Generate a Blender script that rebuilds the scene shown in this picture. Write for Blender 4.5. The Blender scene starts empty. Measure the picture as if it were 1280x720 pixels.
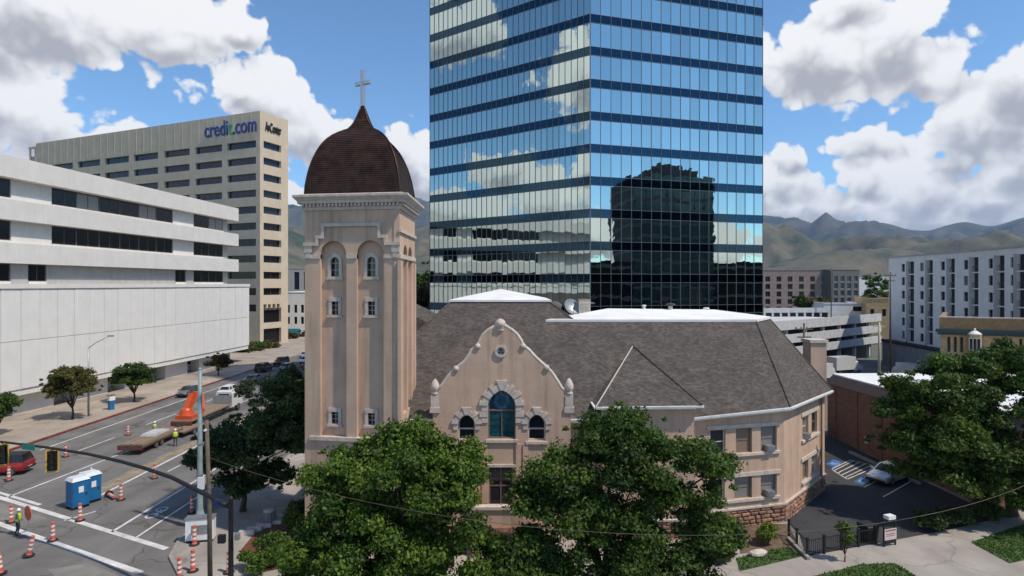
import bpy, bmesh, math, random
import numpy as np
from mathutils import Vector, Matrix
from mathutils.geometry import tessellate_polygon

random.seed(7)
RNG = np.random.default_rng(7)
SC = bpy.context.scene
COL = SC.collection
R = math.radians

# ------------------------------------------------------------------ camera
CAM_H, FPX, HOR = 17.0, 745.0, 355.0
cam_d = bpy.data.cameras.new("camera")
cam = bpy.data.objects.new("camera", cam_d); COL.objects.link(cam)
cam.location = (0, 0, CAM_H); cam.rotation_euler = (R(90), 0, 0)
cam_d.sensor_fit = 'HORIZONTAL'; cam_d.sensor_width = 36.0
cam_d.lens = 36.0 * FPX / 1280.0
cam_d.shift_y = -5.0 / 1280.0
cam_d.clip_start = 0.5; cam_d.clip_end = 40000
SC.camera = cam

# ------------------------------------------------------------------ exposure
SC.view_settings.view_transform = 'Standard'
SC.view_settings.look = 'None'
SC.view_settings.exposure = 0.26
SC.view_settings.gamma = 1.0
SC.cycles.max_bounces = 8
SC.cycles.diffuse_bounces = 3
SC.cycles.glossy_bounces = 4
SC.cycles.transmission_bounces = 4
SC.cycles.volume_bounces = 0
SC.cycles.use_denoising = True
SC.cycles.sample_clamp_indirect = 6.0

# ------------------------------------------------------------------ sun
SUN_AZ, SUN_EL = R(117), R(56)          # azimuth from +Y towards +X
sun_d = bpy.data.lights.new("sun", 'SUN'); sun_d.energy = 3.5; sun_d.angle = R(1.2)
sun_d.color = (1.0, 0.90, 0.77)
sun = bpy.data.objects.new("sun", sun_d); COL.objects.link(sun)
sv = Vector((math.sin(SUN_AZ) * math.cos(SUN_EL), math.cos(SUN_AZ) * math.cos(SUN_EL), math.sin(SUN_EL)))
sun.rotation_euler = sv.to_track_quat('Z', 'Y').to_euler()
sun.location = (60, 0, 90)

# ------------------------------------------------------------------ sky with fair-weather cumulus
def make_world():
    w = bpy.data.worlds.new("World"); SC.world = w; w.use_nodes = True
    w.cycles.sampling_method = 'MANUAL'; w.cycles.sample_map_resolution = 256
    nt = w.node_tree; nt.nodes.clear(); N = nt.nodes; L = nt.links
    def math_(op, a, b=None, clamp=False):
        n = N.new('ShaderNodeMath'); n.operation = op; n.use_clamp = clamp
        for i, s in enumerate((a, b)):
            if s is None: continue
            if isinstance(s, (int, float)): n.inputs[i].default_value = s
            else: L.new(s, n.inputs[i])
        return n.outputs[0]
    def vmath(op, *args):
        n = N.new('ShaderNodeVectorMath'); n.operation = op
        for i, s in enumerate(args):
            if isinstance(s, tuple): n.inputs[i].default_value = s
            else: L.new(s, n.inputs[i])
        return n
    def sstep(x, a, b):
        n = N.new('ShaderNodeMapRange'); n.interpolation_type = 'SMOOTHSTEP'
        L.new(x, n.inputs[0]); n.inputs[1].default_value = a; n.inputs[2].default_value = b
        return n.outputs[0]
    def noise(vec, scale, detail, rough):
        n = N.new('ShaderNodeTexNoise'); L.new(vec, n.inputs['Vector'])
        n.inputs['Scale'].default_value = scale; n.inputs['Detail'].default_value = detail
        n.inputs['Roughness'].default_value = rough
        return n
    tc = N.new('ShaderNodeTexCoord'); d = tc.outputs['Generated']
    sep = N.new('ShaderNodeSeparateXYZ'); L.new(d, sep.inputs[0])
    x, y, z = sep.outputs
    az = math_('ARCTAN2', x, y)
    az = math_('SUBTRACT', math_('PINGPONG', math_('ADD', az, math.pi / 4), math.pi), math.pi / 4)
    h = math_('SQRT', math_('ADD', math_('MULTIPLY', x, x), math_('MULTIPLY', y, y)))
    t = math_('DIVIDE', z, math_('MAXIMUM', h, 0.05))
    comb = N.new('ShaderNodeCombineXYZ'); L.new(az, comb.inputs[0]); L.new(t, comb.inputs[1])
    # warp
    nA = noise(d, 6.0, 4.0, 0.6)
    wA = vmath('SUBTRACT', nA.outputs['Color'], (0.5, 0.5, 0.5))
    wS = vmath('MULTIPLY', wA.outputs[0], (0.15, 0.10, 0.0))
    p = vmath('ADD', comb.outputs[0], wS.outputs[0]).outputs[0]
    # cumulus heaps: photo pixel centre, radii
    blobs = [(60, 18, 175, 62), (205, 36, 140, 46), (300, 42, 42, 20), (-40, 36, 110, 52),
             (40, 145, 120, 52), (-40, 130, 90, 60), (150, 174, 80, 30),
             (330, 118, 72, 52), (385, 165, 78, 42), (298, 114, 38, 24), (430, 185, 60, 34),
             (500, 190, 45, 50), (530, 215, 70, 40), (360, 255, 60, 40), 
             (1010, 70, 100, 62), (1100, 45, 110, 75), (1150, 85, 85, 50), (1060, 5, 70, 30),
             (1235, 140, 80, 62), (1290, 105, 70, 60), (1210, 175, 60, 40), (1290, 200, 70, 40),
             (1085, 178, 62, 26), (1068, 222, 46, 28), (990, 200, 26, 24), (985, 235, 44, 28),
             (1150, 228, 85, 42), (1240, 240, 95, 40), (1020, 258, 120, 34), (1140, 262, 130, 34), (1260, 264, 120, 34),
             (600, 250, 160, 34), (760, 262, 150, 26), (930, 240, 60, 40), (800, 35, 80, 55), (860, 200, 50, 26)]
    more = [(52, .30, .13, .09), (60, .12, .16, .06), (74, .36, .16, .10), (86, .14, .15, .06), (101, .30, .13, .08), (112, .10, .14, .05), (130, .07, .12, .04)]   # degrees, tan(elevation), radii: the same cumulus field carried on round the sky
    def field(dv, sa, sb):
        acc = None
        lst = []
        for (px, py, rx, ry) in blobs:
            dx = (px - 640) / FPX; k = 1 + dx * dx
            lst.append((math.atan(dx), (HOR - py) / FPX / math.sqrt(k), rx / FPX / k, ry / FPX / math.sqrt(k)))
        lst += [(R(a), t_, r1, r2) for a, t_, r1, r2 in more]
        for (a0, t0, ra, rt) in lst:
            ra *= sa
            t0 -= dv * rt; rt *= sb
            m = vmath('MULTIPLY_ADD', p, (1 / ra, 1 / rt, 0.0), (-a0 / ra, -t0 / rt, 0.0))
            l = vmath('LENGTH', m.outputs[0]).outputs['Value']
            acc = l if acc is None else math_('MINIMUM', acc, l)
        return math_('SUBTRACT', 1.0, acc)
    F = field(0.0, 1.0, 1.0)
    F2 = field(0.62, 1.0, 0.75)
    nB = noise(d, 13.0, 6.0, 0.62).outputs['Fac']
    # billows: creased noise gives cauliflower heads
    def billow(scale):
        n_ = noise(d, scale, 1.0, 0.5).outputs['Fac']
        return math_('ABSOLUTE', math_('SUBTRACT', n_, 0.5))
    puff = math_('ADD', math_('MULTIPLY', billow(15.0), 1.7), math_('MULTIPLY', billow(36.0), 1.2))
    puff = math_('SUBTRACT', puff, 0.26)
    nb = math_('MULTIPLY', math_('SUBTRACT', nB, 0.5), 1.5)
    dens = math_('ADD', math_('ADD', F, nb), puff)
    mask = sstep(dens, -0.08, 0.13)
    # self-shading: grey flat bases, white heads, soft relief between
    sh = math_('ADD', math_('ADD', F2, math_('MULTIPLY', nb, 0.7)), math_('MULTIPLY', puff, -0.9))
    gray = sstep(sh, -0.06, 1.0)
    ramp = N.new('ShaderNodeMix'); ramp.data_type = 'RGBA'
    L.new(gray, ramp.inputs[0])
    ramp.inputs[6].default_value = (0.96, 0.955, 0.95, 1)
    ramp.inputs[7].default_value = (0.44, 0.445, 0.475, 1)
    up = sstep(z, -0.01, 0.02)
    mask = math_('MULTIPLY', math_('MULTIPLY', mask, up), 0.97)
    sky = N.new('ShaderNodeTexSky'); sky.sky_type = 'NISHITA'; sky.sun_disc = False
    sky.sun_elevation = SUN_EL; sky.sun_rotation = SUN_AZ
    sky.altitude = 1300; sky.air_density = 1.0; sky.dust_density = 0.1; sky.ozone_density = 4.5
    tn = vmath('MULTIPLY', sky.outputs[0], (0.85, 1.0, 1.01))
    b1 = N.new('ShaderNodeBackground'); L.new(tn.outputs[0], b1.inputs[0]); b1.inputs[1].default_value = 0.15
    b2 = N.new('ShaderNodeBackground'); L.new(ramp.outputs[2], b2.inputs[0]); b2.inputs[1].default_value = 0.88
    mx = N.new('ShaderNodeMixShader'); L.new(mask, mx.inputs[0]); L.new(b1.outputs[0], mx.inputs[1]); L.new(b2.outputs[0], mx.inputs[2])
    out = N.new('ShaderNodeOutputWorld'); L.new(mx.outputs[0], out.inputs[0])
make_world()

# ------------------------------------------------------------------ helpers
def P(px, py, Y):
    return Vector(((px - 640) / FPX * Y, Y, CAM_H - (py - HOR) / FPX * Y))
def G(px, py, z=0.0):
    Y = FPX * (CAM_H - z) / (py - HOR)
    return Vector(((px - 640) / FPX * Y, Y, z))

class Frame:
    """a vertical facade: origin on the ground, u along it, d inward, z up"""
    def __init__(s, A, B):
        s.o = Vector((A[0], A[1], 0)); dv = Vector((B[0] - A[0], B[1] - A[1], 0))
        s.len = dv.length; s.u = dv / s.len; s.d = Vector((-s.u.y, s.u.x, 0))
        s.yaw = math.atan2(s.u.y, s.u.x)
    def pt(s, u, d, z): return s.o + s.u * u + s.d * d + Vector((0, 0, z))
    def px(s, px, py, d=0.0):
        r = Vector(((px - 640) / FPX, 1.0, -(py - HOR) / FPX))
        o = s.o + s.d * d
        k = o.dot(s.d) / r.dot(s.d)
        w = r * k
        return (w - s.o).dot(s.u), CAM_H + w.z
WORLD = Frame((0, 0), (1, 0))

class MB:
    def __init__(s, fr=None): s.v = []; s.f = []; s.fr = fr
    def P(s, p):
        return s.fr.pt(*p) if s.fr else Vector(p)
    def poly(s, *pts):
        n = len(s.v); s.v += [s.P(p) for p in pts]; s.f.append(tuple(range(n, n + len(pts)))); return s
    def box(s, x0, x1, y0, y1, z0, z1):
        n = len(s.v)
        s.v += [s.P(p) for p in ((x0, y0, z0), (x1, y0, z0), (x1, y1, z0), (x0, y1, z0), (x0, y0, z1), (x1, y0, z1), (x1, y1, z1), (x0, y1, z1))]
        s.f += [tuple(n + i for i in q) for q in ((0, 3, 2, 1), (4, 5, 6, 7), (0, 1, 5, 4), (1, 2, 6, 5), (2, 3, 7, 6), (3, 0, 4, 7))]
        return s
    def hexa(s, p8):
        n = len(s.v); s.v += [s.P(p) for p in p8]
        s.f += [tuple(n + i for i in q) for q in ((0, 3, 2, 1), (4, 5, 6, 7), (0, 1, 5, 4), (1, 2, 6, 5), (2, 3, 7, 6), (3, 0, 4, 7))]
        return s
    def bar(s, a, b, w, h=None, up=(0, 0, 1)):
        a = Vector(a); b = Vector(b); h = h or w
        t = (b - a).normalized(); up = Vector(up)
        sd = t.cross(up)
        if sd.length < 1e-4: sd = t.cross(Vector((0, 1, 0)))
        sd.normalize(); uu = sd.cross(t)
        pts = []
        for c in (a, b):
            for (i, j) in ((-1, -1), (1, -1), (1, 1), (-1, 1)):
                pts.append(c + sd * (i * w / 2) + uu * (j * h / 2))
        n = len(s.v); s.v += [s.P(p) for p in pts]
        s.f += [tuple(n + i for i in q) for q in ((0, 1, 2, 3), (7, 6, 5, 4), (0, 4, 5, 1), (1, 5, 6, 2), (2, 6, 7, 3), (3, 7, 4, 0))]
        return s
    def tube(s, pts, radii, n=8, cap=True):
        pts = [Vector(p) for p in pts]
        if isinstance(radii, (int, float)): radii = [radii] * len(pts)
        base = len(s.v); prev = None
        for i, p in enumerate(pts):
            t = (pts[min(i + 1, len(pts) - 1)] - pts[max(i - 1, 0)]).normalized()
            if prev is None:
                a = t.cross(Vector((0, 0, 1)))
                if a.length < 0.05: a = t.cross(Vector((1, 0, 0)))
            else:
                a = prev - t * prev.dot(t)
            a.normalize(); prev = a; b = t.cross(a)
            for k in range(n):
                an = 2 * math.pi * k / n
                s.v.append(s.P(p + (a * math.cos(an) + b * math.sin(an)) * radii[i]))
        for i in range(len(pts) - 1):
            for k in range(n):
                s.f.append((base + i * n + k, base + i * n + (k + 1) % n, base + (i + 1) * n + (k + 1) % n, base + (i + 1) * n + k))
        if cap:
            s.f.append(tuple(base + k for k in range(n))[::-1])
            s.f.append(tuple(base + (len(pts) - 1) * n + k for k in range(n)))
        return s
    def lathe(s, prof, n=16, c=(0, 0, 0)):
        base = len(s.v)
        for (r, z) in prof:
            for k in range(n):
                an = 2 * math.pi * k / n
                s.v.append(s.P((c[0] + r * math.cos(an), c[1] + r * math.sin(an), c[2] + z)))
        for i in range(len(prof) - 1):
            for k in range(n):
                s.f.append((base + i * n + k, base + i * n + (k + 1) % n, base + (i + 1) * n + (k + 1) % n, base + (i + 1) * n + k))
        s.f.append(tuple(base + k for k in range(n))[::-1])
        s.f.append(tuple(base + (len(prof) - 1) * n + k for k in range(n)))
        return s
    def plate(s, outer, holes=(), y0=0.0, y1=0.3, back=False):
        """vertical plate in the (x,z) plane of the frame with real openings; front at y0, reveals to y1"""
        loops = [list(outer)] + [list(h) for h in holes]
        tris = tessellate_polygon([[Vector((a, b, 0)) for a, b in l] for l in loops])
        flat = [q for l in loops for q in l]
        n = len(s.v); s.v += [s.P((a, y0, b)) for a, b in flat]
        m = len(s.v); s.v += [s.P((a, y1, b)) for a, b in flat]
        for t in tris:
            a, b, c = (flat[i] for i in t)
            area = (b[0] - a[0]) * (c[1] - a[1]) - (c[0] - a[0]) * (b[1] - a[1])
            t = t if area > 0 else t[::-1]
            s.f.append(tuple(n + i for i in t))
            if back: s.f.append(tuple(m + i for i in t[::-1]))
        o = 0
        for l in loops:
            k = len(l)
            for i in range(k):
                a, b = o + i, o + (i + 1) % k
                s.f.append((n + a, m + a, m + b, n + b))
            o += k
        return s
    def grid_wall(s, x0, x1, z0, z1, holes, y0=0.0, y1=0.3):
        """wall with many rectangular openings, cells between the grid lines, reveals in the openings"""
        xs = sorted(set([x0, x1] + [h[0] for h in holes] + [h[1] for h in holes]))
        zs = sorted(set([z0, z1] + [h[2] for h in holes] + [h[3] for h in holes]))
        xs = [q for q in xs if x0 <= q <= x1]; zs = [q for q in zs if z0 <= q <= z1]
        for j in range(len(zs) - 1):
            cz = (zs[j] + zs[j + 1]) / 2; run = None
            for i in range(len(xs) - 1):
                cx = (xs[i] + xs[i + 1]) / 2
                hole = any(h[0] < cx < h[1] and h[2] < cz < h[3] for h in holes)
                if not hole and run is None: run = xs[i]
                if run is not None and (hole or i == len(xs) - 2):
                    e = xs[i] if hole else xs[i + 1]
                    s.poly((run, y0, zs[j]), (e, y0, zs[j]), (e, y0, zs[j + 1]), (run, y0, zs[j + 1])); run = None
        for (a, b, c, d) in holes:
            s.poly((a, y0, c), (a, y1, c), (a, y1, d), (a, y0, d)); s.poly((b, y0, c), (b, y0, d), (b, y1, d), (b, y1, c))
            s.poly((a, y0, c), (b, y0, c), (b, y1, c), (a, y1, c)); s.poly((a, y0, d), (a, y1, d), (b, y1, d), (b, y0, d))
        return s
    def sheet(s, pts, z):
        """ground sheet from a 2-D outline"""
        l = [Vector((p[0], p[1], 0)) for p in pts]
        tris = tessellate_polygon([l]); n = len(s.v); s.v += [Vector((p[0], p[1], z)) for p in pts]
        for t in tris:
            a, b, c = (l[i] for i in t)
            ar = (b.x - a.x) * (c.y - a.y) - (c.x - a.x) * (b.y - a.y)
            t = t if ar > 0 else t[::-1]
            s.f.append(tuple(n + i for i in t))
        return s
    def slab(s, pts, z0, z1):
        s.sheet(pts, z1); k = len(pts); n = len(s.v)
        ar = sum(pts[i][0] * pts[(i + 1) % k][1] - pts[(i + 1) % k][0] * pts[i][1] for i in range(k))
        for p in pts: s.v.append(Vector((p[0], p[1], z0))); s.v.append(Vector((p[0], p[1], z1)))
        for i in range(k):
            a, b = n + 2 * i, n + 2 * ((i + 1) % k)
            s.f.append((a, b, b + 1, a + 1) if ar > 0 else (b, a, a + 1, b + 1))
        return s
    def mesh(s, name, off=None, smooth=False):
        me = bpy.data.meshes.new(name)
        o = off or Vector((0, 0, 0))
        me.from_pydata([tuple(Vector(v) - o) for v in s.v], [], s.f)
        if smooth: me.polygons.foreach_set('use_smooth', [True] * len(me.polygons))
        me.update()
        return me
    def build(s, name, mat, parent=None, smooth=False):
        """verts in world coordinates -> one mesh object, in its thing's own coordinates"""
        off = Vector(parent.get('_o', (0, 0, 0))) if parent else None
        return link(name, s.mesh(name, off, smooth), mat, parent)

def link(name, me, mat, parent=None, loc=None, rz=0.0):
    o = bpy.data.objects.new(name, me); COL.objects.link(o)
    if mat is not None and not me.materials: me.materials.append(mat)
    if parent:
        o.parent = parent
        if '_o' in parent: o['_o'] = list(parent['_o'])
    if loc is not None:
        off = Vector(parent.get('_o', (0, 0, 0))) if parent else Vector((0, 0, 0))
        o.location = Vector(loc) - off
    o.rotation_euler.z = rz
    return o
def tag(o, label=None, cat=None, group=None, kind=None):
    if label: o['label'] = label
    if cat: o['category'] = cat
    if group: o['group'] = group
    if kind: o['kind'] = kind
    return o
def thing(name, label, cat, loc=(0, 0, 0), group=None):
    o = bpy.data.objects.new(name, None); COL.objects.link(o)
    o.empty_display_size = 0.3
    o.location = loc; o['_o'] = list(loc)
    return tag(o, label, cat, group)
def local_thing(name, label, cat, loc, rz=0.0, group=None):
    """parts of this one are built in its own coordinates"""
    o = bpy.data.objects.new(name, None); COL.objects.link(o)
    o.empty_display_size = 0.3
    o.location = loc; o.rotation_euler.z = rz
    return tag(o, label, cat, group)
def copy_tree(o, parent=None):
    c = o.copy(); COL.objects.link(c); c.parent = parent
    for ch in list(o.children): copy_tree(ch, c)
    return c

# ------------------------------------------------------------------ materials
def mat(name, col, rough=0.8, var=0.12, scale=3.0, bump=0.0, bscale=None, metal=0.0, streak=0.0, spec=0.5, col2=None, detail=5.0, coat=0.0, attr=False):
    m = bpy.data.materials.new(name); m.use_nodes = True
    nt = m.node_tree; N = nt.nodes; L = nt.links; b = N['Principled BSDF']
    b.inputs['Roughness'].default_value = rough; b.inputs['Metallic'].default_value = metal
    b.inputs['Specular IOR Level'].default_value = spec
    b.inputs['Coat Weight'].default_value = coat
    tc = N.new('ShaderNodeNewGeometry')
    c = tuple(col) + (1,); c2 = tuple(col2) + (1,) if col2 else tuple(max(0, q * (1 - var * 2)) for q in col) + (1,)
    if not col2: c = tuple(min(1, q * (1 + var)) for q in col) + (1,)
    no = N.new('ShaderNodeTexNoise'); no.inputs['Scale'].default_value = scale; no.inputs['Detail'].default_value = detail
    no.inputs['Roughness'].default_value = 0.6
    L.new(tc.outputs['Position'], no.inputs['Vector'])
    mr = N.new('ShaderNodeMapRange'); L.new(no.outputs['Fac'], mr.inputs[0]); mr.inputs[1].default_value = 0.3; mr.inputs[2].default_value = 0.7
    mx = N.new('ShaderNodeMix'); mx.data_type = 'RGBA'; L.new(mr.outputs[0], mx.inputs[0])
    mx.inputs[6].default_value = c; mx.inputs[7].default_value = c2
    res = mx.outputs[2]
    if streak:
        mp = N.new('ShaderNodeMapping'); mp.inputs['Scale'].default_value = (1.4, 1.4, 0.09)
        L.new(tc.outputs['Position'], mp.inputs[0])
        n2 = N.new('ShaderNodeTexNoise'); n2.inputs['Scale'].default_value = 1.6; n2.inputs['Detail'].default_value = 6
        L.new(mp.outputs[0], n2.inputs['Vector'])
        r2 = N.new('ShaderNodeMapRange'); L.new(n2.outputs['Fac'], r2.inputs[0]); r2.inputs[1].default_value = 0.5; r2.inputs[2].default_value = 0.75
        r2.inputs[4].default_value = streak
        m2 = N.new('ShaderNodeMix'); m2.data_type = 'RGBA'; m2.blend_type = 'MULTIPLY'
        L.new(r2.outputs[0], m2.inputs[0]); L.new(res, m2.inputs[6]); m2.inputs[7].default_value = (0.45, 0.42, 0.4, 1)
        res = m2.outputs[2]
    if attr:
        at = N.new('ShaderNodeObjectInfo')
        m3 = N.new('ShaderNodeMix'); m3.data_type = 'RGBA'; m3.blend_type = 'MULTIPLY'; m3.inputs[0].default_value = 1.0
        r3 = N.new('ShaderNodeMapRange'); L.new(at.outputs['Random'], r3.inputs[0]); r3.inputs[3].default_value = 0.72; r3.inputs[4].default_value = 1.15
        cb = N.new('ShaderNodeCombineColor'); 
        for i in range(3): L.new(r3.outputs[0], cb.inputs[i])
        L.new(res, m3.inputs[6]); L.new(cb.outputs[0], m3.inputs[7]); res = m3.outputs[2]
    L.new(res, b.inputs['Base Color'])
    if bump:
        nb = N.new('ShaderNodeTexNoise'); nb.inputs['Scale'].default_value = bscale or scale * 6; nb.inputs['Detail'].default_value = 4
        L.new(tc.outputs['Position'], nb.inputs['Vector'])
        bp = N.new('ShaderNodeBump'); bp.inputs['Strength'].default_value = bump; bp.inputs['Distance'].default_value = 0.03
        L.new(nb.outputs['Fac'], bp.inputs['Height']); L.new(bp.outputs[0], b.inputs['Normal'])
    return m

def shingle_mat():
    m = mat('roof_shingles', (0.086, 0.072, 0.062), 0.92, 0.13, 0.8, detail=8)
    nt = m.node_tree; N = nt.nodes; L = nt.links; b = N['Principled BSDF']
    g = N.new('ShaderNodeNewGeometry')
    src = b.inputs['Base Color'].links[0].from_socket
    n = N.new('ShaderNodeTexNoise'); n.inputs['Scale'].default_value = 5.5; n.inputs['Detail'].default_value = 3
    mp = N.new('ShaderNodeMapping'); mp.inputs['Scale'].default_value = (0.8, 1.0, 5.0)
    L.new(g.outputs['Position'], mp.inputs[0]); L.new(mp.outputs[0], n.inputs['Vector'])
    r = N.new('ShaderNodeMapRange'); L.new(n.outputs['Fac'], r.inputs[0]); r.inputs[1].default_value = .35; r.inputs[2].default_value = .65; r.inputs[3].default_value = 0.68; r.inputs[4].default_value = 1.25
    cb = N.new('ShaderNodeCombineColor')
    for i in range(3): L.new(r.outputs[0], cb.inputs[i])
    m3 = N.new('ShaderNodeMix'); m3.data_type = 'RGBA'; m3.blend_type = 'MULTIPLY'; m3.inputs[0].default_value = 1
    L.new(src, m3.inputs[6]); L.new(cb.outputs[0], m3.inputs[7]); L.new(m3.outputs[2], b.inputs['Base Color'])
    # courses 12 cm high, tabs 25 cm wide, each tab its own shade
    def mth(op, x, y=None):
        q = N.new('ShaderNodeMath'); q.operation = op
        for i, v_ in enumerate((x, y)):
            if v_ is None: continue
            if isinstance(v_, (int, float)): q.inputs[i].default_value = v_
            else: L.new(v_, q.inputs[i])
        return q.outputs[0]
    sp = N.new('ShaderNodeSeparateXYZ'); L.new(g.outputs['Position'], sp.inputs[0])
    zz = mth('MULTIPLY', sp.outputs[2], 11.0); row = mth('FLOOR', zz); fr_ = mth('FRACT', zz)
    along = mth('ADD', mth('MULTIPLY', mth('ADD', sp.outputs[0], mth('MULTIPLY', sp.outputs[1], 0.25)), 3.4), mth('MULTIPLY', row, 0.37))
    cbn = N.new('ShaderNodeCombineXYZ'); L.new(mth('FLOOR', along), cbn.inputs[0]); L.new(row, cbn.inputs[1])
    wn = N.new('ShaderNodeTexWhiteNoise'); wn.noise_dimensions = '2D'; L.new(cbn.outputs[0], wn.inputs['Vector'])
    r5 = N.new('ShaderNodeMapRange'); L.new(wn.outputs['Value'], r5.inputs[0]); r5.inputs[3].default_value = .72; r5.inputs[4].default_value = 1.3
    c5 = N.new('ShaderNodeCombineColor')
    for i in range(3): L.new(r5.outputs[0], c5.inputs[i])
    m5 = N.new('ShaderNodeMix'); m5.data_type = 'RGBA'; m5.blend_type = 'MULTIPLY'; m5.inputs[0].default_value = 1
    L.new(m3.outputs[2], m5.inputs[6]); L.new(c5.outputs[0], m5.inputs[7]); L.new(m5.outputs[2], b.inputs['Base Color'])
    bp = N.new('ShaderNodeBump'); bp.inputs['Strength'].default_value = 0.6; bp.inputs['Distance'].default_value = 0.03
    L.new(mth('SUBTRACT', 1.0, fr_), bp.inputs['Height']); L.new(bp.outputs[0], b.inputs['Normal'])
    return m

def glass_mat(name, col, rough=0.05, metal=0.0, wav=0.0, spec=0.5):
    m = bpy.data.materials.new(name); m.use_nodes = True
    nt = m.node_tree; N = nt.nodes; L = nt.links; b = N['Principled BSDF']
    b.inputs['Base Color'].default_value = tuple(col) + (1,)
    b.inputs['Roughness'].default_value = rough; b.inputs['Metallic'].default_value = metal
    b.inputs['Specular IOR Level'].default_value = spec
    if wav:
        oi = N.new('ShaderNodeObjectInfo'); hv = N.new('ShaderNodeHueSaturation'); hv.inputs['Color'].default_value = tuple(col) + (1,)
        rr = N.new('ShaderNodeMapRange'); L.new(oi.outputs['Random'], rr.inputs[0]); rr.inputs[3].default_value = 0.86; rr.inputs[4].default_value = 1.08
        L.new(rr.outputs[0], hv.inputs['Value']); L.new(hv.outputs[0], b.inputs['Base Color'])
        g = N.new('ShaderNodeNewGeometry'); n = N.new('ShaderNodeTexNoise'); n.inputs['Scale'].default_value = 0.55; n.inputs['Detail'].default_value = 2
        L.new(g.outputs['Position'], n.inputs['Vector'])
        bp = N.new('ShaderNodeBump'); bp.inputs['Strength'].default_value = wav; bp.inputs['Distance'].default_value = 0.05
        L.new(n.outputs['Fac'], bp.inputs['Height']); L.new(bp.outputs[0], b.inputs['Normal'])
    return m

def leaf_mat(name, dark, light):
    m = bpy.data.materials.new(name); m.use_nodes = True
    nt = m.node_tree; N = nt.nodes; L = nt.links; b = N['Principled BSDF']
    at = N.new('ShaderNodeAttribute'); at.attribute_name = 'tint'
    mx = N.new('ShaderNodeMix'); mx.data_type = 'RGBA'; L.new(at.outputs['Fac'], mx.inputs[0])
    mx.inputs[6].default_value = tuple(dark) + (1,); mx.inputs[7].default_value = tuple(light) + (1,)
    L.new(mx.outputs[2], b.inputs['Base Color']); b.inputs['Roughness'].default_value = 0.55
    b.inputs['Specular IOR Level'].default_value = 0.3
    tr = N.new('ShaderNodeBsdfTranslucent'); L.new(mx.outputs[2], tr.inputs[0])
    ms = N.new('ShaderNodeMixShader'); ms.inputs[0].default_value = 0.36
    L.new(b.outputs[0], ms.inputs[1]); L.new(tr.outputs[0], ms.inputs[2]); L.new(ms.outputs[0], N['Material Output'].inputs[0])
    return m

def asphalt_mat(name, col, crack=0.55, stain=0.5):
    m = mat(name, col, 0.93, 0.16, 0.22, 0.25, 30, detail=9)
    nt = m.node_tree; N = nt.nodes; L = nt.links; b = N['Principled BSDF']; g = N.new('ShaderNodeNewGeometry')
    src = b.inputs['Base Color'].links[0].from_socket
    def mul(fac, colr, s_):
        x = N.new('ShaderNodeMix'); x.data_type = 'RGBA'; x.blend_type = 'MULTIPLY'; L.new(fac, x.inputs[0]); L.new(s_, x.inputs[6]); x.inputs[7].default_value = colr; return x.outputs[2]
    mp = N.new('ShaderNodeMapping'); mp.inputs['Scale'].default_value = (1.0, 0.10, 1); L.new(g.outputs['Position'], mp.inputs[0])
    n = N.new('ShaderNodeTexNoise'); n.inputs['Scale'].default_value = .55; n.inputs['Detail'].default_value = 6; L.new(mp.outputs[0], n.inputs['Vector'])
    r = N.new('ShaderNodeMapRange'); L.new(n.outputs['Fac'], r.inputs[0]); r.inputs[1].default_value = .48; r.inputs[2].default_value = .72; r.inputs[4].default_value = stain
    src = mul(r.outputs[0], (.55, .54, .53, 1), src)
    nw = N.new('ShaderNodeTexNoise'); nw.inputs['Scale'].default_value = .6; nw.inputs['Detail'].default_value = 4; L.new(g.outputs['Position'], nw.inputs['Vector'])
    vm = N.new('ShaderNodeVectorMath'); vm.operation = 'MULTIPLY_ADD'; L.new(nw.outputs['Color'], vm.inputs[0]); vm.inputs[1].default_value = (2.2, 2.2, 0); L.new(g.outputs['Position'], vm.inputs[2])
    vo = N.new('ShaderNodeTexVoronoi'); vo.feature = 'DISTANCE_TO_EDGE'; vo.inputs['Scale'].default_value = .16; L.new(vm.outputs[0], vo.inputs['Vector'])
    r2 = N.new('ShaderNodeMapRange'); L.new(vo.outputs['Distance'], r2.inputs[0]); r2.inputs[1].default_value = .004; r2.inputs[2].default_value = .016; r2.inputs[3].default_value = crack; r2.inputs[4].default_value = 0
    src = mul(r2.outputs[0], (.3, .3, .3, 1), src)
    ns = N.new('ShaderNodeTexNoise'); ns.inputs['Scale'].default_value = 1.3; ns.inputs['Detail'].default_value = 3; L.new(g.outputs['Position'], ns.inputs['Vector'])
    r3 = N.new('ShaderNodeMapRange'); L.new(ns.outputs['Fac'], r3.inputs[0]); r3.inputs[1].default_value = .66; r3.inputs[2].default_value = .74; r3.inputs[4].default_value = .45
    src = mul(r3.outputs[0], (.4, .4, .4, 1), src)
    L.new(src, b.inputs['Base Color'])
    return m

M = {}
M['stucco'] = mat('pink_stucco', (0.56, 0.395, 0.290), 0.92, 0.09, 0.45, 0.5, 14, streak=0.5, detail=9)
M['stucco_trim'] = mat('pale_stone_trim', (0.58, 0.50, 0.43), 0.85, 0.1, 3, 0.2, streak=0.4)
M['white_trim'] = mat('white_painted_trim', (0.74, 0.72, 0.68), 0.7, 0.06, 4, streak=0.3)
M['stone'] = mat('red_sandstone', (0.34, 0.185, 0.125), 0.9, 0.22, 4, 0.5, attr=True)
M['mortar'] = mat('sandstone_mortar', (0.22, 0.14, 0.10), 0.95, 0.12, 6)
M['shingle'] = shingle_mat()
M['membrane'] = mat('white_roof_membrane', (0.80, 0.79, 0.77), 0.6, 0.06, 0.6, streak=0.0)
M['copper'] = mat('brown_copper', (0.078, 0.038, 0.022), 0.45, 0.3, 1.6, 0.1, 4, metal=0.5)
M['silver'] = mat('polished_steel', (0.50, 0.51, 0.53), 0.3, 0.03, 3, metal=1.0)
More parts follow.
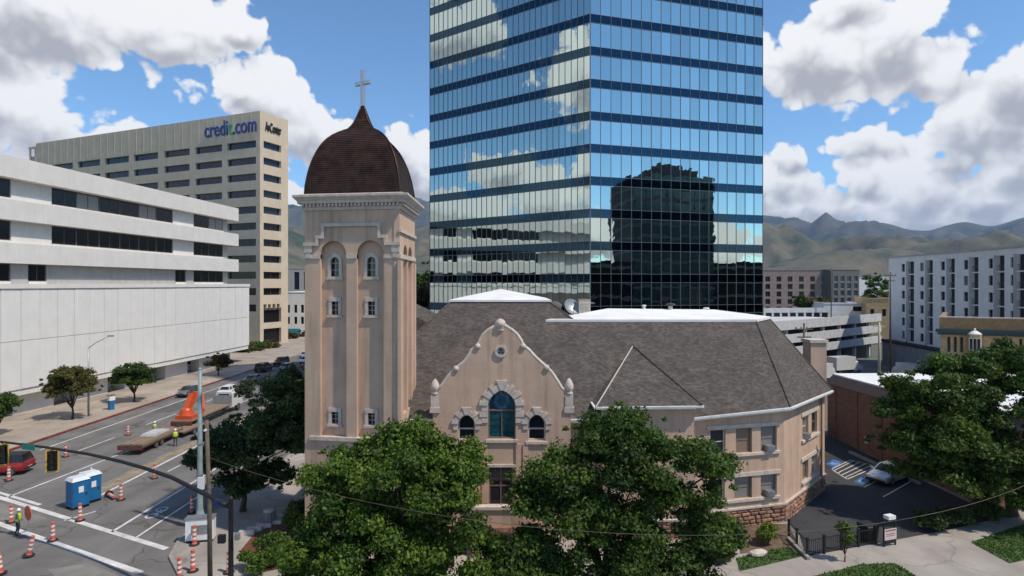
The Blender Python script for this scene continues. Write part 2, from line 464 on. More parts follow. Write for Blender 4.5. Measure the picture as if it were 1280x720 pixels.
M['dark_glass'] = glass_mat('dark_window_glass', (0.018, 0.022, 0.028), 0.06)
M['blind_glass'] = glass_mat('window_glass_with_blind', (0.21, 0.20, 0.19), 0.12)
M['tan_blind_glass'] = glass_mat('window_glass_with_tan_blind', (0.22, 0.165, 0.12), 0.15)
M['teal_glass'] = mat('teal_stained_glass', (0.012, 0.11, 0.13), 0.15, 0.5, 2.6, col2=(0.006, 0.03, 0.05))
M['blue_glass'] = mat('blue_stained_glass', (0.05, 0.17, 0.32), 0.15, 0.4, 5)
M['lead'] = mat('window_lead', (0.03, 0.03, 0.03), 0.5, 0.1)
M['win_white'] = mat('white_sash', (0.62, 0.60, 0.56), 0.6, 0.05)
M['win_brown'] = mat('brown_sash', (0.20, 0.14, 0.11), 0.6, 0.08)
M['tower_glass'] = glass_mat('mirrored_tower_glass', (0.51, 0.59, 0.56), 0.012, 1.0, 0.10)
M['spandrel'] = glass_mat('dark_blue_spandrel_glass', (0.030, 0.060, 0.088), 0.03, 1.0, 0.05)
M['mullion'] = mat('grey_mullion', (0.16, 0.19, 0.21), 0.4, 0.05, metal=0.6)
M['white_conc'] = mat('white_precast', (0.70, 0.68, 0.64), 0.8, 0.04, 0.5, streak=0.10)
M['white_panel'] = mat('white_ribbed_panel', (0.72, 0.705, 0.67), 0.75, 0.03, 0.6, streak=0.08, attr=False)
M['grey_panel'] = mat('grey_infill_panel', (0.44, 0.43, 0.41), 0.8, 0.06, 1, streak=0.3)
M['beige'] = mat('beige_precast', (0.58, 0.48, 0.355), 0.85, 0.05, 0.4, streak=0.2)
M['office_glass'] = glass_mat('office_blue_black_glass', (0.010, 0.03, 0.06), 0.12, spec=0.3)
M['teal_mirror'] = glass_mat('teal_mirror_glass', (0.06, 0.11, 0.125), 0.08, 0.75)
M['black_glass'] = glass_mat('black_window_glass', (0.012, 0.011, 0.011), 0.14, spec=0.3)
M['blue_letter'] = mat('blue_sign_letter', (0.01, 0.05, 0.24), 0.5, 0.03)
M['green_letter'] = mat('green_sign_letter', (0.05, 0.35, 0.13), 0.5, 0.03)
M['black_letter'] = mat('black_sign_letter', (0.015, 0.015, 0.015), 0.5, 0.03)
M['brick'] = mat('red_brick_wall', (0.235, 0.122, 0.08), 0.9, 0.15, 2.5, 0.3, 30)
M['brown_metal'] = mat('brown_fascia', (0.22, 0.13, 0.09), 0.6, 0.08)
M['apt_white'] = mat('pale_grey_render', (0.78, 0.76, 0.735), 0.85, 0.05, 0.5, streak=0.12)
M['apt_recess'] = mat('dark_balcony_recess', (0.035, 0.035, 0.038), 0.8, 0.1)  # near-black; also paints in the shade of balcony slots and parking gaps
M['apt_grey'] = mat('mid_grey_render', (0.42, 0.41, 0.40), 0.85, 0.05)  # mid grey; also stands in for the lit reveals of the balcony slots
M['podium'] = mat('grey_podium_concrete', (0.30, 0.30, 0.31), 0.9, 0.12, 1, streak=0.3)
M['tan_brick'] = mat('ochre_brick', (0.58, 0.385, 0.20), 0.9, 0.14, 1.5, 0.2, 20)
M['umber'] = mat('umber_parapet', (0.34, 0.21, 0.10), 0.8, 0.15, 2)
M['teal_trim'] = mat('dark_teal_cornice', (0.035, 0.065, 0.065), 0.6, 0.1)
M['conc_band'] = mat('parking_deck_concrete', (0.52, 0.53, 0.54), 0.85, 0.08, 1, streak=0.35)
M['apt_brick'] = mat('mauve_brick', (0.33, 0.245, 0.22), 0.9, 0.12, 1.2)
M['apt_dark'] = mat('charcoal_cladding', (0.12, 0.115, 0.11), 0.85, 0.12, 1.2)
M['asphalt'] = asphalt_mat('grey_asphalt', (0.165, 0.156, 0.146))
M['lot'] = asphalt_mat('fresh_dark_asphalt', (0.042, 0.043, 0.046), 0.3, 0.3)
M['concrete'] = asphalt_mat('pavement_concrete', (0.36, 0.325, 0.285), 0.3, 0.35)
M['tan_pave'] = asphalt_mat('tan_pavement', (0.36, 0.305, 0.25), 0.25, 0.3)
M['kerb'] = mat('kerb_concrete', (0.30, 0.28, 0.26), 0.9, 0.12, 1.5)
M['red_kerb'] = mat('red_painted_kerb', (0.26, 0.055, 0.04), 0.8, 0.25, 2)
M['paint'] = mat('white_road_paint', (0.62, 0.61, 0.585), 0.8, 0.16, 0.9, detail=8)
M['yellow_paint'] = mat('faded_yellow_paint', (0.30, 0.235, 0.15), 0.85, 0.25, 1.2, detail=8)
M['blue_paint'] = mat('blue_bay_paint', (0.03, 0.16, 0.42), 0.8, 0.25, 2.5)
M['patch'] = mat('asphalt_patch', (0.105, 0.102, 0.098), 0.92, 0.15, 1)
M['pale_patch'] = mat('dusty_asphalt', (0.22, 0.205, 0.185), 0.92, 0.2, 0.6, detail=8)
M['mulch'] = mat('red_mulch', (0.16, 0.055, 0.03), 0.95, 0.3, 6, 0.6, 25)
M['soil'] = mat('brown_soil', (0.15, 0.10, 0.065), 0.95, 0.25, 3, 0.4, 20)
M['lawn'] = mat('lawn_green', (0.055, 0.105, 0.022), 0.95, 0.3, 1.8, 0.5, 40, detail=8)
M['city'] = mat('valley_ground', (0.13, 0.13, 0.11), 0.95, 0.3, 0.02, col2=(0.075, 0.095, 0.05))
M['bark'] = mat('grey_brown_bark', (0.075, 0.055, 0.042), 0.95, 0.25, 6, 0.6, 20)
M['pole_teal'] = mat('pale_teal_pole_paint', (0.24, 0.31, 0.32), 0.5, 0.12, 3)
M['pole_wood'] = mat('weathered_wood_pole', (0.13, 0.10, 0.075), 0.9, 0.2, 3)
M['black_metal'] = mat('black_painted_metal', (0.011, 0.011, 0.012), 0.6, 0.1)
M['galv'] = mat('galvanised_steel', (0.34, 0.36, 0.37), 0.45, 0.1, 3, metal=0.6)
M['sig_yellow'] = mat('signal_yellow', (0.62, 0.37, 0.02), 0.5, 0.05)
M['lens_red'] = mat('dark_red_lens', (0.10, 0.01, 0.01), 0.2, 0.02)
M['lens_amber'] = mat('dark_amber_lens', (0.12, 0.06, 0.01), 0.2, 0.02)
M['lens_green'] = mat('dark_green_lens', (0.01, 0.07, 0.05), 0.2, 0.02)
M['sign_green'] = mat('street_sign_green', (0.01, 0.22, 0.16), 0.4, 0.03)
M['sign_blue'] = mat('street_sign_blue', (0.02, 0.04, 0.16), 0.4, 0.03)
M['sign_white'] = mat('sign_white', (0.75, 0.75, 0.75), 0.5, 0.03)
M['sign_pink'] = mat('faded_pink_sign', (0.62, 0.48, 0.48), 0.5, 0.05)
M['orange'] = mat('traffic_orange', (0.60, 0.125, 0.075), 0.55, 0.1, 6)
M['refl_white'] = mat('reflective_white_band', (0.72, 0.66, 0.62), 0.4, 0.05)
M['rubber'] = mat('black_rubber', (0.018, 0.018, 0.018), 0.85, 0.1)
M['potty_blue'] = mat('blue_plastic', (0.012, 0.135, 0.32), 0.45, 0.1, 2)
M['potty_roof'] = mat('white_plastic_roof', (0.62, 0.66, 0.70), 0.5, 0.05)
M['crane_orange'] = mat('crane_orange', (0.58, 0.085, 0.02), 0.4, 0.12, 2)
M['deck_wood'] = mat('trailer_deck_wood', (0.26, 0.185, 0.125), 0.9, 0.2, 4)
M['rust'] = mat('rusty_frame', (0.10, 0.055, 0.04), 0.8, 0.25, 3)
M['steel_plate'] = mat('pale_steel_plate', (0.50, 0.50, 0.50), 0.5, 0.08, 2)
M['car_glass'] = glass_mat('car_glass', (0.015, 0.018, 0.022), 0.05)
M['tail_red'] = mat('tail_light_red', (0.35, 0.01, 0.01), 0.2, 0.02)
M['head_clear'] = mat('headlight_clear', (0.7, 0.7, 0.7), 0.1, 0.02)
M['rim'] = mat('alloy_rim', (0.45, 0.46, 0.47), 0.3, 0.04, metal=0.8)
M['skin'] = mat('skin', (0.42, 0.26, 0.19), 0.6, 0.05)
M['hivis'] = mat('hi_vis_yellow', (0.52, 0.62, 0.03), 0.7, 0.05)
M['trousers'] = mat('dark_work_trousers', (0.04, 0.045, 0.06), 0.9, 0.1)
M['hat_white'] = mat('hard_hat_white', (0.75, 0.75, 0.72), 0.4, 0.03)
M['leaf_big'] = leaf_mat('leaf_mid_green', (0.026, 0.058, 0.011), (0.098, 0.165, 0.024))
M['leaf_bright'] = leaf_mat('leaf_bright_green', (0.036, 0.080, 0.012), (0.160, 0.245, 0.030))
M['leaf_dark'] = leaf_mat('leaf_dark_green', (0.024, 0.048, 0.015), (0.105, 0.160, 0.042))
M['leaf_olive'] = leaf_mat('leaf_olive', (0.055, 0.060, 0.014), (0.17, 0.15, 0.04))
M['leaf_grey'] = leaf_mat('leaf_grey_green', (0.030, 0.045, 0.026), (0.10, 0.13, 0.075))
M['leaf_autumn'] = leaf_mat('leaf_rusty_green', (0.05, 0.035, 0.012), (0.13, 0.10, 0.03))
M['leaf_lime'] = leaf_mat('leaf_lime', (0.05, 0.09, 0.008), (0.20, 0.27, 0.02))
M['grass_blade'] = leaf_mat('grass_blades', (0.035, 0.075, 0.012), (0.11, 0.19, 0.03))
_cp = {}
def car_paint(name, col, metal=0.3):
    if name not in _cp: _cp[name] = mat(name, col, 0.3, 0.03, 2, metal=metal, coat=0.5)
    return _cp[name]

# ------------------------------------------------------------------ shared builders
_cache = {}
def window(root, fr, u0, u1, z0, z1, depth=0.18, fm='win_white', gm='dark_glass', nx=1, nz=2, fw=0.07, name='window', skip_frame=False):
    """a sash (frame + bars) standing in a real opening, with its pane behind"""
    w, h = round(u1 - u0, 2), round(z1 - z0, 2)
    key = ('w', w, h, fm, nx, nz, fw)
    if key not in _cache:
        b = MB()
        b.box(0, w, 0, 0.07, 0, fw); b.box(0, w, 0, 0.07, h - fw, h)
        b.box(0, fw, 0, 0.07, fw, h - fw); b.box(w - fw, w, 0, 0.07, fw, h - fw)
        for i in range(1, nx): b.box(w * i / nx - fw / 2.5, w * i / nx + fw / 2.5, 0.004, 0.066, fw, h - fw)
        for i in range(1, nz): b.box(fw, w - fw, 0.008, 0.062, h * i / nz - fw / 2.5, h * i / nz + fw / 2.5)
        _cache[key] = b.mesh(name)
        _cache[key].materials.append(M[fm])
    o = link(name, _cache[key], None, root, fr.pt(u0, depth - 0.08, z0), fr.yaw)
    k2 = ('p', w, h, gm)
    if k2 not in _cache:
        b = MB(); b.box(0.02, w - 0.02, 0.045, 0.055, 0.02, h - 0.02); _cache[k2] = b.mesh('pane'); _cache[k2].materials.append(M[gm])
    g = bpy.data.objects.new('pane', _cache[k2]); COL.objects.link(g); g.parent = o
    return o

def pane(root, fr, u0, u1, z0, z1, depth, gm, name='pane', tilt=0.0):
    w, h = round(u1 - u0, 3), round(z1 - z0, 3)
    k2 = ('pp', w, h, gm, name)
    if k2 not in _cache:
        b = MB(); b.box(0, w, 0.0, 0.03, 0, h); _cache[k2] = b.mesh(name); _cache[k2].materials.append(M[gm])
    o = link(name, _cache[k2], None, root, fr.pt(u0, depth, z0), fr.yaw)
    if tilt:
        o.rotation_euler.x = random.gauss(0, tilt); o.rotation_euler.z += random.gauss(0, tilt)
    return o

def text_mesh(txt, size, depth=0.1, offset=0.0, sx=1.0):
    cu = bpy.data.curves.new('t', 'FONT'); cu.body = txt; cu.size = size; cu.extrude = depth; cu.offset = offset
    o = bpy.data.objects.new('t', cu); COL.objects.link(o)
    dg = bpy.context.evaluated_depsgraph_get()
    me = bpy.data.meshes.new_from_object(o.evaluated_get(dg))
    bpy.data.objects.remove(o); bpy.data.curves.remove(cu)
    n = len(me.vertices); a = np.empty(n * 3, 'f'); me.vertices.foreach_get('co', a); a = a.reshape(-1, 3)
    a[:, 0] *= sx
    b = np.stack([a[:, 0], -a[:, 2], a[:, 1]], 1)       # stands upright, reads from -y
    me.vertices.foreach_set('co', b.ravel()); me.update()
    return me, float(b[:, 0].min()), float(b[:, 0].max())

def sign_word(root, fr, txt, u0, u1, z0, size, mats, name='letter', d=-0.15, offset=0.0):
    """each letter its own part"""
    full, a, b = text_mesh(txt, size, 0.1, offset)
    bpy.data.meshes.remove(full)
    sx = (u1 - u0) / (b - a)
    adv = 0.0
    for i, ch in enumerate(txt):
        pre, pa, pb = text_mesh(txt[:i + 1], size, 0.1, offset)
        me, ca, cb = text_mesh(ch, size, 0.1, offset, sx)
        start = (pb - (cb / sx)) * sx
        bpy.data.meshes.remove(pre)
        me.materials.append(M[mats[i] if isinstance(mats, (list, tuple)) else mats])
        link(name, me, None, root, fr.pt(u0 + start - a * sx, d, z0), fr.yaw)

def leaf_cloud(clumps, n, size, up=0.25, flat=0.0):
    """clumps: (x,y,z,r,tint). Leaves on and inside the clump shells, as small folded quads"""
    C = np.array(clumps, dtype=float); wgt = C[:, 3] ** 2; wgt /= wgt.sum()
    idx = RNG.choice(len(C), n, p=wgt)
    dirs = RNG.normal(size=(n, 3)); dirs /= np.linalg.norm(dirs, axis=1)[:, None]
    dirs[:, 2] = np.where(dirs[:, 2] < -0.3, dirs[:, 2] * 0.4, dirs[:, 2])
    rad = C[idx, 3] * (1 - 0.7 * RNG.random(n) ** 1.4) * (1 + 0.16 * RNG.normal(size=n))
    ctr = C[idx, :3] + dirs * rad[:, None] * np.array([1, 1, 0.82])
    nrm = dirs + RNG.normal(size=(n, 3)) * 0.75 + np.array([0, 0, up]); nrm /= np.linalg.norm(nrm, axis=1)[:, None]
    t = np.cross(nrm, RNG.normal(size=(n, 3))); t /= np.linalg.norm(t, axis=1)[:, None] + 1e-9
    b = np.cross(nrm, t)
    s = size * (0.6 + 0.8 * RNG.random(n))[:, None]
    v = np.empty((n, 4, 3))
    v[:, 0] = ctr - t * s; v[:, 1] = ctr + b * s * 0.55 + nrm * s * 0.12
    v[:, 2] = ctr + t * s; v[:, 3] = ctr - b * s * 0.55 + nrm * s * 0.12
    tint = np.clip(C[idx, 4] + 0.27 * RNG.normal(size=n), 0, 1)
    return v.reshape(-1, 3), np.repeat(tint, 4)

def leaf_mesh(name, v, tint, mat_):
    n = len(v) // 4
    me = bpy.data.meshes.new(name)
    me.vertices.add(len(v)); me.vertices.foreach_set('co', v.astype('f').ravel())
    me.loops.add(len(v)); me.loops.foreach_set('vertex_index', np.arange(len(v), dtype='i'))
    me.polygons.add(n); me.polygons.foreach_set('loop_start', np.arange(0, 4 * n, 4, dtype='i'))
    try: me.polygons.foreach_set('loop_total', np.full(n, 4, dtype='i'))
    except Exception: pass
    at = me.attributes.new('tint', 'FLOAT', 'POINT'); at.data.foreach_set('value', tint.astype('f'))
    me.materials.append(mat_); me.update(calc_edges=True)
    return me

def tree(name, label, base, ells, leaf='leaf_big', nclump=60, clr=(0.7, 1.3), nleaf=20000, lsize=0.16, trunk_r=0.25, group=None, cat='tree', fork=0.35, seed=None):
    """ells: ellipsoids (cx,cy,cz,rx,ry,rz) of the crown in world metres"""
    global RNG
    if seed is not None: RNG = np.random.default_rng(seed)
    root = thing(name, label, cat, (base[0], base[1], base[2] if len(base) > 2 else 0.0), group)
    o = Vector(root['_o'])
    vol = np.array([e[3] * e[4] * e[5] for e in ells]) ** 0.67; cnt = np.maximum(4, (nclump * vol / vol.sum())).astype(int)
    clumps = []
    for e, k in zip(ells, cnt):
        for i in range(k):
            d = RNG.normal(size=3); d /= np.linalg.norm(d)
            if d[2] < -0.55: d[2] *= -1
            r = RNG.random() ** 0.42 * 0.86
            cr = RNG.uniform(*clr)
            c = np.array(e[:3]) + d * np.array(e[3:]) * r
            clumps.append((c[0], c[1], c[2], cr, np.clip(RNG.normal(0.44, 0.27), 0, 1)))
    # ragged sprays that break the outline
    for e in ells:
        for i in range(int(nclump * 0.35 / len(ells)) + 2):
            d = RNG.normal(size=3); d /= np.linalg.norm(d); d[2] = abs(d[2]) if d[2] < -0.5 else d[2]
            c = np.array(e[:3]) + d * np.array(e[3:]) * RNG.uniform(0.92, 1.08)
            clumps.append((c[0], c[1], c[2], RNG.uniform(0.3, 0.55) * clr[0], RNG.uniform(0.3, 0.8)))
    v, t = leaf_cloud(clumps, nleaf, lsize)
    me = leaf_mesh('crown', v - np.array(o), t, M[leaf]); link('crown', me, None, root)
    b = MB()
    main = np.array([np.mean([e[i] for e in ells]) for i in range(3)])
    top = Vector(main); bz = Vector(o)
    fk = bz.lerp(Vector((bz.x + (top.x - bz.x) * 0.3, bz.y + (top.y - bz.y) * 0.3, top.z)), fork)
    b.tube([bz - Vector((0, 0, 0.15)), bz + Vector((0, 0, 0.25)), bz.lerp(fk, 0.5) + Vector((0.05, 0.04, 0)), fk], [trunk_r * 1.5, trunk_r * 1.1, trunk_r * 0.95, trunk_r * 0.8], 10)
    big = sorted(clumps, key=lambda c: -c[3])[:14]
    for c in big:
        e = Vector(c[:3]); mid = fk.lerp(e, 0.5) + Vector((0, 0, 0.12 * (e - fk).length)) + Vector(RNG.normal(size=3) * 0.12)
        b.tube([fk - Vector((0, 0, 0.1)), mid, e], [trunk_r * 0.55, trunk_r * 0.3, trunk_r * 0.08], 6)
    b.build('trunk', M['bark'], root, True)
    return root

# ================================================================== THE SETTING
def vnoise(x, y, seed=0):
    xi = np.floor(x).astype(int); yi = np.floor(y).astype(int); fx = x - xi; fy = y - yi
    fx = fx * fx * (3 - 2 * fx); fy = fy * fy * (3 - 2 * fy)
    def hsh(a, b):
        n = (a * 374761393 + b * 668265263 + seed * 974634777) & 0xffffffff
        n = ((n ^ (n >> 13)) * 1274126177) & 0xffffffff
        return ((n ^ (n >> 16)) & 0xffff) / 65535.0
    return (hsh(xi, yi) * (1 - fx) + hsh(xi + 1, yi) * fx) * (1 - fy) + (hsh(xi, yi + 1) * (1 - fx) + hsh(xi + 1, yi + 1) * fx) * fy
def fbm(x, y, o=5, seed=0, ridged=False):
    s = 0; a = 0.5; tot = 0
    for i in range(o):
        n = vnoise(x * 2 ** i + 17 * i, y * 2 ** i + 5 * i, seed + i)
        if ridged: n = 1 - np.abs(2 * n - 1)
        s = s + a * n; tot += a; a *= 0.5
    return s / tot

b = MB(); b.sheet([(-20000, -3000), (20000, -3000), (20000, 20000), (-20000, 20000)], -0.06)
tag(b.build('ground', M['city']), kind='structure')

def mountain_mat():
    m = mat('mountain_scrub_and_rock', (0.13, 0.115, 0.08), 0.95, 0.2, 0.0020, col2=(0.014, 0.034, 0.028), detail=12)
    return m
M['mount'] = mountain_mat()
M['foothill'] = mat('dry_grass_foothill', (0.165, 0.132, 0.08), 0.95, 0.2, 0.0055, col2=(0.010, 0.036, 0.016), detail=12)
def range_(name, prof, d0, d1, d2, mname, seed, rough, nsc=1300.0):
    na, nd = 560, 90
    az = np.linspace(R(-75), R(75), na)
    pa = np.array([math.atan((p[0] - 640) / FPX) for p in prof]); pt = np.array([(HOR - p[1]) / FPX / math.sqrt(1 + ((p[0] - 640) / FPX) ** 2) for p in prof])
    crest = np.interp(az, pa, pt) * d1
    crest = np.convolve(np.pad(crest, 3, 'edge'), [.05, .12, .2, .26, .2, .12, .05], 'valid')
    s = np.linspace(0, 1, nd)
    A, S = np.meshgrid(az, s, indexing='ij')
    sc = d1 / (d1 - d0) * 0 + (d1 - d0) / (d2 - d0)
    D = d0 + (d2 - d0) * S
    up = np.where(S < sc, S / sc, 1 - (S - sc) / (1 - sc) * 0.7)
    X = D * np.sin(A); Y = D * np.cos(A)
    fr = fbm(X / nsc, Y / nsc, 7, seed, True) - 0.55
    H = np.repeat(crest[:, None], nd, 1) * np.clip(up, 0, 1) ** 0.85
    H = H + fr * rough * np.clip(S * 3, 0, 1) * (1 - 0.94 * np.exp(-((S - sc) / 0.09) ** 2))
    Z = np.maximum(H + 0.0, -5) - 2
    v = np.stack([X, Y, Z + CAM_H * (S > 0)], -1).reshape(-1, 3)
    f = [(i * nd + j, (i + 1) * nd + j, (i + 1) * nd + j + 1, i * nd + j + 1) for i in range(na - 1) for j in range(nd - 1)]
    me = bpy.data.meshes.new(name); me.from_pydata(v.tolist(), [], f); me.polygons.foreach_set('use_smooth', [True] * len(f)); me.update()
    o = link(name, me, M[mname]); tag(o, kind='structure'); return o
range_('mountains', [(-900, 290), (0, 270), (150, 262), (352, 262), (382, 268), (450, 262), (515, 256), (540, 262), (640, 280), (760, 262), (860, 280), (957, 271), (985, 275), (1010, 283), (1042, 290), (1075, 281), (1090, 277), (1102, 276), (1116, 279), (1135, 286), (1165, 287), (1180, 281), (1205, 276), (1222, 279), (1235, 284), (1252, 280), (1285, 270), (1500, 285), (2600, 300)],
       5900, 9000, 11000, 'mount', 3, 1000, 1500.0)
range_('foothills', [(-900, 330), (0, 320), (300, 284), (345, 282), (382, 296), (450, 312), (515, 303), (540, 298), (640, 310), (800, 300), (900, 300), (957, 300), (1000, 309), (1060, 318), (1120, 326), (1200, 322), (1290, 316), (1500, 325), (2600, 335)],
       2600, 4300, 5600, 'foothill', 11, 480, 800.0)

# roads: the wide avenue running away on the left and the cross street under the camera
LC, RC = -51.0, -22.0
road_front = [(-220, 140), (-120, 88), (-70, 62.5), (-58, 56.4), (-51.0, 60.0)]
b = MB(); b.sheet([(LC, 60), (LC, 900), (RC + 18, 900), (RC, 160), (RC, 39.5), (-21.2, 37.0), (-19.5, 34.9), (-10, 28.5), (0, 25), (14, 25.6), (24, 29.5), (45, 40), (120, 80), (140, 55), (60, -10), (0, -30), (-60, -10), (-220, 70), (-220, 140), (-70, 62.5), (-56, 57.2), (-52.4, 57.4)], 0.0)
tag(b.build('road', M['asphalt']), kind='structure')
# far pavement in front of the white office block
b = MB(); b.slab([(LC - 0.3, 60.6), (LC - 0.3, 420), (-75, 420), (-75, 70), (-150, 108), (-220, 145), (-220, 142), (-72, 64.3), (-57, 57.6), (-53, 58)], -0.05, 0.14)
tag(b.build('far_pavement', M['tan_pave']), kind='structure')
b = MB()
kl = [(-72, 64.3), (-57, 57.6), (-54.6, 57.2), (-52.6, 58.2), (-51.3, 60.6)] + [(-51.3, y) for y in range(64, 110, 4)]
for i in range(len(kl) - 1): b.bar((kl[i][0], kl[i][1], 0.075), (kl[i + 1][0], kl[i + 1][1], 0.075), 0.2, 0.15)
tag(b.build('red_kerb', M['red_kerb']), kind='structure')
sheet_rear = MB(); sheet_rear.sheet([(27, 62), (34.9, 67), (56, 67), (76, 70), (82, 135), (60, 150), (27, 130)], 0.138)
tag(sheet_rear.build('rear_car_park', M['asphalt']), kind='structure')
# church block pavement
block = [(RC, 39.5), (-21.2, 37.0), (-19.5, 34.9), (-10, 28.5), (0, 25), (14, 25.6), (24, 29.5), (45, 40), (60, 50), (60, 140), (RC, 140)]
b = MB(); b.slab(block, -0.05, 0.13)
tag(b.build('pavement', M['concrete']), kind='structure')
b = MB()
for i in range(len(block) - 2):
    a, c = block[i], block[i + 1]
    if i > 7: break
    b.bar((a[0], a[1], 0.07), (c[0], c[1], 0.07), 0.22, 0.16)
for y in range(40, 140, 6): b.bar((RC, y, 0.07), (RC, y + 5.95, 0.07), 0.22, 0.16)
tag(b.build('kerb', M['kerb']), kind='structure')

# painted lines: each a strip 12-30 cm wide laid on the asphalt
def strip(p0, p1, w, z=0.006):
    a = Vector((p0[0], p0[1], 0)); c = Vector((p1[0], p1[1], 0)); t = (c - a).normalized(); n = Vector((-t.y, t.x, 0)) * w / 2
    b = MB(); b.poly(*[tuple(q + Vector((0, 0, z))) for q in (a - n, c - n, c + n, a + n)]); return b
def mark(p0, p1, w, m='paint', z=0.006, name='road_marking'):
    tag(strip(p0, p1, w, z).build(name, M[m]), kind='structure')
def gp(px, py): v = G(px, py); return (v.x, v.y)
xw = Vector((gp(208, 686)[0] - gp(0, 622)[0], gp(208, 686)[1] - gp(0, 622)[1], 0)).normalized()
def xline(p, q, w, m='paint'): mark(p, q, w, m)
c1 = Vector((*gp(208, 686), 0)); xline(c1, c1 - xw * 42, 0.42)
c2 = Vector((*gp(176, 716), 0)); xline(c2, c2 - xw * 46, 0.42)
s1 = Vector((*gp(50, 631), 0)); mark(s1 - xw * 22, s1, 0.30)
def lane(x0, y0, x1, y1, w=0.16, m='paint'): mark((x0, y0), (x1, y1), w, m)
lane(*gp(139.6, 665), -26.6, 130, 0.22)      # bike lane outer
lane(*gp(170, 672), -24.9, 62, 0.16)         # bike lane inner
lane(*gp(8, 622), *gp(162, 563), 0.2); lane(*gp(162, 563), -38.2, 130, 0.16)
lane(*gp(80, 651), *gp(120, 639), 0.16)
for y in (54, 68, 84, 100, 116): lane(-31.2, y, -31.0, y + 5.5, 0.16)
for y in (60, 72, 86, 102): lane(-44.2, y, -44.0, y + 6, 0.16)
lane(-48.3, 61, -48.0, 120, 0.18)
# worn median: faded yellow and dusty concrete
def sheet_px(name, pts, m, z=0.004, world=False):
    q = [tuple(p) if world else gp(*p) for p in pts]
    b = MB(); b.sheet(q, z); return tag(b.build(name, M[m]), kind='structure')
sheet_px('worn_median', [(-34.8, 46.2), (-33.2, 45.0), (-32.6, 75), (-32.6, 128), (-34.6, 128), (-34.8, 75)], 'pale_patch', 0.003, True)
mark((-34.0, 46.4), (-33.7, 120), 0.9, 'yellow_paint', 0.0075)
mark((-33.1, 45.4), (-32.9, 120), 0.24, 'paint', 0.0078)
sheet_px('asphalt_patch', [(-48, 79), (-45.2, 79), (-45.2, 92), (-48, 92)], 'patch', 0.003, True)
sheet_px('asphalt_patch', [(-31.5, 60), (-27.6, 52), (-27.4, 90), (-31.2, 90)], 'patch', 0.003, True)
sheet_px('asphalt_patch', [(60, 712), (110, 704), (150, 720), (90, 740)], 'pale_patch', 0.003)
sheet_px('asphalt_patch', [(0, 628), (60, 648), (30, 656), (0, 650)], 'pale_patch', 0.003)
# bicycle symbol between the two bike-lane lines
def bike_symbol(cx, cy):
    b = MB()
    for yy in (-0.75, 0.55):
        for k in range(12):
            a0, a1 = k * math.pi / 6, (k + 1) * math.pi / 6
            q = [(cx + 0.42 * math.cos(a) * r, cy + yy + 0.5 * math.sin(a) * r, 0.008) for a, r in ((a0, .72), (a1, .72), (a1, 1), (a0, 1))]
            b.poly(*q[::-1])
    for (p, q) in (((0, -.75), (0.1, .1)), ((0.1, .1), (0, .55)), ((0.1, .1), (.35, -.1)), ((0, -.75), (.35, -.1)), ((.35, -.1), (.4, .45))):
        b.v += strip((cx + p[0], cy + p[1]), (cx + q[0], cy + q[1]), .1, .0084).v; n = len(b.v); b.f.append((n - 4, n - 3, n - 2, n - 1))
    tag(b.build('bicycle_marking', M['paint']), kind='structure')
g = gp(197, 640); bike_symbol(g[0], g[1])

# car park right of the church
sheet_px('car_park', [(18.2, 36.9), (30.0, 40.9), (36.2, 43.4), (35.3, 46), (35.0, 120), (27, 120), (26, 60), (25.4, 48.6), (19.6, 42.6), (19.3, 40)], 'lot', 0.136, True)
def lotline(p, q, w=0.12, m='paint'): mark(tuple(gz(*p)), tuple(gz(*q)), w, m, 0.142, 'bay_marking')
def gz(px, py, z=0.14): v = G(px, py, z); return (v.x, v.y)
lotline((1040, 586), (1063, 575), 0.1); lotline((1063, 575), (1094, 582), .1); lotline((1040, 587), (1059, 599), .1); lotline((1059, 599), (1096, 583), .1)
for k in range(4):
    f0 = (k + .5) / 4.2
    lotline((1040 + 19 * f0, 587 + 12 * f0), (1063 + 31 * f0, 575 + 8 * f0), .09)
lotline((1104, 621), (1138, 602), 0.12); lotline((1080, 609), (1096, 601), .1)
for c in ((1042, 579), (1077, 601)):
    q = [gz(c[0] - 10, c[1] + 1), gz(c[0] + 1, c[1] + 5), gz(c[0] + 11, c[1] - 1), gz(c[0], c[1] - 5)]
    b = MB(); b.sheet(q, 0.141); tag(b.build('blue_bay_marking', M['blue_paint']), kind='structure')
    m0 = Vector((*gz(*c), 0.145)); b = MB()
    for (p, q) in (((0, .25), (0, -.1)), ((0, -.1), (.3, -.1)), ((.3, -.1), (.38, -.4)), ((-.2, .05), (-.28, -.3)), ((-.28, -.3), (.1, -.45))):
        b.v += strip((m0.x + p[0], m0.y + p[1]), (m0.x + q[0], m0.y + q[1]), .09, .146).v; n = len(b.v); b.f.append((n - 4, n - 3, n - 2, n - 1))
    tag(b.build('wheelchair_marking', M['paint']), kind='structure')
b = MB(); b.bar((*gz(1062, 566), .2), (*gz(1150, 606), .2), 0.25, 0.3); tag(b.build('kerb', M['kerb']), kind='structure')
# planting beds and lawns
def bed(name, pts, m, z, z0=0.1):
    b = MB(); b.slab([gz(*p) for p in pts], z0, z); return tag(b.build(name, M[m]), kind='structure')
bed('planting_bed', [(925, 655), (984, 655), (1006, 694), (985, 686), (925, 692)], 'soil', 0.15)
LAWNS = [[(920, 698), (985, 684), (1004, 695), (925, 714)], [(1012, 722), (1075, 706), (1118, 704), (1148, 722), (1130, 740), (1000, 740)], [(1214, 678), (1290, 652), (1330, 690), (1262, 704)]]
for l in LAWNS: bed('lawn', l, 'lawn', 0.165)
bed('mulch_bed', [(300, 690), (318, 668), (345, 655), (372, 642), (400, 650), (400, 700), (330, 715)], 'mulch', 0.2)
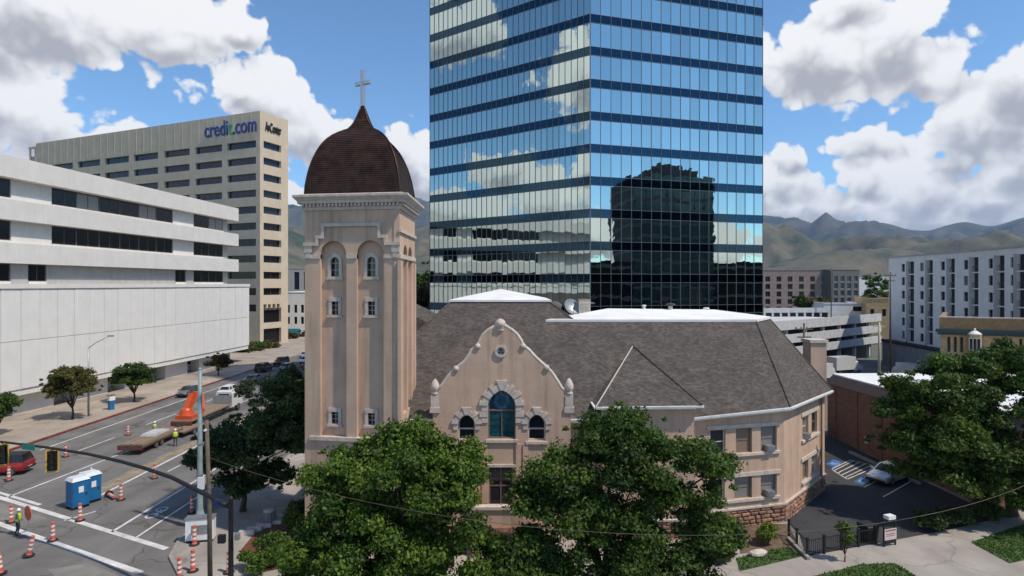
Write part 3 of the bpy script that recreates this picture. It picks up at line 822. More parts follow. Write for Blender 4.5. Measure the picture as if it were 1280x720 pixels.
# grass blades over the lawns: nobody could count them
def in_poly(p, poly):
    c = False; j = len(poly) - 1
    for i in range(len(poly)):
        if (poly[i][1] > p[1]) != (poly[j][1] > p[1]) and p[0] < (poly[j][0] - poly[i][0]) * (p[1] - poly[i][1]) / (poly[j][1] - poly[i][1]) + poly[i][0]: c = not c
        j = i
    return c
vs = []; ts = []
for l in LAWNS:
    q = [gz(*p) for p in l]; xs = [p[0] for p in q]; ys = [p[1] for p in q]
    k = int((max(xs) - min(xs)) * (max(ys) - min(ys)) * 90)
    for i in range(k):
        p = (RNG.uniform(min(xs), max(xs)), RNG.uniform(min(ys), max(ys)))
        if not in_poly(p, q): continue
        a = RNG.uniform(0, 6.28); w = 0.05; hh = RNG.uniform(.05, .12); dx, dy = math.cos(a) * w, math.sin(a) * w
        lx, ly = RNG.normal(0, .04), RNG.normal(0, .04)
        vs += [(p[0] - dx, p[1] - dy, .16), (p[0] + dx, p[1] + dy, .16), (p[0] + dx * .3 + lx, p[1] + dy * .3 + ly, .16 + hh), (p[0] - dx * .3 + lx, p[1] - dy * .3 + ly, .16 + hh)]
        ts += [RNG.random()] * 4
o = link('grass', leaf_mesh('grass', np.array(vs), np.array(ts), M['grass_blade']), None)
tag(o, 'short green grass on the verges by the car park', 'grass', kind='stuff')

# ================================================================== THE CHURCH
ch = thing('church', 'pink stucco church with copper-domed bell tower, shaped gable and grey hipped roof', 'church', (0, 40, 0))
class Skew(Frame):
    def __init__(s, A, B, d):
        super().__init__(A, B); s.n = s.d.copy(); s.d = Vector((d[0], d[1], 0))
    def px(s, px, py, d=0.0):
        r = Vector(((px - 640) / FPX, 1.0, -(py - HOR) / FPX)); o = s.o + s.d * d
        k = o.dot(s.n) / r.dot(s.n); w = r * k
        return (w - s.o).dot(s.u), CAM_H + w.z
# ---- bell tower
TA = ((381 - 640) / FPX * 37.5, 37.5); TB = ((499.5 - 640) / FPX * 36.6, 36.6)
T = Skew(TA, TB, (0, 1)); TW = T.len; TD = 5.6
T2 = Frame(TB, (TB[0] + 0.02, TB[1] + TD))
z_of = lambda py, fr=T, px=440: fr.px(px, py)[1]
ux = lambda px, fr=T, py=400: fr.px(px, py)[0]
ZC = z_of(262)            # underside of cornice
def arch(u0, u1, z0, zs, n=10, pointed=False):
    r = (u1 - u0) / 2; c = (u0 + u1) / 2; pts = [(u0, z0), (u1, z0)]
    if pointed:
        for i in range(n + 1):
            t = i / n; a = t * R(62); pts.append((u1 - (1 - math.cos(a)) * r / (1 - math.cos(R(62))), zs + math.sin(a) / math.sin(R(62)) * r * 1.15))
        for i in range(n - 1, -1, -1):
            t = i / n; a = t * R(62); pts.append((u0 + (1 - math.cos(a)) * r / (1 - math.cos(R(62))), zs + math.sin(a) / math.sin(R(62)) * r * 1.15))
    else:
        for i in range(n + 1): a = math.pi * i / n; pts.append((c + r * math.cos(a), zs + r * math.sin(a)))
    return pts
LEDGE = z_of(547)
ar = [(ux(400.5), ux(433)), (ux(446), ux(479.5))]
spring = z_of(318)
front_holes = [arch(a, c, LEDGE, spring) for a, c in ar]
b = MB(T); b.plate([(0, 0), (TW, 0), (TW, ZC), (0, ZC)], front_holes, 0, 0.38)
b.poly((0, 0, 0), (0, TD, 0), (0, TD, ZC), (0, 0, ZC)); b.poly((0, TD, 0), (TW, TD, 0), (TW, TD, ZC), (0, TD, ZC))
b.build('tower_wall', M['stucco'], ch)
# recess backs with window openings
def small_windows(fr, c, kinds):
    out = []
    for (pya, pyb, hw, rnd) in kinds: out.append((c - hw, c + hw, z_of(pyb), z_of(pya), rnd))
    return out
WK = [(321, 346, .27, True), (377, 394, .22, False), (517, 532, .22, False)]
for (a, c) in ar:
    m = (a + c) / 2; ws = small_windows(T, m, WK)
    holes = [arch(w[0], w[1], w[2], w[3] - w[1] + m, 8) if w[4] else [(w[0], w[2]), (w[1], w[2]), (w[1], w[3]), (w[0], w[3])] for w in ws]
    b = MB(T); b.plate([(a - .05, LEDGE - .1), (c + .05, LEDGE - .1), (c + .05, spring + (c - a) / 2 + .05), (a - .05, spring + (c - a) / 2 + .05)], holes, 0.36, 0.66)
    b.build('recess_wall', M['stucco'], ch)
    for w in ws:
        b = MB(T); t_ = .2
        if w[4]:
            r = w[1] - m; zs = w[3] - r
            o_ = arch(w[0] - t_, w[1] + t_, w[2] - .02, zs, 10, True); i_ = arch(w[0], w[1], w[2] + .02, zs, 8)
            b.plate(o_, [i_], 0.29, 0.39)
        else:
            b.box(w[0] - t_, w[1] + t_, .28, .4, w[3], w[3] + .24); b.box(w[0] - t_, w[0], .30, .4, w[2], w[3]); b.box(w[1], w[1] + t_, .30, .4, w[2], w[3])
        b.box(w[0] - t_ - .08, w[1] + t_ + .08, .22, .4, w[2] - .17, w[2] - .02)
        wo = b.build('window', M['stucco_trim'], ch)
        b = MB(T); b.box(w[0] - .02, w[1] + .02, .56, .58, w[2] - .02, w[3] + .02); pn = b.build('pane', M['dark_glass'], wo)
        b = MB(T); b.box(m - .02, m + .02, .53, .56, w[2], w[3])
        for q in (0.35, .7): b.box(w[0], w[1], .535, .558, w[2] + (w[3] - w[2]) * q - .018, w[2] + (w[3] - w[2]) * q + .018)
        b.build('glazing_bar', M['stucco_trim'], wo)
# right flank of the tower with its own tall recess
sr = (1.25, TD - 1.25)
b = MB(T2); b.plate([(0, 0), (TD, 0), (TD, ZC), (0, ZC)], [arch(sr[0], 2.6, LEDGE + 1.2, spring), arch(3.0, sr[1], LEDGE + 1.2, spring)], 0, 0.35)
b.build('tower_side_wall', M['stucco'], ch)
b = MB(T2); b.box(.5, TD - .3, .35, .5, LEDGE, ZC - .6); b.build('recess_wall', M['stucco'], ch)
# string courses, impost bands, stepped label mould
imp = z_of(320)
for (p, q) in ((0, ar[0][0]), (ar[0][1], ar[1][0]), (ar[1][1], TW)):
    b = MB(T); b.box(p, q, -.07, .3, imp - .16, imp + .1); b.build('impost_band', M['stucco_trim'], ch)
b = MB(T); b.box(.35, TW - .02, -.14, .05, LEDGE - .22, LEDGE + .02); b.build('ledge', M['stucco_trim'], ch)
b = MB(T)
zt, zm, zl = z_of(283), z_of(294), z_of(303)
uu = [ux(389), ux(395), ux(402), ux(476), ux(484), ux(491)]
th = .2
b.box(uu[2], uu[3], -.16, .05, zt, zt + th)
b.box(uu[2] - .0, uu[2] + th, -.15, .04, zm, zt); b.box(uu[3] - th, uu[3], -.15, .04, zm, zt)
b.box(uu[1], uu[2] + th - .02, -.16, .05, zm - th, zm); b.box(uu[3] - th + .02, uu[4], -.16, .05, zm - th, zm)
b.box(uu[1], uu[1] + th, -.15, .04, zl, zm - th); b.box(uu[4] - th, uu[4], -.15, .04, zl, zm - th)
b.box(-.05, uu[1] + th - .02, -.16, .05, zl - th, zl); b.box(uu[4] - th + .02, TW + .04, -.16, .05, zl - th, zl)
b.build('label_mould', M['stucco_trim'], ch)
for (p, q) in ((0.02, .5), (TW - .5, TW - .02)):
    b = MB(T); b.box(p, q, -.12, .05, zl - .62, zl - th); b.box(p + .08, q - .08, -.1, .05, zl - .95, zl - .62); b.build('corbel', M['stucco_trim'], ch)
b = MB(T2); b.box(-.1, TD, -.12, .05, zt - .4, zt - .2); b.box(-.05, TD, -.08, .05, imp - .16, imp + .1); b.build('label_mould', M['stucco_trim'], ch)
b = MB(T2); b.box(-.12, .35, -.1, .1, LEDGE, ZC - 3.2); b.box(TD - .55, TD, -.1, .1, LEDGE, ZC - 3.2); b.build('corner_pier', M['stucco'], ch)
# cornice: bed mould, dentils, corona, cyma
def ring(b, e, z0, z1, e2=None):
    e2 = e if e2 is None else e2
    p = [(-e, -e, z0), (TW + e, -e, z0), (TW + e, TD + e, z0), (-e, TD + e, z0), (-e2, -e2, z1), (TW + e2, -e2, z1), (TW + e2, TD + e2, z1), (-e2, TD + e2, z1)]
    b.hexa(p)
b = MB(T); ring(b, .08, ZC - .02, ZC + .16, .14); ring(b, .14, ZC + .165, ZC + .36); ring(b, .36, ZC + .38, ZC + .56, .40); ring(b, .42, ZC + .565, ZC + .76, .62); ring(b, .62, ZC + .765, ZC + .90); ring(b, .45, ZC + .905, ZC + 1.0, .2)
b.build('cornice', M['stucco_trim'], ch)
dm = MB(); dm.box(0, .13, 0, .18, 0, .17); dm = dm.mesh('dentil'); dm.materials.append(M['stucco_trim'])
nd_ = 26
for i in range(nd_): link('dentil', dm, None, ch, T.pt(-.1 + i * (TW + .2) / nd_, -.31, ZC + .2), T.yaw)
for i in range(nd_ - 3): link('dentil', dm, None, ch, T2.pt(-.1 + i * (TD + .2) / (nd_ - 3), -.31, ZC + .2), T2.yaw)
# square copper dome in lapped courses with an ogee tip
ZD = ZC + 1.0; DH = 6.35
prof = [(0, 1.0), (.08, .992), (.14, .975), (.20, .953), (.255, .93), (.32, .895), (.373, .86), (.43, .815), (.494, .755), (.55, .685), (.60, .605), (.64, .52), (.675, .42), (.70, .325), (.72, .262), (.75, .215), (.78, .178), (.82, .14), (.87, .102), (.92, .066), (.97, .034), (1.0, .022)]
hs = np.array([p[0] for p in prof]); ss = np.array([p[1] for p in prof])
b = MB(T); nc = 46; cu_, cd_ = TW / 2, TD / 2
for i in range(nc):
    h0, h1 = i / nc, (i + 1) / nc
    s0, s1 = np.interp(h0, hs, ss), np.interp(h1, hs, ss)
    lap = 0.032
    q = []
    for (h, s_, e) in ((h0, s0, lap), (h1, s1, 0.0)):
        hw, hd = cu_ * 1.0 * s_ + e, cd_ * 1.0 * s_ + e
        k = min(hw, hd) * .09
        q.append([(cu_ + sx * hw, cd_ + sy * hd, ZD + DH * h) for sx, sy in ((-1, -1), (1, -1), (1, 1), (-1, 1))])
    b.hexa(q[0] + q[1])
b.build('dome', M['copper'], ch)
b = MB(T)
for (sx, sy) in ((-1, -1), (1, -1), (1, 1), (-1, 1)):
    pts = [(cu_ + sx * (cu_ * np.interp(h, hs, ss) + .02), cd_ + sy * (cd_ * np.interp(h, hs, ss) + .02), ZD + DH * h) for h in np.linspace(0, .97, 24)]
    b.tube(pts, [.05] * 24, 5)
b.build('dome_rib', M['copper'], ch, True)
b = MB(T)
for h, e in ((.70, .08), (.725, .05), (.82, .05)):
    s_ = np.interp(h, hs, ss); hw, hd = cu_ * s_ + e, cd_ * s_ + e
    b.box(cu_ - hw, cu_ + hw, cd_ - hd, cd_ + hd, ZD + DH * h - .05, ZD + DH * h + .05)
b.build('dome_collar', M['copper'], ch)
cc = T.pt(cu_, cd_, ZD + DH - .1); cz = cc.z; ca = R(-28)
b = MB(); ct = Vector((math.cos(ca), math.sin(ca), 0))
topz = CAM_H + (HOR - 88) / FPX * cc.y; armz = CAM_H + (HOR - 104) / FPX * cc.y
b.bar((cc.x, cc.y, cz), (cc.x, cc.y, topz), .28, .22, up=tuple(ct)); 
b.bar(Vector((cc.x, cc.y, armz)) - ct * .62, Vector((cc.x, cc.y, armz)) + ct * .62, .2, .24)
b.build('cross', M['silver'], ch)

# ---- shaped gable
GA = ((541 - 640) / FPX * 39.2, 39.2); GB = ((713.5 - 640) / FPX * 39.2, 39.2)
GF = Frame(GA, GB)
left = [(544, 491), (552, 483), (557, 476), (561, 470), (570, 461), (581, 452.6), (586, 445), (590, 438), (597, 433), (600, 426), (604, 419), (611, 413), (620, 408), (625.5, 405)]
right = [(631.5, 408), (640, 413.5), (646, 418.5), (651, 426), (654, 433), (661, 438), (666, 444), (672, 450), (683.5, 460), (690, 467), (696, 476), (702, 486), (709, 490)]
cop = [GF.px(*p) for p in left + right]
outl = [(0, 0), (GF.len, 0), (GF.len, GF.px(713, 494)[1])] + cop[::-1] + [(0, GF.px(541, 494)[1])]
def pwin(p0, p1, pyb, pys): 
    a, zb = GF.px(p0, pyb); c, _ = GF.px(p1, pyb); return a, c, zb, GF.px(p0, pys)[1]
cw = [pwin(572.5, 594, 551, 530), pwin(610, 644.5, 549, 507), pwin(660, 682, 551, 530)]
door = (GF.px(611, 583)[0], GF.px(641, 583)[0], GF.px(611, 633)[1], GF.px(611, 584)[1])
holes = [arch(w[0], w[1], w[2], w[3], 8, True) for w in cw] + [[(door[0], door[2]), (door[1], door[2]), (door[1], door[3]), (door[0], door[3])]]
b = MB(GF); b.plate(outl, holes, 0, 0.42, True); b.build('gable_wall', M['stucco'], ch)
b = MB(GF); pts = [(p[0], .1, p[1] + .03) for p in cop]; b.tube(pts, .125, 8)
for i in (4, 8, len(cop) - 9, len(cop) - 5): b.tube([(cop[i][0], -.1, cop[i][1]), (cop[i][0], .3, cop[i][1])], .2, 8)
b.build('gable_coping', M['stucco_trim'], ch, True)
for (px_, pt_, pb_) in ((543.5, 474, 494), (711.5, 473, 494)):
    u, zt_ = GF.px(px_, pt_); zb_ = GF.px(px_, pb_)[1]; H_ = zt_ - zb_
    b = MB(GF); b.lathe([(.16, 0), (.26, .05 * H_), (.26, .14 * H_), (.18, .2 * H_), (.26, .3 * H_), (.31, .45 * H_), (.28, .62 * H_), (.19, .82 * H_), (.07, .97 * H_), (.02, H_)], 14, (u, .15, zb_))
    b.build('finial', M['stucco_trim'], ch, True)
    b = MB(GF); zc = GF.px(px_, 512)[1]; b.box(u - .32, u + .32, -.1, .3, zc - .2, zc + .16); b.box(u - .26, u + .26, -.06, .25, zc + .16, zb_); b.build('kneeler', M['stucco_trim'], ch)
u, zb_ = GF.px(625.5, 412)
b = MB(GF); b.lathe([(.18, -.15), (.26, 0), (.19, .08), (.29, .2), (.36, .38), (.3, .56), (.16, .68), (.03, .72)], 14, (u, .1, zb_)); b.build('finial', M['stucco_trim'], ch, True)
u, zc = GF.px(626, 439)
b = MB(GF)
seg = 20; ro, ri = .40, .27
for k in range(seg):
    a0, a1 = 2 * math.pi * k / seg, 2 * math.pi * (k + 1) / seg
    q = [(u + r * math.cos(a), d, zc + r * math.sin(a)) for d in (-.12, .02) for a, r in ((a0, ri), (a0, ro), (a1, ro), (a1, ri))]
    b.hexa(q)
mo = b.build('medallion', M['stucco_trim'], ch)
b = MB(GF); b.plate([(u + .27 * math.cos(k * math.pi / 10), zc + .27 * math.sin(k * math.pi / 10)) for k in range(20)], (), -.03, .02); b.build('disc', M['grey_panel'], mo)
b = MB(GF)
for (dx, dz) in ((0, .1), (-.1, -.08), (.1, -.08)):
    b.plate([(u + dx + .085 * math.cos(k * math.pi / 5), zc + dz + .085 * math.sin(k * math.pi / 5)) for k in range(10)], (), -.06, -.02)
b.build('trefoil', M['lead'], mo)
# stone voussoirs round the three windows, each block its own
def voussoirs(w, t, nb, jamb):
    o_ = arch(w[0], w[1], w[2], w[3], 16, True)[2:]
    pts = [Vector((p[0], 0, p[1])) for p in o_]
    seg = [(pts[i + 1] - pts[i]).length for i in range(len(pts) - 1)]; tot = sum(seg)
    def at(s_):
        for i, l in enumerate(seg):
            if s_ <= l or i == len(seg) - 1:
                p = pts[i].lerp(pts[i + 1], min(1, s_ / l)); tg = (pts[i + 1] - pts[i]).normalized(); return p, Vector((tg.z, 0, -tg.x))
            s_ -= l
    for k in range(nb):
        (p0, n0), (p1, n1) = at(tot * (k + .03) / nb), at(tot * (k + .97) / nb)
        tt = t * (1.28 if k % 2 == 0 else 0.92)
        if k == nb // 2: tt = t * 1.55
        d0 = -.12 if k % 2 == 0 else -.08
        q = [p0, p0 + n0 * tt, p1 + n1 * tt, p1]
        b = MB(GF); b.hexa([(v.x, d0, v.z) for v in q] + [(v.x, .1, v.z) for v in q]); b.build('voussoir', M['stucco_trim'], ch)
    for s_ in (0, 1):
        z = w[3]; k = 0
        while z - .34 > w[3] - jamb:
            tt = t * (1.2 if k % 2 else .9); u0 = w[0] - tt if s_ == 0 else w[1]; u1 = w[0] if s_ == 0 else w[1] + tt
            b = MB(GF); b.box(u0, u1, -.1 if k % 2 else -.07, .1, z - .36, z - .02); b.build('jamb_stone', M['stucco_trim'], ch); z -= .38; k += 1
voussoirs(cw[1], .46, 13, 1.2); voussoirs(cw[0], .34, 9, .42); voussoirs(cw[2], .34, 9, .42)
for i, w in enumerate(cw):
    b = MB(GF); b.box(w[0] - .15, w[1] + .15, -.14, .3, w[2] - .2, w[2] - .02); b.build('sill', M['stucco_trim'], ch)
    b = MB(GF); b.plate(arch(w[0] - .0, w[1] + .0, w[2], w[3], 8, True), [arch(w[0] + .09, w[1] - .09, w[2] + .09, w[3], 8, True)], .2, .3)
    zt_ = w[3] - .35
    b.box(w[0] + .08, w[1] - .08, .22, .29, zt_ - .05, zt_ + .05)
    if i == 1: b.box((w[0] + w[1]) / 2 - .03, (w[0] + w[1]) / 2 + .03, .23, .285, w[2] + .08, zt_)
    wo = b.build('window', M['stucco_trim'] if i != 1 else M['win_brown'], ch)
    b = MB(GF); b.plate(arch(w[0] - .0, w[1] + .0, w[2], w[3], 8, True), (), .3, .32); b.build('pane', M['teal_glass'] if i == 1 else M['dark_glass'], wo)
    if i == 1:
        b = MB(GF); c_ = (w[0] + w[1]) / 2; zz = w[3] + .25
        for k in range(16):
            a0, a1 = k * math.pi / 8, (k + .8) * math.pi / 8
            b.hexa([(c_ + r * math.cos(a) * .85, d, zz + r * math.sin(a)) for d in (.27, .3) for a, r in ((a0, .34), (a0, .62), (a1, .62), (a1, .34))])
        b.build('rosette', M['blue_glass'], wo)
        b = MB(GF)
        for k in range(1, 6): b.box(w[0] + .08, w[1] - .08, .285, .299, w[2] + k * .42, w[2] + k * .42 + .025)
        b.build('leading', M['lead'], wo)
window(ch, GF, door[0] + .0, door[1] - .0, door[2], door[3], .3, 'win_brown', 'dark_glass', 2, 2, .09)
b = MB(GF); b.box(door[0] - .2, door[1] + .2, -.1, .1, door[3] + .02, door[3] + .2); b.build('lintel', M['stucco_trim'], ch)
# pilaster strips under the gable windows
for px_ in (597, 606, 648, 657):
    u = GF.px(px_, 560)[0]; b = MB(GF); b.box(u - .17, u + .17, -.09, .02, 2.6, cw[0][2] - .2); b.build('pilaster', M['stucco'], ch)
# porch in front
PF = Frame(((588 - 640) / FPX * 36.8, 36.8), ((668 - 640) / FPX * 36.8, 36.8))
b = MB(PF); zc_ = PF.px(620, 634)[1]; zl_ = PF.px(620, 658)[1]
b.box(0, PF.len, 0, .3, zl_, zc_ - .14); b.box(0, .3, .3, 2.4, zl_, zc_ - .14); b.box(PF.len - .3, PF.len, .3, 2.4, zl_, zc_ - .14); b.build('porch_parapet', M['stucco'], ch)
b = MB(PF); b.box(-.12, PF.len + .12, -.12, .42, zc_ - .14, zc_ + .04); b.build('porch_coping', M['stucco_trim'], ch)
b = MB(PF); b.box(-.15, PF.len + .15, -.15, 2.45, zl_ - .3, zl_ - .01); b.build('porch_floor', M['stone'], ch)
for q in (.1, .45, .9):
    b = MB(PF); u = PF.len * q; b.box(u - .3, u + .3, 0, .6, .1, zl_ - .3); b.build('porch_pier', M['stone'], ch)

# ---- nave walls, eaves and roofs
YW, ZE = 40.0, 8.05
NF = Frame((TB[0], YW), (5.9, YW))
b = MB(NF); b.box(0, NF.len, 0, .4, 0, ZE - .05); b.build('wall', M['stucco'], ch)
def eave(pts, h=.28, t=.42):
    b = MB()
    for i in range(len(pts) - 1):
        a, c = Vector(pts[i]), Vector(pts[i + 1]); n = (c - a).normalized(); s_ = Vector((n.y, -n.x, 0))
        q = [a - Vector((0, 0, h)), a - s_ * -t * 0 - Vector((0, 0, h)), a, a]
        b.hexa([a + s_ * .0 - Vector((0, 0, h)), c - Vector((0, 0, h)), c - s_ * t - Vector((0, 0, h)), a - s_ * t - Vector((0, 0, h)), a, c, c - s_ * t, a - s_ * t])
        b.hexa([a + s_ * .12 - Vector((0, 0, .16)), c + s_ * .12 - Vector((0, 0, .16)), c + s_ * .003 - Vector((0, 0, .16)), a + s_ * .003 - Vector((0, 0, .16)), a + s_ * .14 - Vector((0, 0, .02)), c + s_ * .14 - Vector((0, 0, .02)), c + s_ * .003 - Vector((0, 0, .02)), a + s_ * .003 - Vector((0, 0, .02))])
    return b
eave([(TB[0], 39.55, ZE), (GA[0], 39.55, ZE)]).build('eave', M['white_trim'], ch)
eave([(GB[0] + .02, 39.55, ZE), (6.0, 39.55, ZE)]).build('eave', M['white_trim'], ch)
W1 = Frame((11.5, 40.3), (19.35, 42.35)); W2 = Frame((19.35, 42.35), (25.7, 49.0)); W3 = Frame((25.7, 49.0), (24.6, 62))
ew = [(11.5, 39.8, 8.05), (19.55, 41.85, 8.35), (26.2, 48.8, 8.3), (25.2, 62, 8.3)]
eave(ew).build('eave', M['white_trim'], ch)
SL = .716
zf = lambda y: 8.07 + SL * (y - 39.55)
yd = 47.9; zd = zf(yd)
b = MB()
b.poly((-12.6, 39.55, zf(39.55)), (11.5, 39.55, zf(39.55)), (11.5, yd, zd), (5.0, yd, zd), (3.05, 50, zf(50)), (-5.05, 50, zf(50)))
b.poly((-12.6, 39.55, zf(39.55)), (-5.05, 50, zf(50)), (-5.05, 58, zf(50)), (-12.6, 68, zf(39.55)))
b.poly((3.05, 50, zf(50)), (5.0, yd, zd), (8.5, 60, zd - 2), (3.05, 58, zf(50)))
b.poly((-5.05, 58, zf(50)), (3.05, 58, zf(50)), (12, 68, zf(39.55)), (-12.6, 68, zf(39.55)))
b.build('roof', M['shingle'], ch)
b = MB()
wc = [(19.6, yd, zd), (22.4, 52.0, zd), (22.0, 58, zd)]
b.poly((11.5, 39.75, 8.07), (19.55, 41.85, 8.37), wc[0], (11.5, yd, zd))
b.poly((19.55, 41.85, 8.37), (26.2, 48.8, 8.32), wc[1], wc[0])
b.poly((26.2, 48.8, 8.32), (25.2, 62, 8.32), wc[2], wc[1])
b.build('roof', M['shingle'], ch)
for pq in (((19.55, 41.85, 8.42), (19.6, yd, zd + .03)), ((26.2, 48.8, 8.37), wc[1]), ((-12.6, 39.55, zf(39.55) + .03), (-5.05, 50, zf(50) + .03)), ((3.05, 50, zf(50)), (5.0, yd, zd + .03))):
    b = MB(); b.tube(pq, .07, 6); b.build('hip_cap', M['shingle'], ch)
# white cap over the crossing and white deck of the wing
b = MB(); z0 = zf(50); e = .25
cb = [(-5.05 - e, 50 - e), (3.05 + e, 50 - e), (3.05 + e, 58 + e), (-5.05 - e, 58 + e)]
b.slab(cb, z0 - .05, z0 + .1)
ap = (-1.0, 54, z0 + 1.0)
for i in range(4): b.poly((*cb[i], z0 + .104), (*cb[(i + 1) % 4], z0 + .104), ap)
b.build('roof_cap', M['membrane'], ch)
b = MB(); dk = [(2.7, yd - .15), (19.65, yd - .15), (22.6, 52.0), (22.2, 58.3), (7.5, 58.3)]
b.slab(dk, zd - .08, zd + .1)
ra, rb = (8.5, 53, zd + .78), (18.0, 53, zd + .68)
dz = zd + .104
q = [(p[0], p[1], dz) for p in dk]
b.poly(q[0], q[1], rb, ra); b.poly(q[1], q[2], rb); b.poly(q[2], q[3], rb); b.poly(q[3], q[4], ra, rb); b.poly(q[4], q[0], ra)
b.build('roof_deck', M['membrane'], ch)
# rear wing roof seen between bell tower and glass tower
b = MB(); b.poly((-13.6, 60, 15.6), (-8.0, 60, 12.9), (-8.0, 72, 12.9), (-13.6, 72, 15.6)); b.poly((-13.6, 60, 0), (-8, 60, 0), (-8, 60, 12.9), (-13.6, 60, 15.6)); b.build('roof', M['shingle'], ch)
# hipped bay
BA = (5.95, 39.4); BB = (12.05, 39.4); BF = Frame(BA, BB)
b = MB(BF); b.box(0, BF.len, 0, 2.2, 0, 8.75); b.build('bay_wall', M['stucco'], ch)
zb = 8.95; y9 = 39.55 + (zb - 8.07) / SL
b = MB(); Aq, Bq, apx = (5.5, 39.0, zb), (12.45, 39.0, zb + .12), (9.15, 45.1, zf(45.1) + .25)
b.poly(Aq, Bq, apx); b.poly((5.5, y9, zb + .02), Aq, apx); b.poly(Bq, (12.45, y9 + .15, zb + .12), apx); b.build('bay_roof', M['shingle'], ch)
b = MB(); b.tube([(5.5, 39.0, zb + .02), (apx[0], apx[1], apx[2] + .03)], .045, 6); b.build('flashing', M['stucco_trim'], ch)
b = MB(); b.tube([(12.45, 39.0, zb + .14), (apx[0], apx[1], apx[2] + .05)], .07, 6); b.build('hip_cap', M['shingle'], ch)
eave([(5.5, y9, zb + .01), (5.5, 39.0, zb + .01), (12.45, 39.0, zb + .1), (12.45, 40.6, zb + .1)], .24, .4).build('eave', M['white_trim'], ch)

# ---- office wing
def wing(fr, wins, zt, gmats):
    holes = [(a, c, d, e) for a, c, d, e in wins]
    b = MB(fr); b.grid_wall(0, fr.len, 1.35, zt, holes, 0, .35)
    b.build('wall', M['stucco'], ch)
    for i, (a, c, d, e) in enumerate(holes):
        window(ch, fr, a, c, d, e, .26, 'win_brown' if i % 3 else 'win_white', gmats[i % len(gmats)], 1, 2, .07)
def wpx(fr, x0, x1, y0, y1):
    xm = (x0 + x1) / 2
    return (fr.px(x0, y0)[0], fr.px(x1, y0)[0], fr.px(xm, y1)[1], fr.px(xm, y0)[1])
w1 = [wpx(W1, 888, 907, 537, 568), wpx(W1, 920, 940, 535, 566), wpx(W1, 951, 971, 532, 564), wpx(W1, 886, 906, 598, 628), wpx(W1, 918, 940, 596, 623), wpx(W1, 951, 971, 593, 620)]
zt1, zt0 = w1[1][3], w1[1][2]; zl1, zl0 = w1[4][3], w1[4][2]
w1 = [(a, c, zt0, zt1) if i < 3 else (a, c, zl0, zl1) for i, (a, c, d, e) in enumerate(w1)]
wing(W1, w1, 8.1, ['dark_glass', 'tan_blind_glass', 'blind_glass', 'dark_glass', 'blind_glass', 'blind_glass'])
w2 = [wpx(W2, 1003, 1010.5, 517, 549), wpx(W2, 1014.5, 1021.5, 512, 543), wpx(W2, 1003, 1010.5, 572, 604), wpx(W2, 1014.5, 1021.5, 566, 597)]
w2 = [(a, c, zt0 - .05, zt1 - .05) if i < 2 else (a, c, zl0 - .05, zl1 - .05) for i, (a, c, d, e) in enumerate(w2)]
wing(W2, w2, 8.1, ['tan_blind_glass', 'dark_glass', 'tan_blind_glass', 'blind_glass'])
b = MB(W3); b.box(0, W3.len, 0, .35, 0, 8.1); b.build('wall', M['stucco'], ch)
def heads(fr, ws, name='window_head'):
    a = min(w[0] for w in ws); c = max(w[1] for w in ws); z0, z1 = ws[0][2], ws[0][3]
    b = MB(fr); b.box(a - .3, c + .3, -.08, .03, z1 + .03, z1 + .3); b.build('window_head', M['stucco_trim'], ch)
    b = MB(fr); b.box(a - .25, c + .25, -.14, .05, z0 - .2, z0 - .015); b.build('sill', M['stucco_trim'], ch)
heads(W1, w1[:3]); heads(W1, w1[3:]); heads(W2, w2[:2]); heads(W2, w2[2:])
for (fr, w) in ((W1, w1[2]), (W1, w1[5]), (W2, w2[0])):
    b = MB(fr); c_ = (w[0] + w[1]) / 2; b.box(c_ - .3, c_ + .3, -.3, .2, w[2] + .01, w[2] + .42)
    for k in range(5): b.box(c_ - .26, c_ + .26, -.325, -.3, w[2] + .06 + k * .07, w[2] + .09 + k * .07)
    b.build('air_conditioner', M['galv'], ch)
b = MB(W2); b.tube([(W2.len - 1.2, -.12, 8.0), (W2.len - 1.2, -.12, 1.5), (W2.len - 1.2, -.3, .6)], .07, 8); b.build('downpipe', M['brown_metal'], ch)
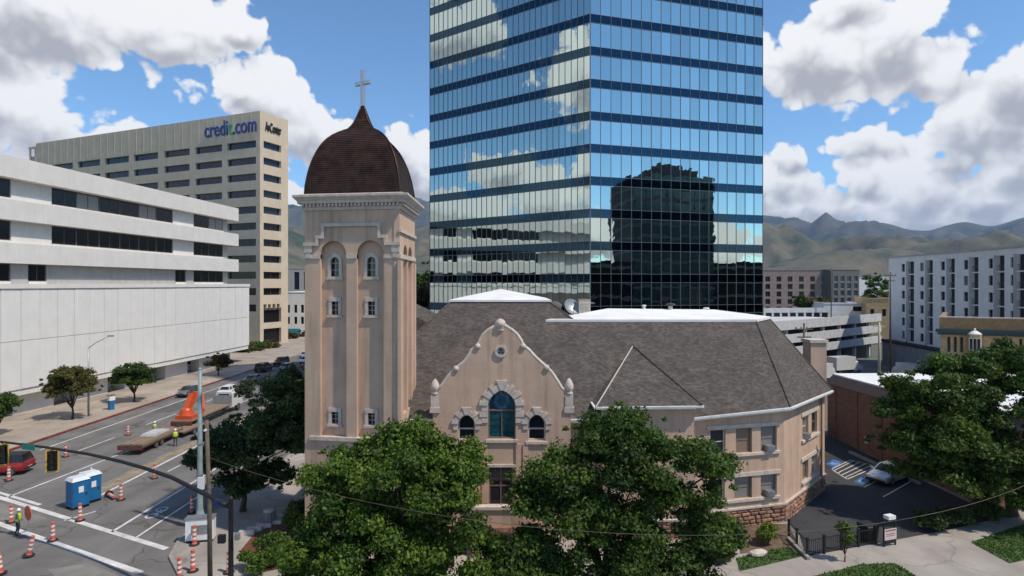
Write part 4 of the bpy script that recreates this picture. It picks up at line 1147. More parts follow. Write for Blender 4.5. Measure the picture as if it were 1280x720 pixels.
# sandstone basement, block by block
def stone_base(fr, u0, u1, ztop, courses, door_=None):
    b = MB(fr); b.box(u0, u1, .02, .35, 0, ztop); b.build('stone_backing', M['mortar'], ch)
    b = MB(fr); b.box(u0 - .04, u1 + .04, -.14, .1, ztop, ztop + .12); b.build('water_table', M['stucco_trim'], ch)
    ch_ = ztop / courses
    for r in range(courses):
        u = u0; k = 0
        while u < u1 - .12:
            l = min(random.uniform(.45, 1.0), u1 - u)
            if u1 - u - l < .25: l = u1 - u
            if not (door_ and door_[0] < u + l / 2 < door_[1] and r < courses - 1):
                key = ('st', round(l * 5), r % 2, random.randint(0, 2)); L_ = round(l * 5) / 5
                if key not in _cache:
                    bb = MB(); g_ = .022; e_ = .05 + random.uniform(0, .06)
                    bb.hexa([(g_, -.03, g_), (L_ - g_, -.03, g_), (L_ - g_, .1, g_), (g_, .1, g_), (g_, -.03, ch_ - g_), (L_ - g_, -.03, ch_ - g_), (L_ - g_, .1, ch_ - g_), (g_, .1, ch_ - g_)])
                    x0, x1, z0_, z1_ = g_ + .06, L_ - g_ - .06, g_ + .05, ch_ - g_ - .05
                    xr = lambda: random.uniform(-.02, .02)
                    bb.hexa([(x0, -.03 - e_ + xr(), z0_), (x1, -.03 - e_ + xr(), z0_), (L_ - g_, -.031, g_), (g_, -.031, g_), (x0, -.03 - e_ + xr(), z1_), (x1, -.03 - e_ + xr(), z1_), (L_ - g_, -.031, ch_ - g_), (g_, -.031, ch_ - g_)])
                    me = bb.mesh('stone'); me.materials.append(M['stone']); _cache[key] = me
                o = link('stone', _cache[key], None, ch, fr.pt(u, 0, r * ch_), fr.yaw); o.scale.x = l / L_
            u += l
stone_base(W1, 0, W1.len, 1.35, 5); stone_base(W2, 0, W2.len, 1.35, 5, (5.3, 6.5))
stone_base(BF, 0, BF.len, 1.35, 5)
b = MB(W2); b.box(5.35, 6.45, .0, .1, 0, 1.3); b.build('basement_door', M['win_brown'], ch)
# chimney and roof kit
cp = P(1019, 475, 52)
b = MB(); hx = .68; zt_ = CAM_H - (424 - HOR) / FPX * 52
b.box(cp.x - hx, cp.x + hx, 51.4, 52.8, 5, zt_ - .25); c_ = b.build('chimney', M['stucco'], ch)
b = MB(); b.box(cp.x - hx - .12, cp.x + hx + .12, 51.28, 52.92, zt_ - .25, zt_); b.build('chimney_cap', M['stucco_trim'], c_)
def roof_box(name, label, cat, px, pyb, pyt, Y, w, d, m, extra=None):
    base = P(px, pyb, Y); top = P(px, pyt, Y).z
    r = thing(name, label, cat, tuple(base))
    b = MB(); b.box(base.x - w / 2, base.x + w / 2, Y - d / 2, Y + d / 2, base.z - .15, top - .06); b.build('housing', M[m], r)
    b = MB(); b.box(base.x - w / 2 - .04, base.x + w / 2 + .04, Y - d / 2 - .04, Y + d / 2 + .04, top - .06, top); b.build('lid', M['galv'], r)
    b = MB()
    for k in range(4): b.box(base.x - w * .38, base.x + w * .38, Y - d / 2 - .03, Y - d / 2 - .003, base.z + (top - base.z) * (.2 + .16 * k), base.z + (top - base.z) * (.27 + .16 * k))
    b.build('louvre', M['grey_panel'], r)
    return r
roof_box('rooftop_unit', 'boxy beige air handling unit on the white wing roof', 'air conditioner', 730, 393, 374, 52.5, 1.0, 1.0, 'beige')
r = thing('satellite_dish', 'pale round satellite dish beside the beige rooftop unit', 'satellite dish', tuple(P(714, 395, 52.3)))
o = P(714, 384, 52.3); b = MB()
dn = Vector((.35, -.75, .45)).normalized(); sx = dn.cross(Vector((0, 0, 1))).normalized(); sy = sx.cross(dn)
for i in range(4):
    for k in range(16):
        q = []
        for (ii, kk) in ((i, k), (i + 1, k), (i + 1, k + 1), (i, k + 1)):
            rr = .75 * ii / 4; an = kk * math.pi / 8; q.append(o + sx * rr * math.cos(an) + sy * rr * math.sin(an) + dn * (rr * rr * .35))
        b.poly(*[tuple(v) for v in q])
b.build('dish', M['galv'], r, True)
b = MB(); b.bar(o - dn * .05 - Vector((0, 0, .9)), o, .08); b.build('mast', M['galv'], r)
b = MB(); b.tube([o + sy * -.6 + dn * .1, o + dn * .7], .03, 6); b.lathe([(.05, 0), (.08, .05), (.05, .16)], 8, tuple(o + dn * .7)); b.build('feed_arm', M['black_metal'], r)
r = thing('roof_vent_fan', 'mushroom vent fan with dark hood on the crossing roof slope', 'roof vent', tuple(P(693, 395, 51.2)))
o = P(693, 393, 51.2); b = MB(); b.lathe([(.35, -.5), (.35, .45)], 14, tuple(o)); b.build('stack', M['galv'], r, True)
b = MB(); b.lathe([(.3, .4), (.62, .5), (.62, .85), (.4, 1.05), (.08, 1.12)], 16, tuple(o)); b.build('hood', M['apt_dark'], r, True)
for (px_, pt_, lab, rust) in ((805, 381, 'thin white vent pipe standing on the white wing roof', 0), (838, 380, 'squat white roof vent with rusty turbine top', 1), (880, 386, 'white gooseneck vent towards the roof hip end', 2)):
    Y = 53.0; bz = zd + .6; o = Vector(((px_ - 640) / FPX * Y, Y, bz)); H_ = P(px_, pt_, Y).z - bz
    r = thing('roof_vent', lab, 'roof vent', tuple(o))
    b = MB(); b.lathe([(.2 if rust else .13, -.1), (.2 if rust else .13, H_ * .75)], 12, tuple(o)); b.build('pipe', M['white_trim'], r, True)
    b = MB()
    if rust == 1: b.lathe([(.2, H_ * .7), (.42, H_ * .8), (.48, H_ * .95), (.3, H_ * 1.1), (.05, H_ * 1.15)], 14, tuple(o)); b.build('turbine', M['rust'], r, True)
    elif rust == 2: b.tube([o + Vector((0, 0, H_ * .7)), o + Vector((0, 0, H_ * .98)), o + Vector((.2, -.1, H_ * 1.02)), o + Vector((.38, -.2, H_ * .85))], .13, 10); b.build('gooseneck', M['white_trim'], r, True)
    else: b.lathe([(.18, H_ * .74), (.22, H_ * .9), (.12, H_)], 12, tuple(o)); b.build('cap', M['white_trim'], r, True)

# ================================================================== THE MIRROR-GLASS TOWER
gt = thing('glass_tower', 'tall blue mirror-glass office tower with dark horizontal bands behind the church', 'office tower', (12, 82, 0))
TC = (9.45, 72.0); TL = (-12.1, 87.7); TR = (33.3, 79.1)
FL = Frame(TL, TC); FRT = Frame(TC, TR)
core = [(TL[0] + .4, TL[1] + .2), (TC[0], TC[1] + .35), (TR[0] - .2, TR[1] + .3), (26, 104), (2, 108), (-12, 100)]
b = MB(); b.slab(core, 0, 77.5); b.build('core', M['apt_recess'], gt)
FH, SPH = 3.93, 1.06
levels = [17.7 + FH * k for k in range(-4, 16)]
def face(fr, ncol, first_parts, rev=False):
    cw_ = fr.len / ncol; rest = MB(fr)
    for li, zc in enumerate(levels):
        b = MB(fr); b.box(0, fr.len, .02, .12, zc - SPH / 2, zc + SPH / 2); b.build('spandrel_band', M['spandrel'], gt)
        z0, z1 = zc + SPH / 2 + .03, zc + FH - SPH / 2 - .03
        for c in range(ncol):
            near = ncol - 1 - c if rev else c
            vis = 2 <= li <= 13
            if vis and near < first_parts:
                pane(gt, fr, c * cw_ + .03, (c + 1) * cw_ - .03, z0, z1, .03, 'tower_glass', 'glass_panel', .0016)
            else:
                e = np.random.default_rng(li * 100 + c).normal(0, .0016, 2) * 1.2
                u0, u1 = c * cw_ + .03, (c + 1) * cw_ - .03
                rest.poly((u0, .03, z0), (u1, .03 + e[0] * cw_, z0), (u1, .03 + e[0] * cw_ + e[1] * (z1 - z0), z1), (u0, .03 + e[1] * (z1 - z0), z1))
    if rest.f: tag(rest.build('glass_panel', M['tower_glass'], gt), kind='stuff')
    b = MB(fr)
    for c in range(ncol + 1): b.box(c * cw_ - .02, c * cw_ + .02, -.03, .03, 0, levels[-1] + FH)
    for zc in levels:
        for s_ in (-1, 1): b.box(0, fr.len, -.02, .025, zc + s_ * SPH / 2 - .025, zc + s_ * SPH / 2 + .025)
    b.build('mullion_grid', M['mullion'], gt)
face(FRT, 18, 18); face(FL, 30, 7, True)
b = MB(); b.box(TC[0] - .06, TC[0] + .06, TC[1] - .06, TC[1] + .1, 0, 80); b.build('corner_mullion', M['mullion'], gt)
for fr in (FL, FRT):
    b = MB(fr); b.box(0, fr.len, -.02, .5, 77.3, 80); b.build('parapet', M['spandrel'], gt)
# the dark tower that its right face mirrors (it stands behind and right of the camera)
dt = thing('dark_tower', 'dark glass tower with stepped rooftop plant rooms mirrored in the glass tower', 'office tower', (103, -10, 0))
DF = Frame((117.8, 5.2), (94.2, -6.25))
b = MB(DF); b.box(0, DF.len, .3, 24, 0, 50.5); b.build('core', M['apt_recess'], dt)
for k in range(13):
    b = MB(DF); b.box(-.1, DF.len + .1, 0, 24.3, 3.9 * k, 3.9 * k + .9); b.build('floor_band', M['apt_dark'], dt)
for k in range(13):
    for c in range(8): pane(dt, DF, c * DF.len / 8 + .1, (c + 1) * DF.len / 8 - .1, 3.9 * k + .95, 3.9 * k + 3.85, .2, 'teal_mirror', 'glass_panel')
b = MB(DF); b.box(3, DF.len - 5, 4, 20, 50.5, 53.2); b.build('penthouse', M['apt_dark'], dt)
for k, (u0, u1, h_) in enumerate(((4, 7, 54.4), (9, 15, 55.2), (17, 19, 54.0))):
    b = MB(DF); b.box(u0, u1, 6, 12, 53.2, h_); b.build('plant_room', M['apt_dark'], dt)
b = MB(DF); b.box(-26, DF.len + 24, 2, 30, 0, 24); b.build('podium', M['black_glass'], dt)  # unseen, added wide and black to darken the low reflection in the glass
for k in range(5):
    b = MB(DF); b.box(-26.1, DF.len + 24.1, 1.8, 30.1, 4.6 * k + 3.4, 4.6 * k + 4.4); b.build('floor_band', M['apt_dark'], dt)

# ================================================================== BUILDINGS ON THE LEFT
wb = thing('white_office_block', 'long white precast office block with three banded upper floors over a blank panelled podium', 'office building', (-62, 90, 0))
slope = 5.1 / 58.0
wx = lambda y: -62.6 + slope * (y - 72)
WF = Frame((wx(8), 8), (wx(130.5), 130.5)); W0 = WF.len
UB = WF.px(298, 300)[0]                       # upper floors end a little earlier
b = MB(WF); b.box(0, W0 - .3, 1.4, 40, 3.6, 16.9); b.box(0, UB - 1.6, 1.5, 40, 16.9, 32.6); b.box(0, W0 - 1.5, 3.6, 40, 0, 3.6); b.build('core', M['grey_panel'], wb)
pw = 2.75; npan = int(W0 // pw)
for (zp, hp) in ((3.65, 6.1), (9.8, 6.6)):
    pm = MB(); pm.box(.025, pw - .025, 0, .5, 0, hp)
    for k in range(3): pm.box(.12 + k * .88, .78 + k * .88, -.012, 0.0, .05, hp - .05)
    pm = pm.mesh('facade_panel'); pm.materials.append(M['white_panel'])
    for i in range(npan):
        o = link('facade_panel', pm, None, wb, WF.pt(W0 - (i + 1) * pw, .1 + random.uniform(-.012, .012), zp), WF.yaw); o.rotation_euler.z += random.gauss(0, .0025)
pe = MB(); pe.box(.02, 3.0 - .02, 0, .4, 0, 12.75); pe = pe.mesh('facade_panel'); pe.materials.append(M['white_panel'])
EF = Frame(WF.pt(W0, .5, 0)[:2], WF.pt(W0, 40, 0)[:2])
for i in range(12): link('facade_panel', pe, None, wb, EF.pt(i * 3.0, 0, 3.65), EF.yaw)
b = MB(WF); b.box(0, W0 + .08, -.06, 1.6, 16.42, 17.0); b.build('podium_coping', M['white_conc'], wb)
b = MB(WF); b.box(0, W0 - .1, .25, 3.6, 2.85, 3.6); b.build('podium_beam', M['white_conc'], wb)
for (z0, z1) in ((19.6, 22.15), (25.0, 27.55), (30.25, 32.95)):
    b = MB(WF); b.box(0, UB, -.05, 1.5, z0, z1); b.box(UB - 1.2, UB - .01, 1.5, 38, z0, z1); b.build('spandrel_band', M['white_conc'], wb)
def strips(z0, z1, segs):
    """infill between the bands: dark strip windows and pale panels, by photo pixel"""
    for (x0, x1, kind) in segs:
        u0, u1 = WF.px(x0, 300, 1.2)[0], WF.px(x1, 300, 1.2)[0]
        if kind == 'p':
            b = MB(WF); b.box(u0, u1, 1.2, 1.5, z0, z1); b.build('infill_panel', M['grey_panel'] if z0 < 18 else M['white_conc'], wb)
        else:
            n = max(1, round((u1 - u0) / 4.2)); st = (u1 - u0) / n
            for k in range(n): window(wb, WF, u0 + k * st, u0 + (k + 1) * st - .01, z0 + .35, z1 - .05, 1.38, 'apt_dark', 'black_glass' if kind == 'd' else ('blind_glass' if (k * 7) % 3 == 1 else 'black_glass'), 2, 1, .09)
            b = MB(WF); b.box(u0, u1, 1.15, 1.5, z0, z0 + .34); b.build('window_sill', M['white_conc'], wb)
A = [(-60, -20, 'p'), (-20, 13.5, 'd'), (14, 64.5, 'p'), (65, 216, 'w'), (216.5, 242, 'p'), (242.5, 279, 'w')]
A = [(-330, -150, 'd'), (-150, -60, 'd')] + A
strips(27.55, 30.25, A)
strips(22.15, 25.0, [s_[:2] + ('d' if s_[2] == 'w' else s_[2],) for s_ in A])
strips(17.0, 19.6, [(-330, -150, 'd'), (-150, -60, 'd'), (-60, -20, 'p'), (-20, 13, 'd'), (13.5, 35, 'p'), (35.5, 58, 'w'), (58.5, 219, 'p'), (219.5, 232, 'd'), (232.5, 242, 'p'), (242.5, 279, 'd')])
u = 0.0; k = 0
while u < W0 - 9:                            # street level: white wall bays and recessed entrances
    b = MB(WF); b.box(u, u + 6.2, 1.9, 2.4, 0.13, 2.85); b.box(u, u + .3, 2.4, 3.6, .13, 2.85); b.box(u + 5.9, u + 6.2, 2.4, 3.6, .13, 2.85); b.build('ground_wall', M['white_conc'], wb)
    window(wb, WF, u + 6.4, u + 9.6, 1.5, 2.7, 3.55, 'apt_dark', 'black_glass', 3, 1, .08)
    u += 9.8; k += 1
b = MB(WF); u0 = WF.px(50, 205)[0]; b.box(UB - 52, UB - 26, 14, 26, 32.6, 35.6); b.build('roof_penthouse', M['beige'], wb)
b = MB(WF); b.box(0, UB - 1, 1, 38, 32.6, 32.75); b.build('roof', M['membrane'], wb)

cb_ = thing('beige_office_tower', 'beige precast office tower with blue-black strip windows and a blue rooftop sign', 'office tower', (-110, 190, 0))
YC = 163.0
CA = Vector(((45 - 640) / FPX * 201, 201, 0)); CC = Vector(((325 - 640) / FPX * YC, YC, 0))
CF = Frame(CA[:2], CC[:2]); CS = Frame(CC[:2], (CF.pt(CF.len, 10.5, 0).x, CF.pt(CF.len, 10.5, 0).y))
ZT = CF.px(324.5, 138.5)[1]
cols = [(284, 320), (244, 277.5), (205, 237), (167, 197.5), (131, 161), (97, 125), (65, 91)]
zr = [CF.px(302, p)[1] for p in (177.3, 186.2)]
step = CF.px(302, 177.3)[1] - CF.px(302, 197.6)[1]
rows = [(zr[1] - step * k, zr[0] - step * k) for k in range(11)]
cu2 = [(CF.px(a, 230)[0], CF.px(c, 230)[0]) for a, c in cols]
holes = [(a, c, z0, z1) for (z0, z1) in rows for (a, c) in cu2]
b = MB(CF); b.grid_wall(0, CF.len, 0, ZT, holes, 0, 1.0); b.poly((0, 0, ZT), (CF.len, 0, ZT), (CF.len, 10.5, ZT), (0, 10.5, ZT)); b.poly((0, 0, 0), (0, 0, ZT), (0, 10.5, ZT), (0, 10.5, 0)); b.box(.5, CF.len - 1.1, 1.05, 9.5, 0, ZT - 1)
b.build('wall', M['beige'], cb_)
for r_, (z0, z1) in enumerate(rows):
    for (a, c) in cu2: window(cb_, CF, a, c, z0, z1, .8, 'apt_dark', 'office_glass' if r_ < 5 else 'black_glass', 4, 1, .1)
s0, s1 = CS.px(329.5, 250)[0], CS.px(351.5, 250)[0]
srows = rows[:10]
sh = [(s0, s1, z0, z1) for (z0, z1) in srows] + [(s0 + .25 * i * (s1 - s0), s0 + (.25 * i + .16) * (s1 - s0), rows[9][0] - step + .4, rows[9][1] - step) for i in range(4)] + [(s0, s1, 6.2, 10.3), (s0, s1, .3, 4.6)]
b = MB(CS); b.grid_wall(0, CS.len, 0, ZT, sh, 0, 1.0); b.build('wall', M['beige'], cb_)
for i, (a, c, z0, z1) in enumerate(sh): window(cb_, CS, a, c, z0, z1, .8, 'apt_dark', 'office_glass' if i < 5 else 'black_glass', 2 if i < 10 else 1, 1, .1)
for i in range(1, 30):                        # vertical panel joints of the blank attic
    b = MB(CF); u = CF.len * i / 30; b.box(u - .05, u + .05, -.06, .01, rows[0][1] + .6, ZT - .05); b.build('attic_rib', M['beige'], cb_)
ua, ub = CF.px(256.5, 162)[0], CF.px(321, 162)[0]; zb_ = CF.px(290, 168)[1]
sign_word(cb_, CF, 'credit.com', ua, ub, zb_, 6.0, ['blue_letter'] * 4 + ['blue_letter', 'green_letter'] + ['blue_letter'] * 4, 'sign_letter', -.2, .05)
ua, ub = CS.px(331, 165)[0], CS.px(351, 165)[0]; zb_ = CS.px(341, 166)[1]
sign_word(cb_, CS, 'AvCenter', ua, ub, zb_, 3.6, 'black_letter', 'sign_letter', -.2, .05)
b = MB(CF); b.box(-9, -.2, 3, 10, 0, ZT - 3.2); b.build('service_core', M['beige'], cb_)
b = MB(CF)
for u in (-8.5, -5.5, -2.2): b.box(u, u + .5, 2.6, 3.0, 20, ZT)
b.box(-8.8, -.4, 2.5, 3.05, ZT - .6, ZT); b.build('plant_screen', M['beige'], cb_)

def simple_block(name, label, cat, A_, B_, depth, z0, z1, m, cols, rows, wmat='black_glass', fm='apt_dark', roof='membrane', group=None, nx=1, parapet=True):
    """plain block: wall with real openings, a window in each, roof and parapet. cols/rows: (start, end) fractions / metres"""
    fr = Frame(A_, B_); mid = fr.pt(fr.len / 2, depth / 2, 0)
    r = thing(name, label, cat, (mid.x, mid.y, 0), group)
    holes = [(a * fr.len, c * fr.len, e, f) for (a, c) in cols for (e, f) in rows]
    b = MB(fr); b.grid_wall(0, fr.len, z0, z1, holes, 0, .4); b.poly((0, 0, z0), (0, 0, z1), (0, depth, z1), (0, depth, z0)); b.poly((fr.len, 0, z0), (fr.len, depth, z0), (fr.len, depth, z1), (fr.len, 0, z1)); b.poly((0, depth, z0), (0, depth, z1), (fr.len, depth, z1), (fr.len, depth, z0))
    b.build('wall', M[m], r)
    b = MB(fr); b.box(.02, fr.len - .02, .42, depth - .02, z0, z1 - .3); b.build('roof', M[roof], r)
    for h in holes: window(r, fr, *h, .32, fm, wmat, nx, 1, .1)
    if parapet:
        b = MB(fr); b.box(-.12, fr.len + .12, -.12, .35, z1, z1 + .35); b.box(-.12, .3, .35, depth, z1, z1 + .35); b.box(fr.len - .3, fr.len + .12, .35, depth, z1, z1 + .35); b.build('parapet', M[m], r)
    return r, fr
def pX(px, Y): return ((px - 640) / FPX * Y, Y)
def pZ(py, Y): return CAM_H - (py - HOR) / FPX * Y
simple_block('white_shop_block', 'white low block with paired narrow windows beyond the beige tower', 'building', pX(354, 200), pX(392, 200), 20, 0, pZ(366, 200), 'apt_white',
             [(.13, .22), (.36, .46), (.58, .68), (.82, .92)], [(pZ(391, 200), pZ(381, 200)), (pZ(405, 200), pZ(396, 200))])
b = MB(); q = Frame(pX(355, 199.6), pX(375, 199.6)); b = MB(q); b.box(0, q.len, 0, .2, pZ(419, 199.6), pZ(411, 199.6)); r = b.build('teal_banner', mat('teal_banner_cloth', (.02, .22, .30), .7, .1)); tag(r, 'teal banner sign hanging on the white low block', 'banner')
simple_block('grey_office_block', 'grey office block with tall dark window bays behind the white low block', 'office building', pX(346, 245), pX(400, 245), 25, 0, pZ(336, 245), 'apt_grey',
             [(.05, .11), (.40, .52), (.62, .74), (.85, .93)], [(pZ(362, 245), pZ(340, 245))], 'office_glass')

# ================================================================== BUILDINGS ON THE RIGHT
ap_ = thing('apartment_block', 'pale grey apartment block with narrow windows and tall dark balcony slots', 'apartment building', (90, 100, 0))
AF = Frame((80.3, 127.0), (74.3, 72.0)); AZ = AF.px(1115.5, 322.5)[1]; AP = AF.px(1130, 427)[1]
slots = [(1135, 1142.5), (1159, 1166), (1186, 1193.5), (1214.5, 1223), (1246, 1255.5), (1271, 1281)]
wins_ = [(1127, 1131), (1150, 1154.5), (1176, 1181), (1204.5, 1210), (1235.5, 1241), (1263, 1267.5)]
AU = lambda px: AF.px(px, 380)[0]
gap = AU(1271) - AU(1246)
sl = [(AU(a), AU(c)) for a, c in slots]; wl = [(AU(a), AU(c)) for a, c in wins_]
while sl[-1][1] + 1.2 < AF.len - 4: sl.append((sl[-1][0] + 5.2, sl[-1][1] + 5.2)); wl.append((wl[-1][0] + 5.2, wl[-1][1] + 5.2))
nf = 6; fh = (AZ - .8 - AP) / nf
holes = [(a, c, AP + .25, AZ - 1.0) for a, c in sl]
whol = [(a, c, AP + fh * k + .55, AP + fh * k + 2.15) for a, c in wl for k in range(nf)]
b = MB(AF); b.grid_wall(0, AF.len, AP, AZ, holes + whol, 0, .5); b.poly((0, 0, 0), (0, 0, AZ), (0, 22, AZ), (0, 22, 0)); b.poly((0, 0, AZ), (AF.len, 0, AZ), (AF.len, 22, AZ), (0, 22, AZ)); b.build('wall', M['apt_white'], ap_)
b = MB(AF); b.box(.2, AF.len, .5, 21, AP, AZ - .5); b.build('slot_shade_back', M['apt_recess'], ap_)  # slot shade put into a near-black backing just behind the wall
b = MB(AF); b.box(-.3, AF.len, -1.2, 21, 0, AP - .6); b.build('podium', M['podium'], ap_)
b = MB(AF); b.box(-.32, AF.len, -1.4, 1, AP - .55, AP - .02); b.build('podium_edge', M['apt_recess'], ap_)
b = MB(AF); b.box(-.2, AF.len, -.25, 22.2, AZ, AZ + .32); b.build('parapet', M['grey_panel'], ap_)
for i, (a, c, z0, z1) in enumerate(whol): window(ap_, AF, a, c, z0, z1, .3, 'apt_dark', ('black_glass', 'office_glass', 'blind_glass')[0 if i % 11 else 2], 1, 2, .07)
for (a, c) in sl:
    for k in range(1, nf):
        b = MB(AF); b.box(a + .01, c - .01, .1, .48, AP + fh * k - .12, AP + fh * k + .08); b.build('balcony_slab', M['apt_white'], ap_)
        b = MB(AF)
        for q in range(5): b.box(a + (c - a) * q / 4 - .02, a + (c - a) * q / 4 + .02, .12, .16, AP + fh * k + .08, AP + fh * k + 1.05)
        b.box(a, c, .12, .16, AP + fh * k + 1.0, AP + fh * k + 1.07); b.build('balcony_rail', M['apt_dark'], ap_)
    b = MB(AF); b.box(a - .7, a - .02, -.04, .02, AP, AZ - .9); b.build('lit_reveal_strip', M['apt_grey'], ap_)  # flat grey strip coloured as the lit side of the slot

tb = thing('ochre_brick_building', 'ochre brick building with umber parapet, dark cornice and white-capped oriel', 'building', (60, 82, 0))
OF = Skew(pX(1175.5, 75), pX(1330, 70), (.60, .80)); OZ = OF.px(1177, 397)[1]
zc0, zc1 = OF.px(1180, 418)[1], OF.px(1180, 411)[1]
ow = [(1184, 1188), (1192, 1196), (1200, 1204), (1246, 1250), (1254, 1258), (1262, 1266), (1274, 1278)]
orow = [(OF.px(1190, 440)[1], OF.px(1190, 421)[1]), (OF.px(1190, 466)[1], OF.px(1190, 447)[1]), (1.2, 3.2)]
holes = [(OF.px(a, 430)[0], OF.px(c, 430)[0], z0, z1) for a, c in ow for z0, z1 in orow]
b = MB(OF); b.grid_wall(0, OF.len, 0, zc0, holes, 0, .35); b.poly((0, 0, 0), (0, 0, OZ), (0, 18, OZ), (0, 18, 0)); b.build('wall', M['tan_brick'], tb)
b = MB(OF); b.box(.02, OF.len, .4, 18, 0, OZ - .9); b.build('roof', M['pale_patch'], tb)
b = MB(OF); b.box(-.1, OF.len, -.1, .5, zc1 + .02, OZ); b.box(-.1, .5, .5, 18, zc1 + .02, OZ); b.build('parapet', M['umber'], tb)
b = MB(OF); b.box(-.2, OF.len, -.2, .6, OZ, OZ + .14); b.build('parapet_coping', M['stucco_trim'], tb)
b = MB(OF); b.box(-.5, OF.len, -.5, .3, zc0 + .3, zc1); b.box(-.3, OF.len, -.3, .25, zc0, zc0 + .3); b.build('cornice', M['teal_trim'], tb)
for h in holes: window(tb, OF, *h, .3, 'apt_dark', 'black_glass', 1, 2, .08)
ou = (OF.px(1208, 430)[0], OF.px(1229, 430)[0])
for (z0, z1) in ((.1, orow[0][1] + .35),):
    b = MB(OF); c = (ou[0] + ou[1]) / 2; w_ = (ou[1] - ou[0]) / 2
    pl = [(ou[0], 0), (ou[0] + w_ * .35, -.9), (ou[1] - w_ * .35, -.9), (ou[1], 0)]
    for i in range(3): b.poly((*pl[i], z0), (*pl[i + 1], z0), (*pl[i + 1], z1), (*pl[i], z1))
    b.poly(*[(*p, z1) for p in pl]); ori = b.build('oriel', M['tan_brick'], tb)
    b = MB(OF); b.lathe([(w_ * .9, 0), (w_ * .95, .1), (w_ * .8, .22), (w_ * .4, .5), (.12, .62), (.05, .8)], 14, (c, -.25, z1)); b.build('oriel_cap', M['white_trim'], tb, True)
    for (zz0, zz1) in orow[:2]:
        for q in (-.45, 0, .45):
            b = MB(OF); b.box(c + q * w_ - .22, c + q * w_ + .22, -.95, -.88, zz0, zz1); wo = b.build('window', M['white_trim'], tb)
            b = MB(OF); b.box(c + q * w_ - .14, c + q * w_ + .14, -.965, -.951, zz0 + .1, zz1 - .1); b.build('pane', M['black_glass'], wo)

bb_ = thing('brick_shop', 'single-storey red brick building with brown fascia and white flat roof beside the car park', 'building', (45, 56, 0))
BFm = Frame((35.1, 66.3), (35.9, 44.5)); BZ = BFm.px(1043, 480)[1]
b = MB(BFm); b.box(0, BFm.len, 0, 20, 0, BZ); b.build('wall', M['brick'], bb_)
b = MB(BFm); b.hexa([(-.15, -.2, BZ - .05), (BFm.len + .15, -.2, BZ - .05), (BFm.len + .15, 20.2, BZ - .05), (-.15, 20.2, BZ - .05), (.35, .4, BZ + .85), (BFm.len - .35, .4, BZ + .85), (BFm.len - .35, 19.6, BZ + .85), (.35, 19.6, BZ + .85)]); b.build('fascia', M['brown_metal'], bb_)
b = MB(BFm); b.box(.3, BFm.len - .3, .35, 19.65, BZ + .86, BZ + 1.0); b.build('roof', M['membrane'], bb_)
# visible brick courses on the car park wall: soldier bands and piers
for k in range(6):
    b = MB(BFm); u = 1.2 + k * 3.8; b.box(u, u + .5, -.1, .02, .1, BZ - .06); b.build('brick_pier', M['brick'], bb_)
b = MB(BFm); b.box(7, 7.25, -.25, -.02, 1.2, 1.9); b.build('meter_box', M['white_trim'], bb_)

pk = thing('parking_structure', 'open multi-level concrete parking structure with pale horizontal deck edges', 'parking garage', (60, 125, 0))
KF = Frame((38.5, 101.0), (85.5, 137.9))
def kz(px, py): return KF.px(px, py)[1]
edges = [(kz(1000, 411), kz(1000, 399.5)), (kz(1000, 427.5), kz(1000, 417)), (kz(1000, 443), kz(1000, 433))]
for i, (z0, z1) in enumerate(edges):
    b = MB(KF); b.box(0, KF.len, 0, .35, z0, z1); b.build('deck_edge', M['conc_band'], pk)
    b = MB(KF); b.box(.02, KF.len, .36, 30, z0, z0 + .3); b.build('deck', M['conc_band'], pk)
    for k in range(8):
        b = MB(KF); u = 2 + k * KF.len / 8; b.box(u, u + .55, .5, 1.1, z0 - 3.0, z0); b.build('column', M['conc_band'], pk)
b = MB(KF); b.box(.1, KF.len, 2.2, 2.5, 0, edges[0][0]); b.build('gap_shade_wall', M['apt_recess'], pk)  # near-black wall set close in; the shade between decks is its colour
K2 = Frame(pX(955, 150), pX(1037, 152))
b = MB(K2); b.box(0, K2.len, 0, .3, pZ(391, 150), pZ(385, 150)); b.build('deck_edge', M['conc_band'], pk)
b = MB(K2); b.box(0, K2.len, .4, 12, pZ(400, 150), pZ(391.2, 150)); b.build('gap_shade_wall', M['apt_recess'], pk)  # same painted dark in the gap of the far deck
for k in range(9):
    b = MB(K2); u = k * K2.len / 8.2; b.box(u, u + .5, 0.05, .39, pZ(400, 150), pZ(391, 150)); b.build('column', M['conc_band'], pk)
b = MB(K2); b.box(0, K2.len, 0, 12, 0, pZ(400, 150)); b.build('lower_deck', M['conc_band'], pk)

simple_block('brick_apartment_row', 'mauve brick apartment row with dark stacked window bays', 'apartment building', pX(940, 225), pX(1040, 222), 22, 0, pZ(338, 224), 'apt_brick',
             [(.03 + i * .14, .09 + i * .14) for i in range(7)], [(pZ(352 + 9.4 * k, 224), pZ(345.5 + 9.4 * k, 224)) for k in range(5)], nx=2)
simple_block('charcoal_apartments', 'charcoal clad apartment block at the end of the brick row', 'apartment building', pX(1040.5, 218), pX(1074, 222), 20, 0, pZ(338, 220), 'apt_dark',
             [(.06, .2), (.3, .45), (.55, .7), (.8, .95)], [(pZ(352 + 9 * k, 220), pZ(345 + 9 * k, 220)) for k in range(5)], 'office_glass', 'apt_grey')
simple_block('white_warehouse', 'low white warehouse with plain parapet in the distance', 'building', pX(1073, 300), pX(1120, 300), 30, 0, pZ(347, 300), 'apt_white', [(.2, .3), (.6, .7)], [(3, 6)])
simple_block('tan_low_building', 'tan low building with reddish roof edge beyond the parking structure', 'building', pX(1083, 168), pX(1116, 166), 14, 0, pZ(374, 167), 'tan_brick', [(.15, .3), (.6, .75)], [(8, 10)], roof='brown_metal')
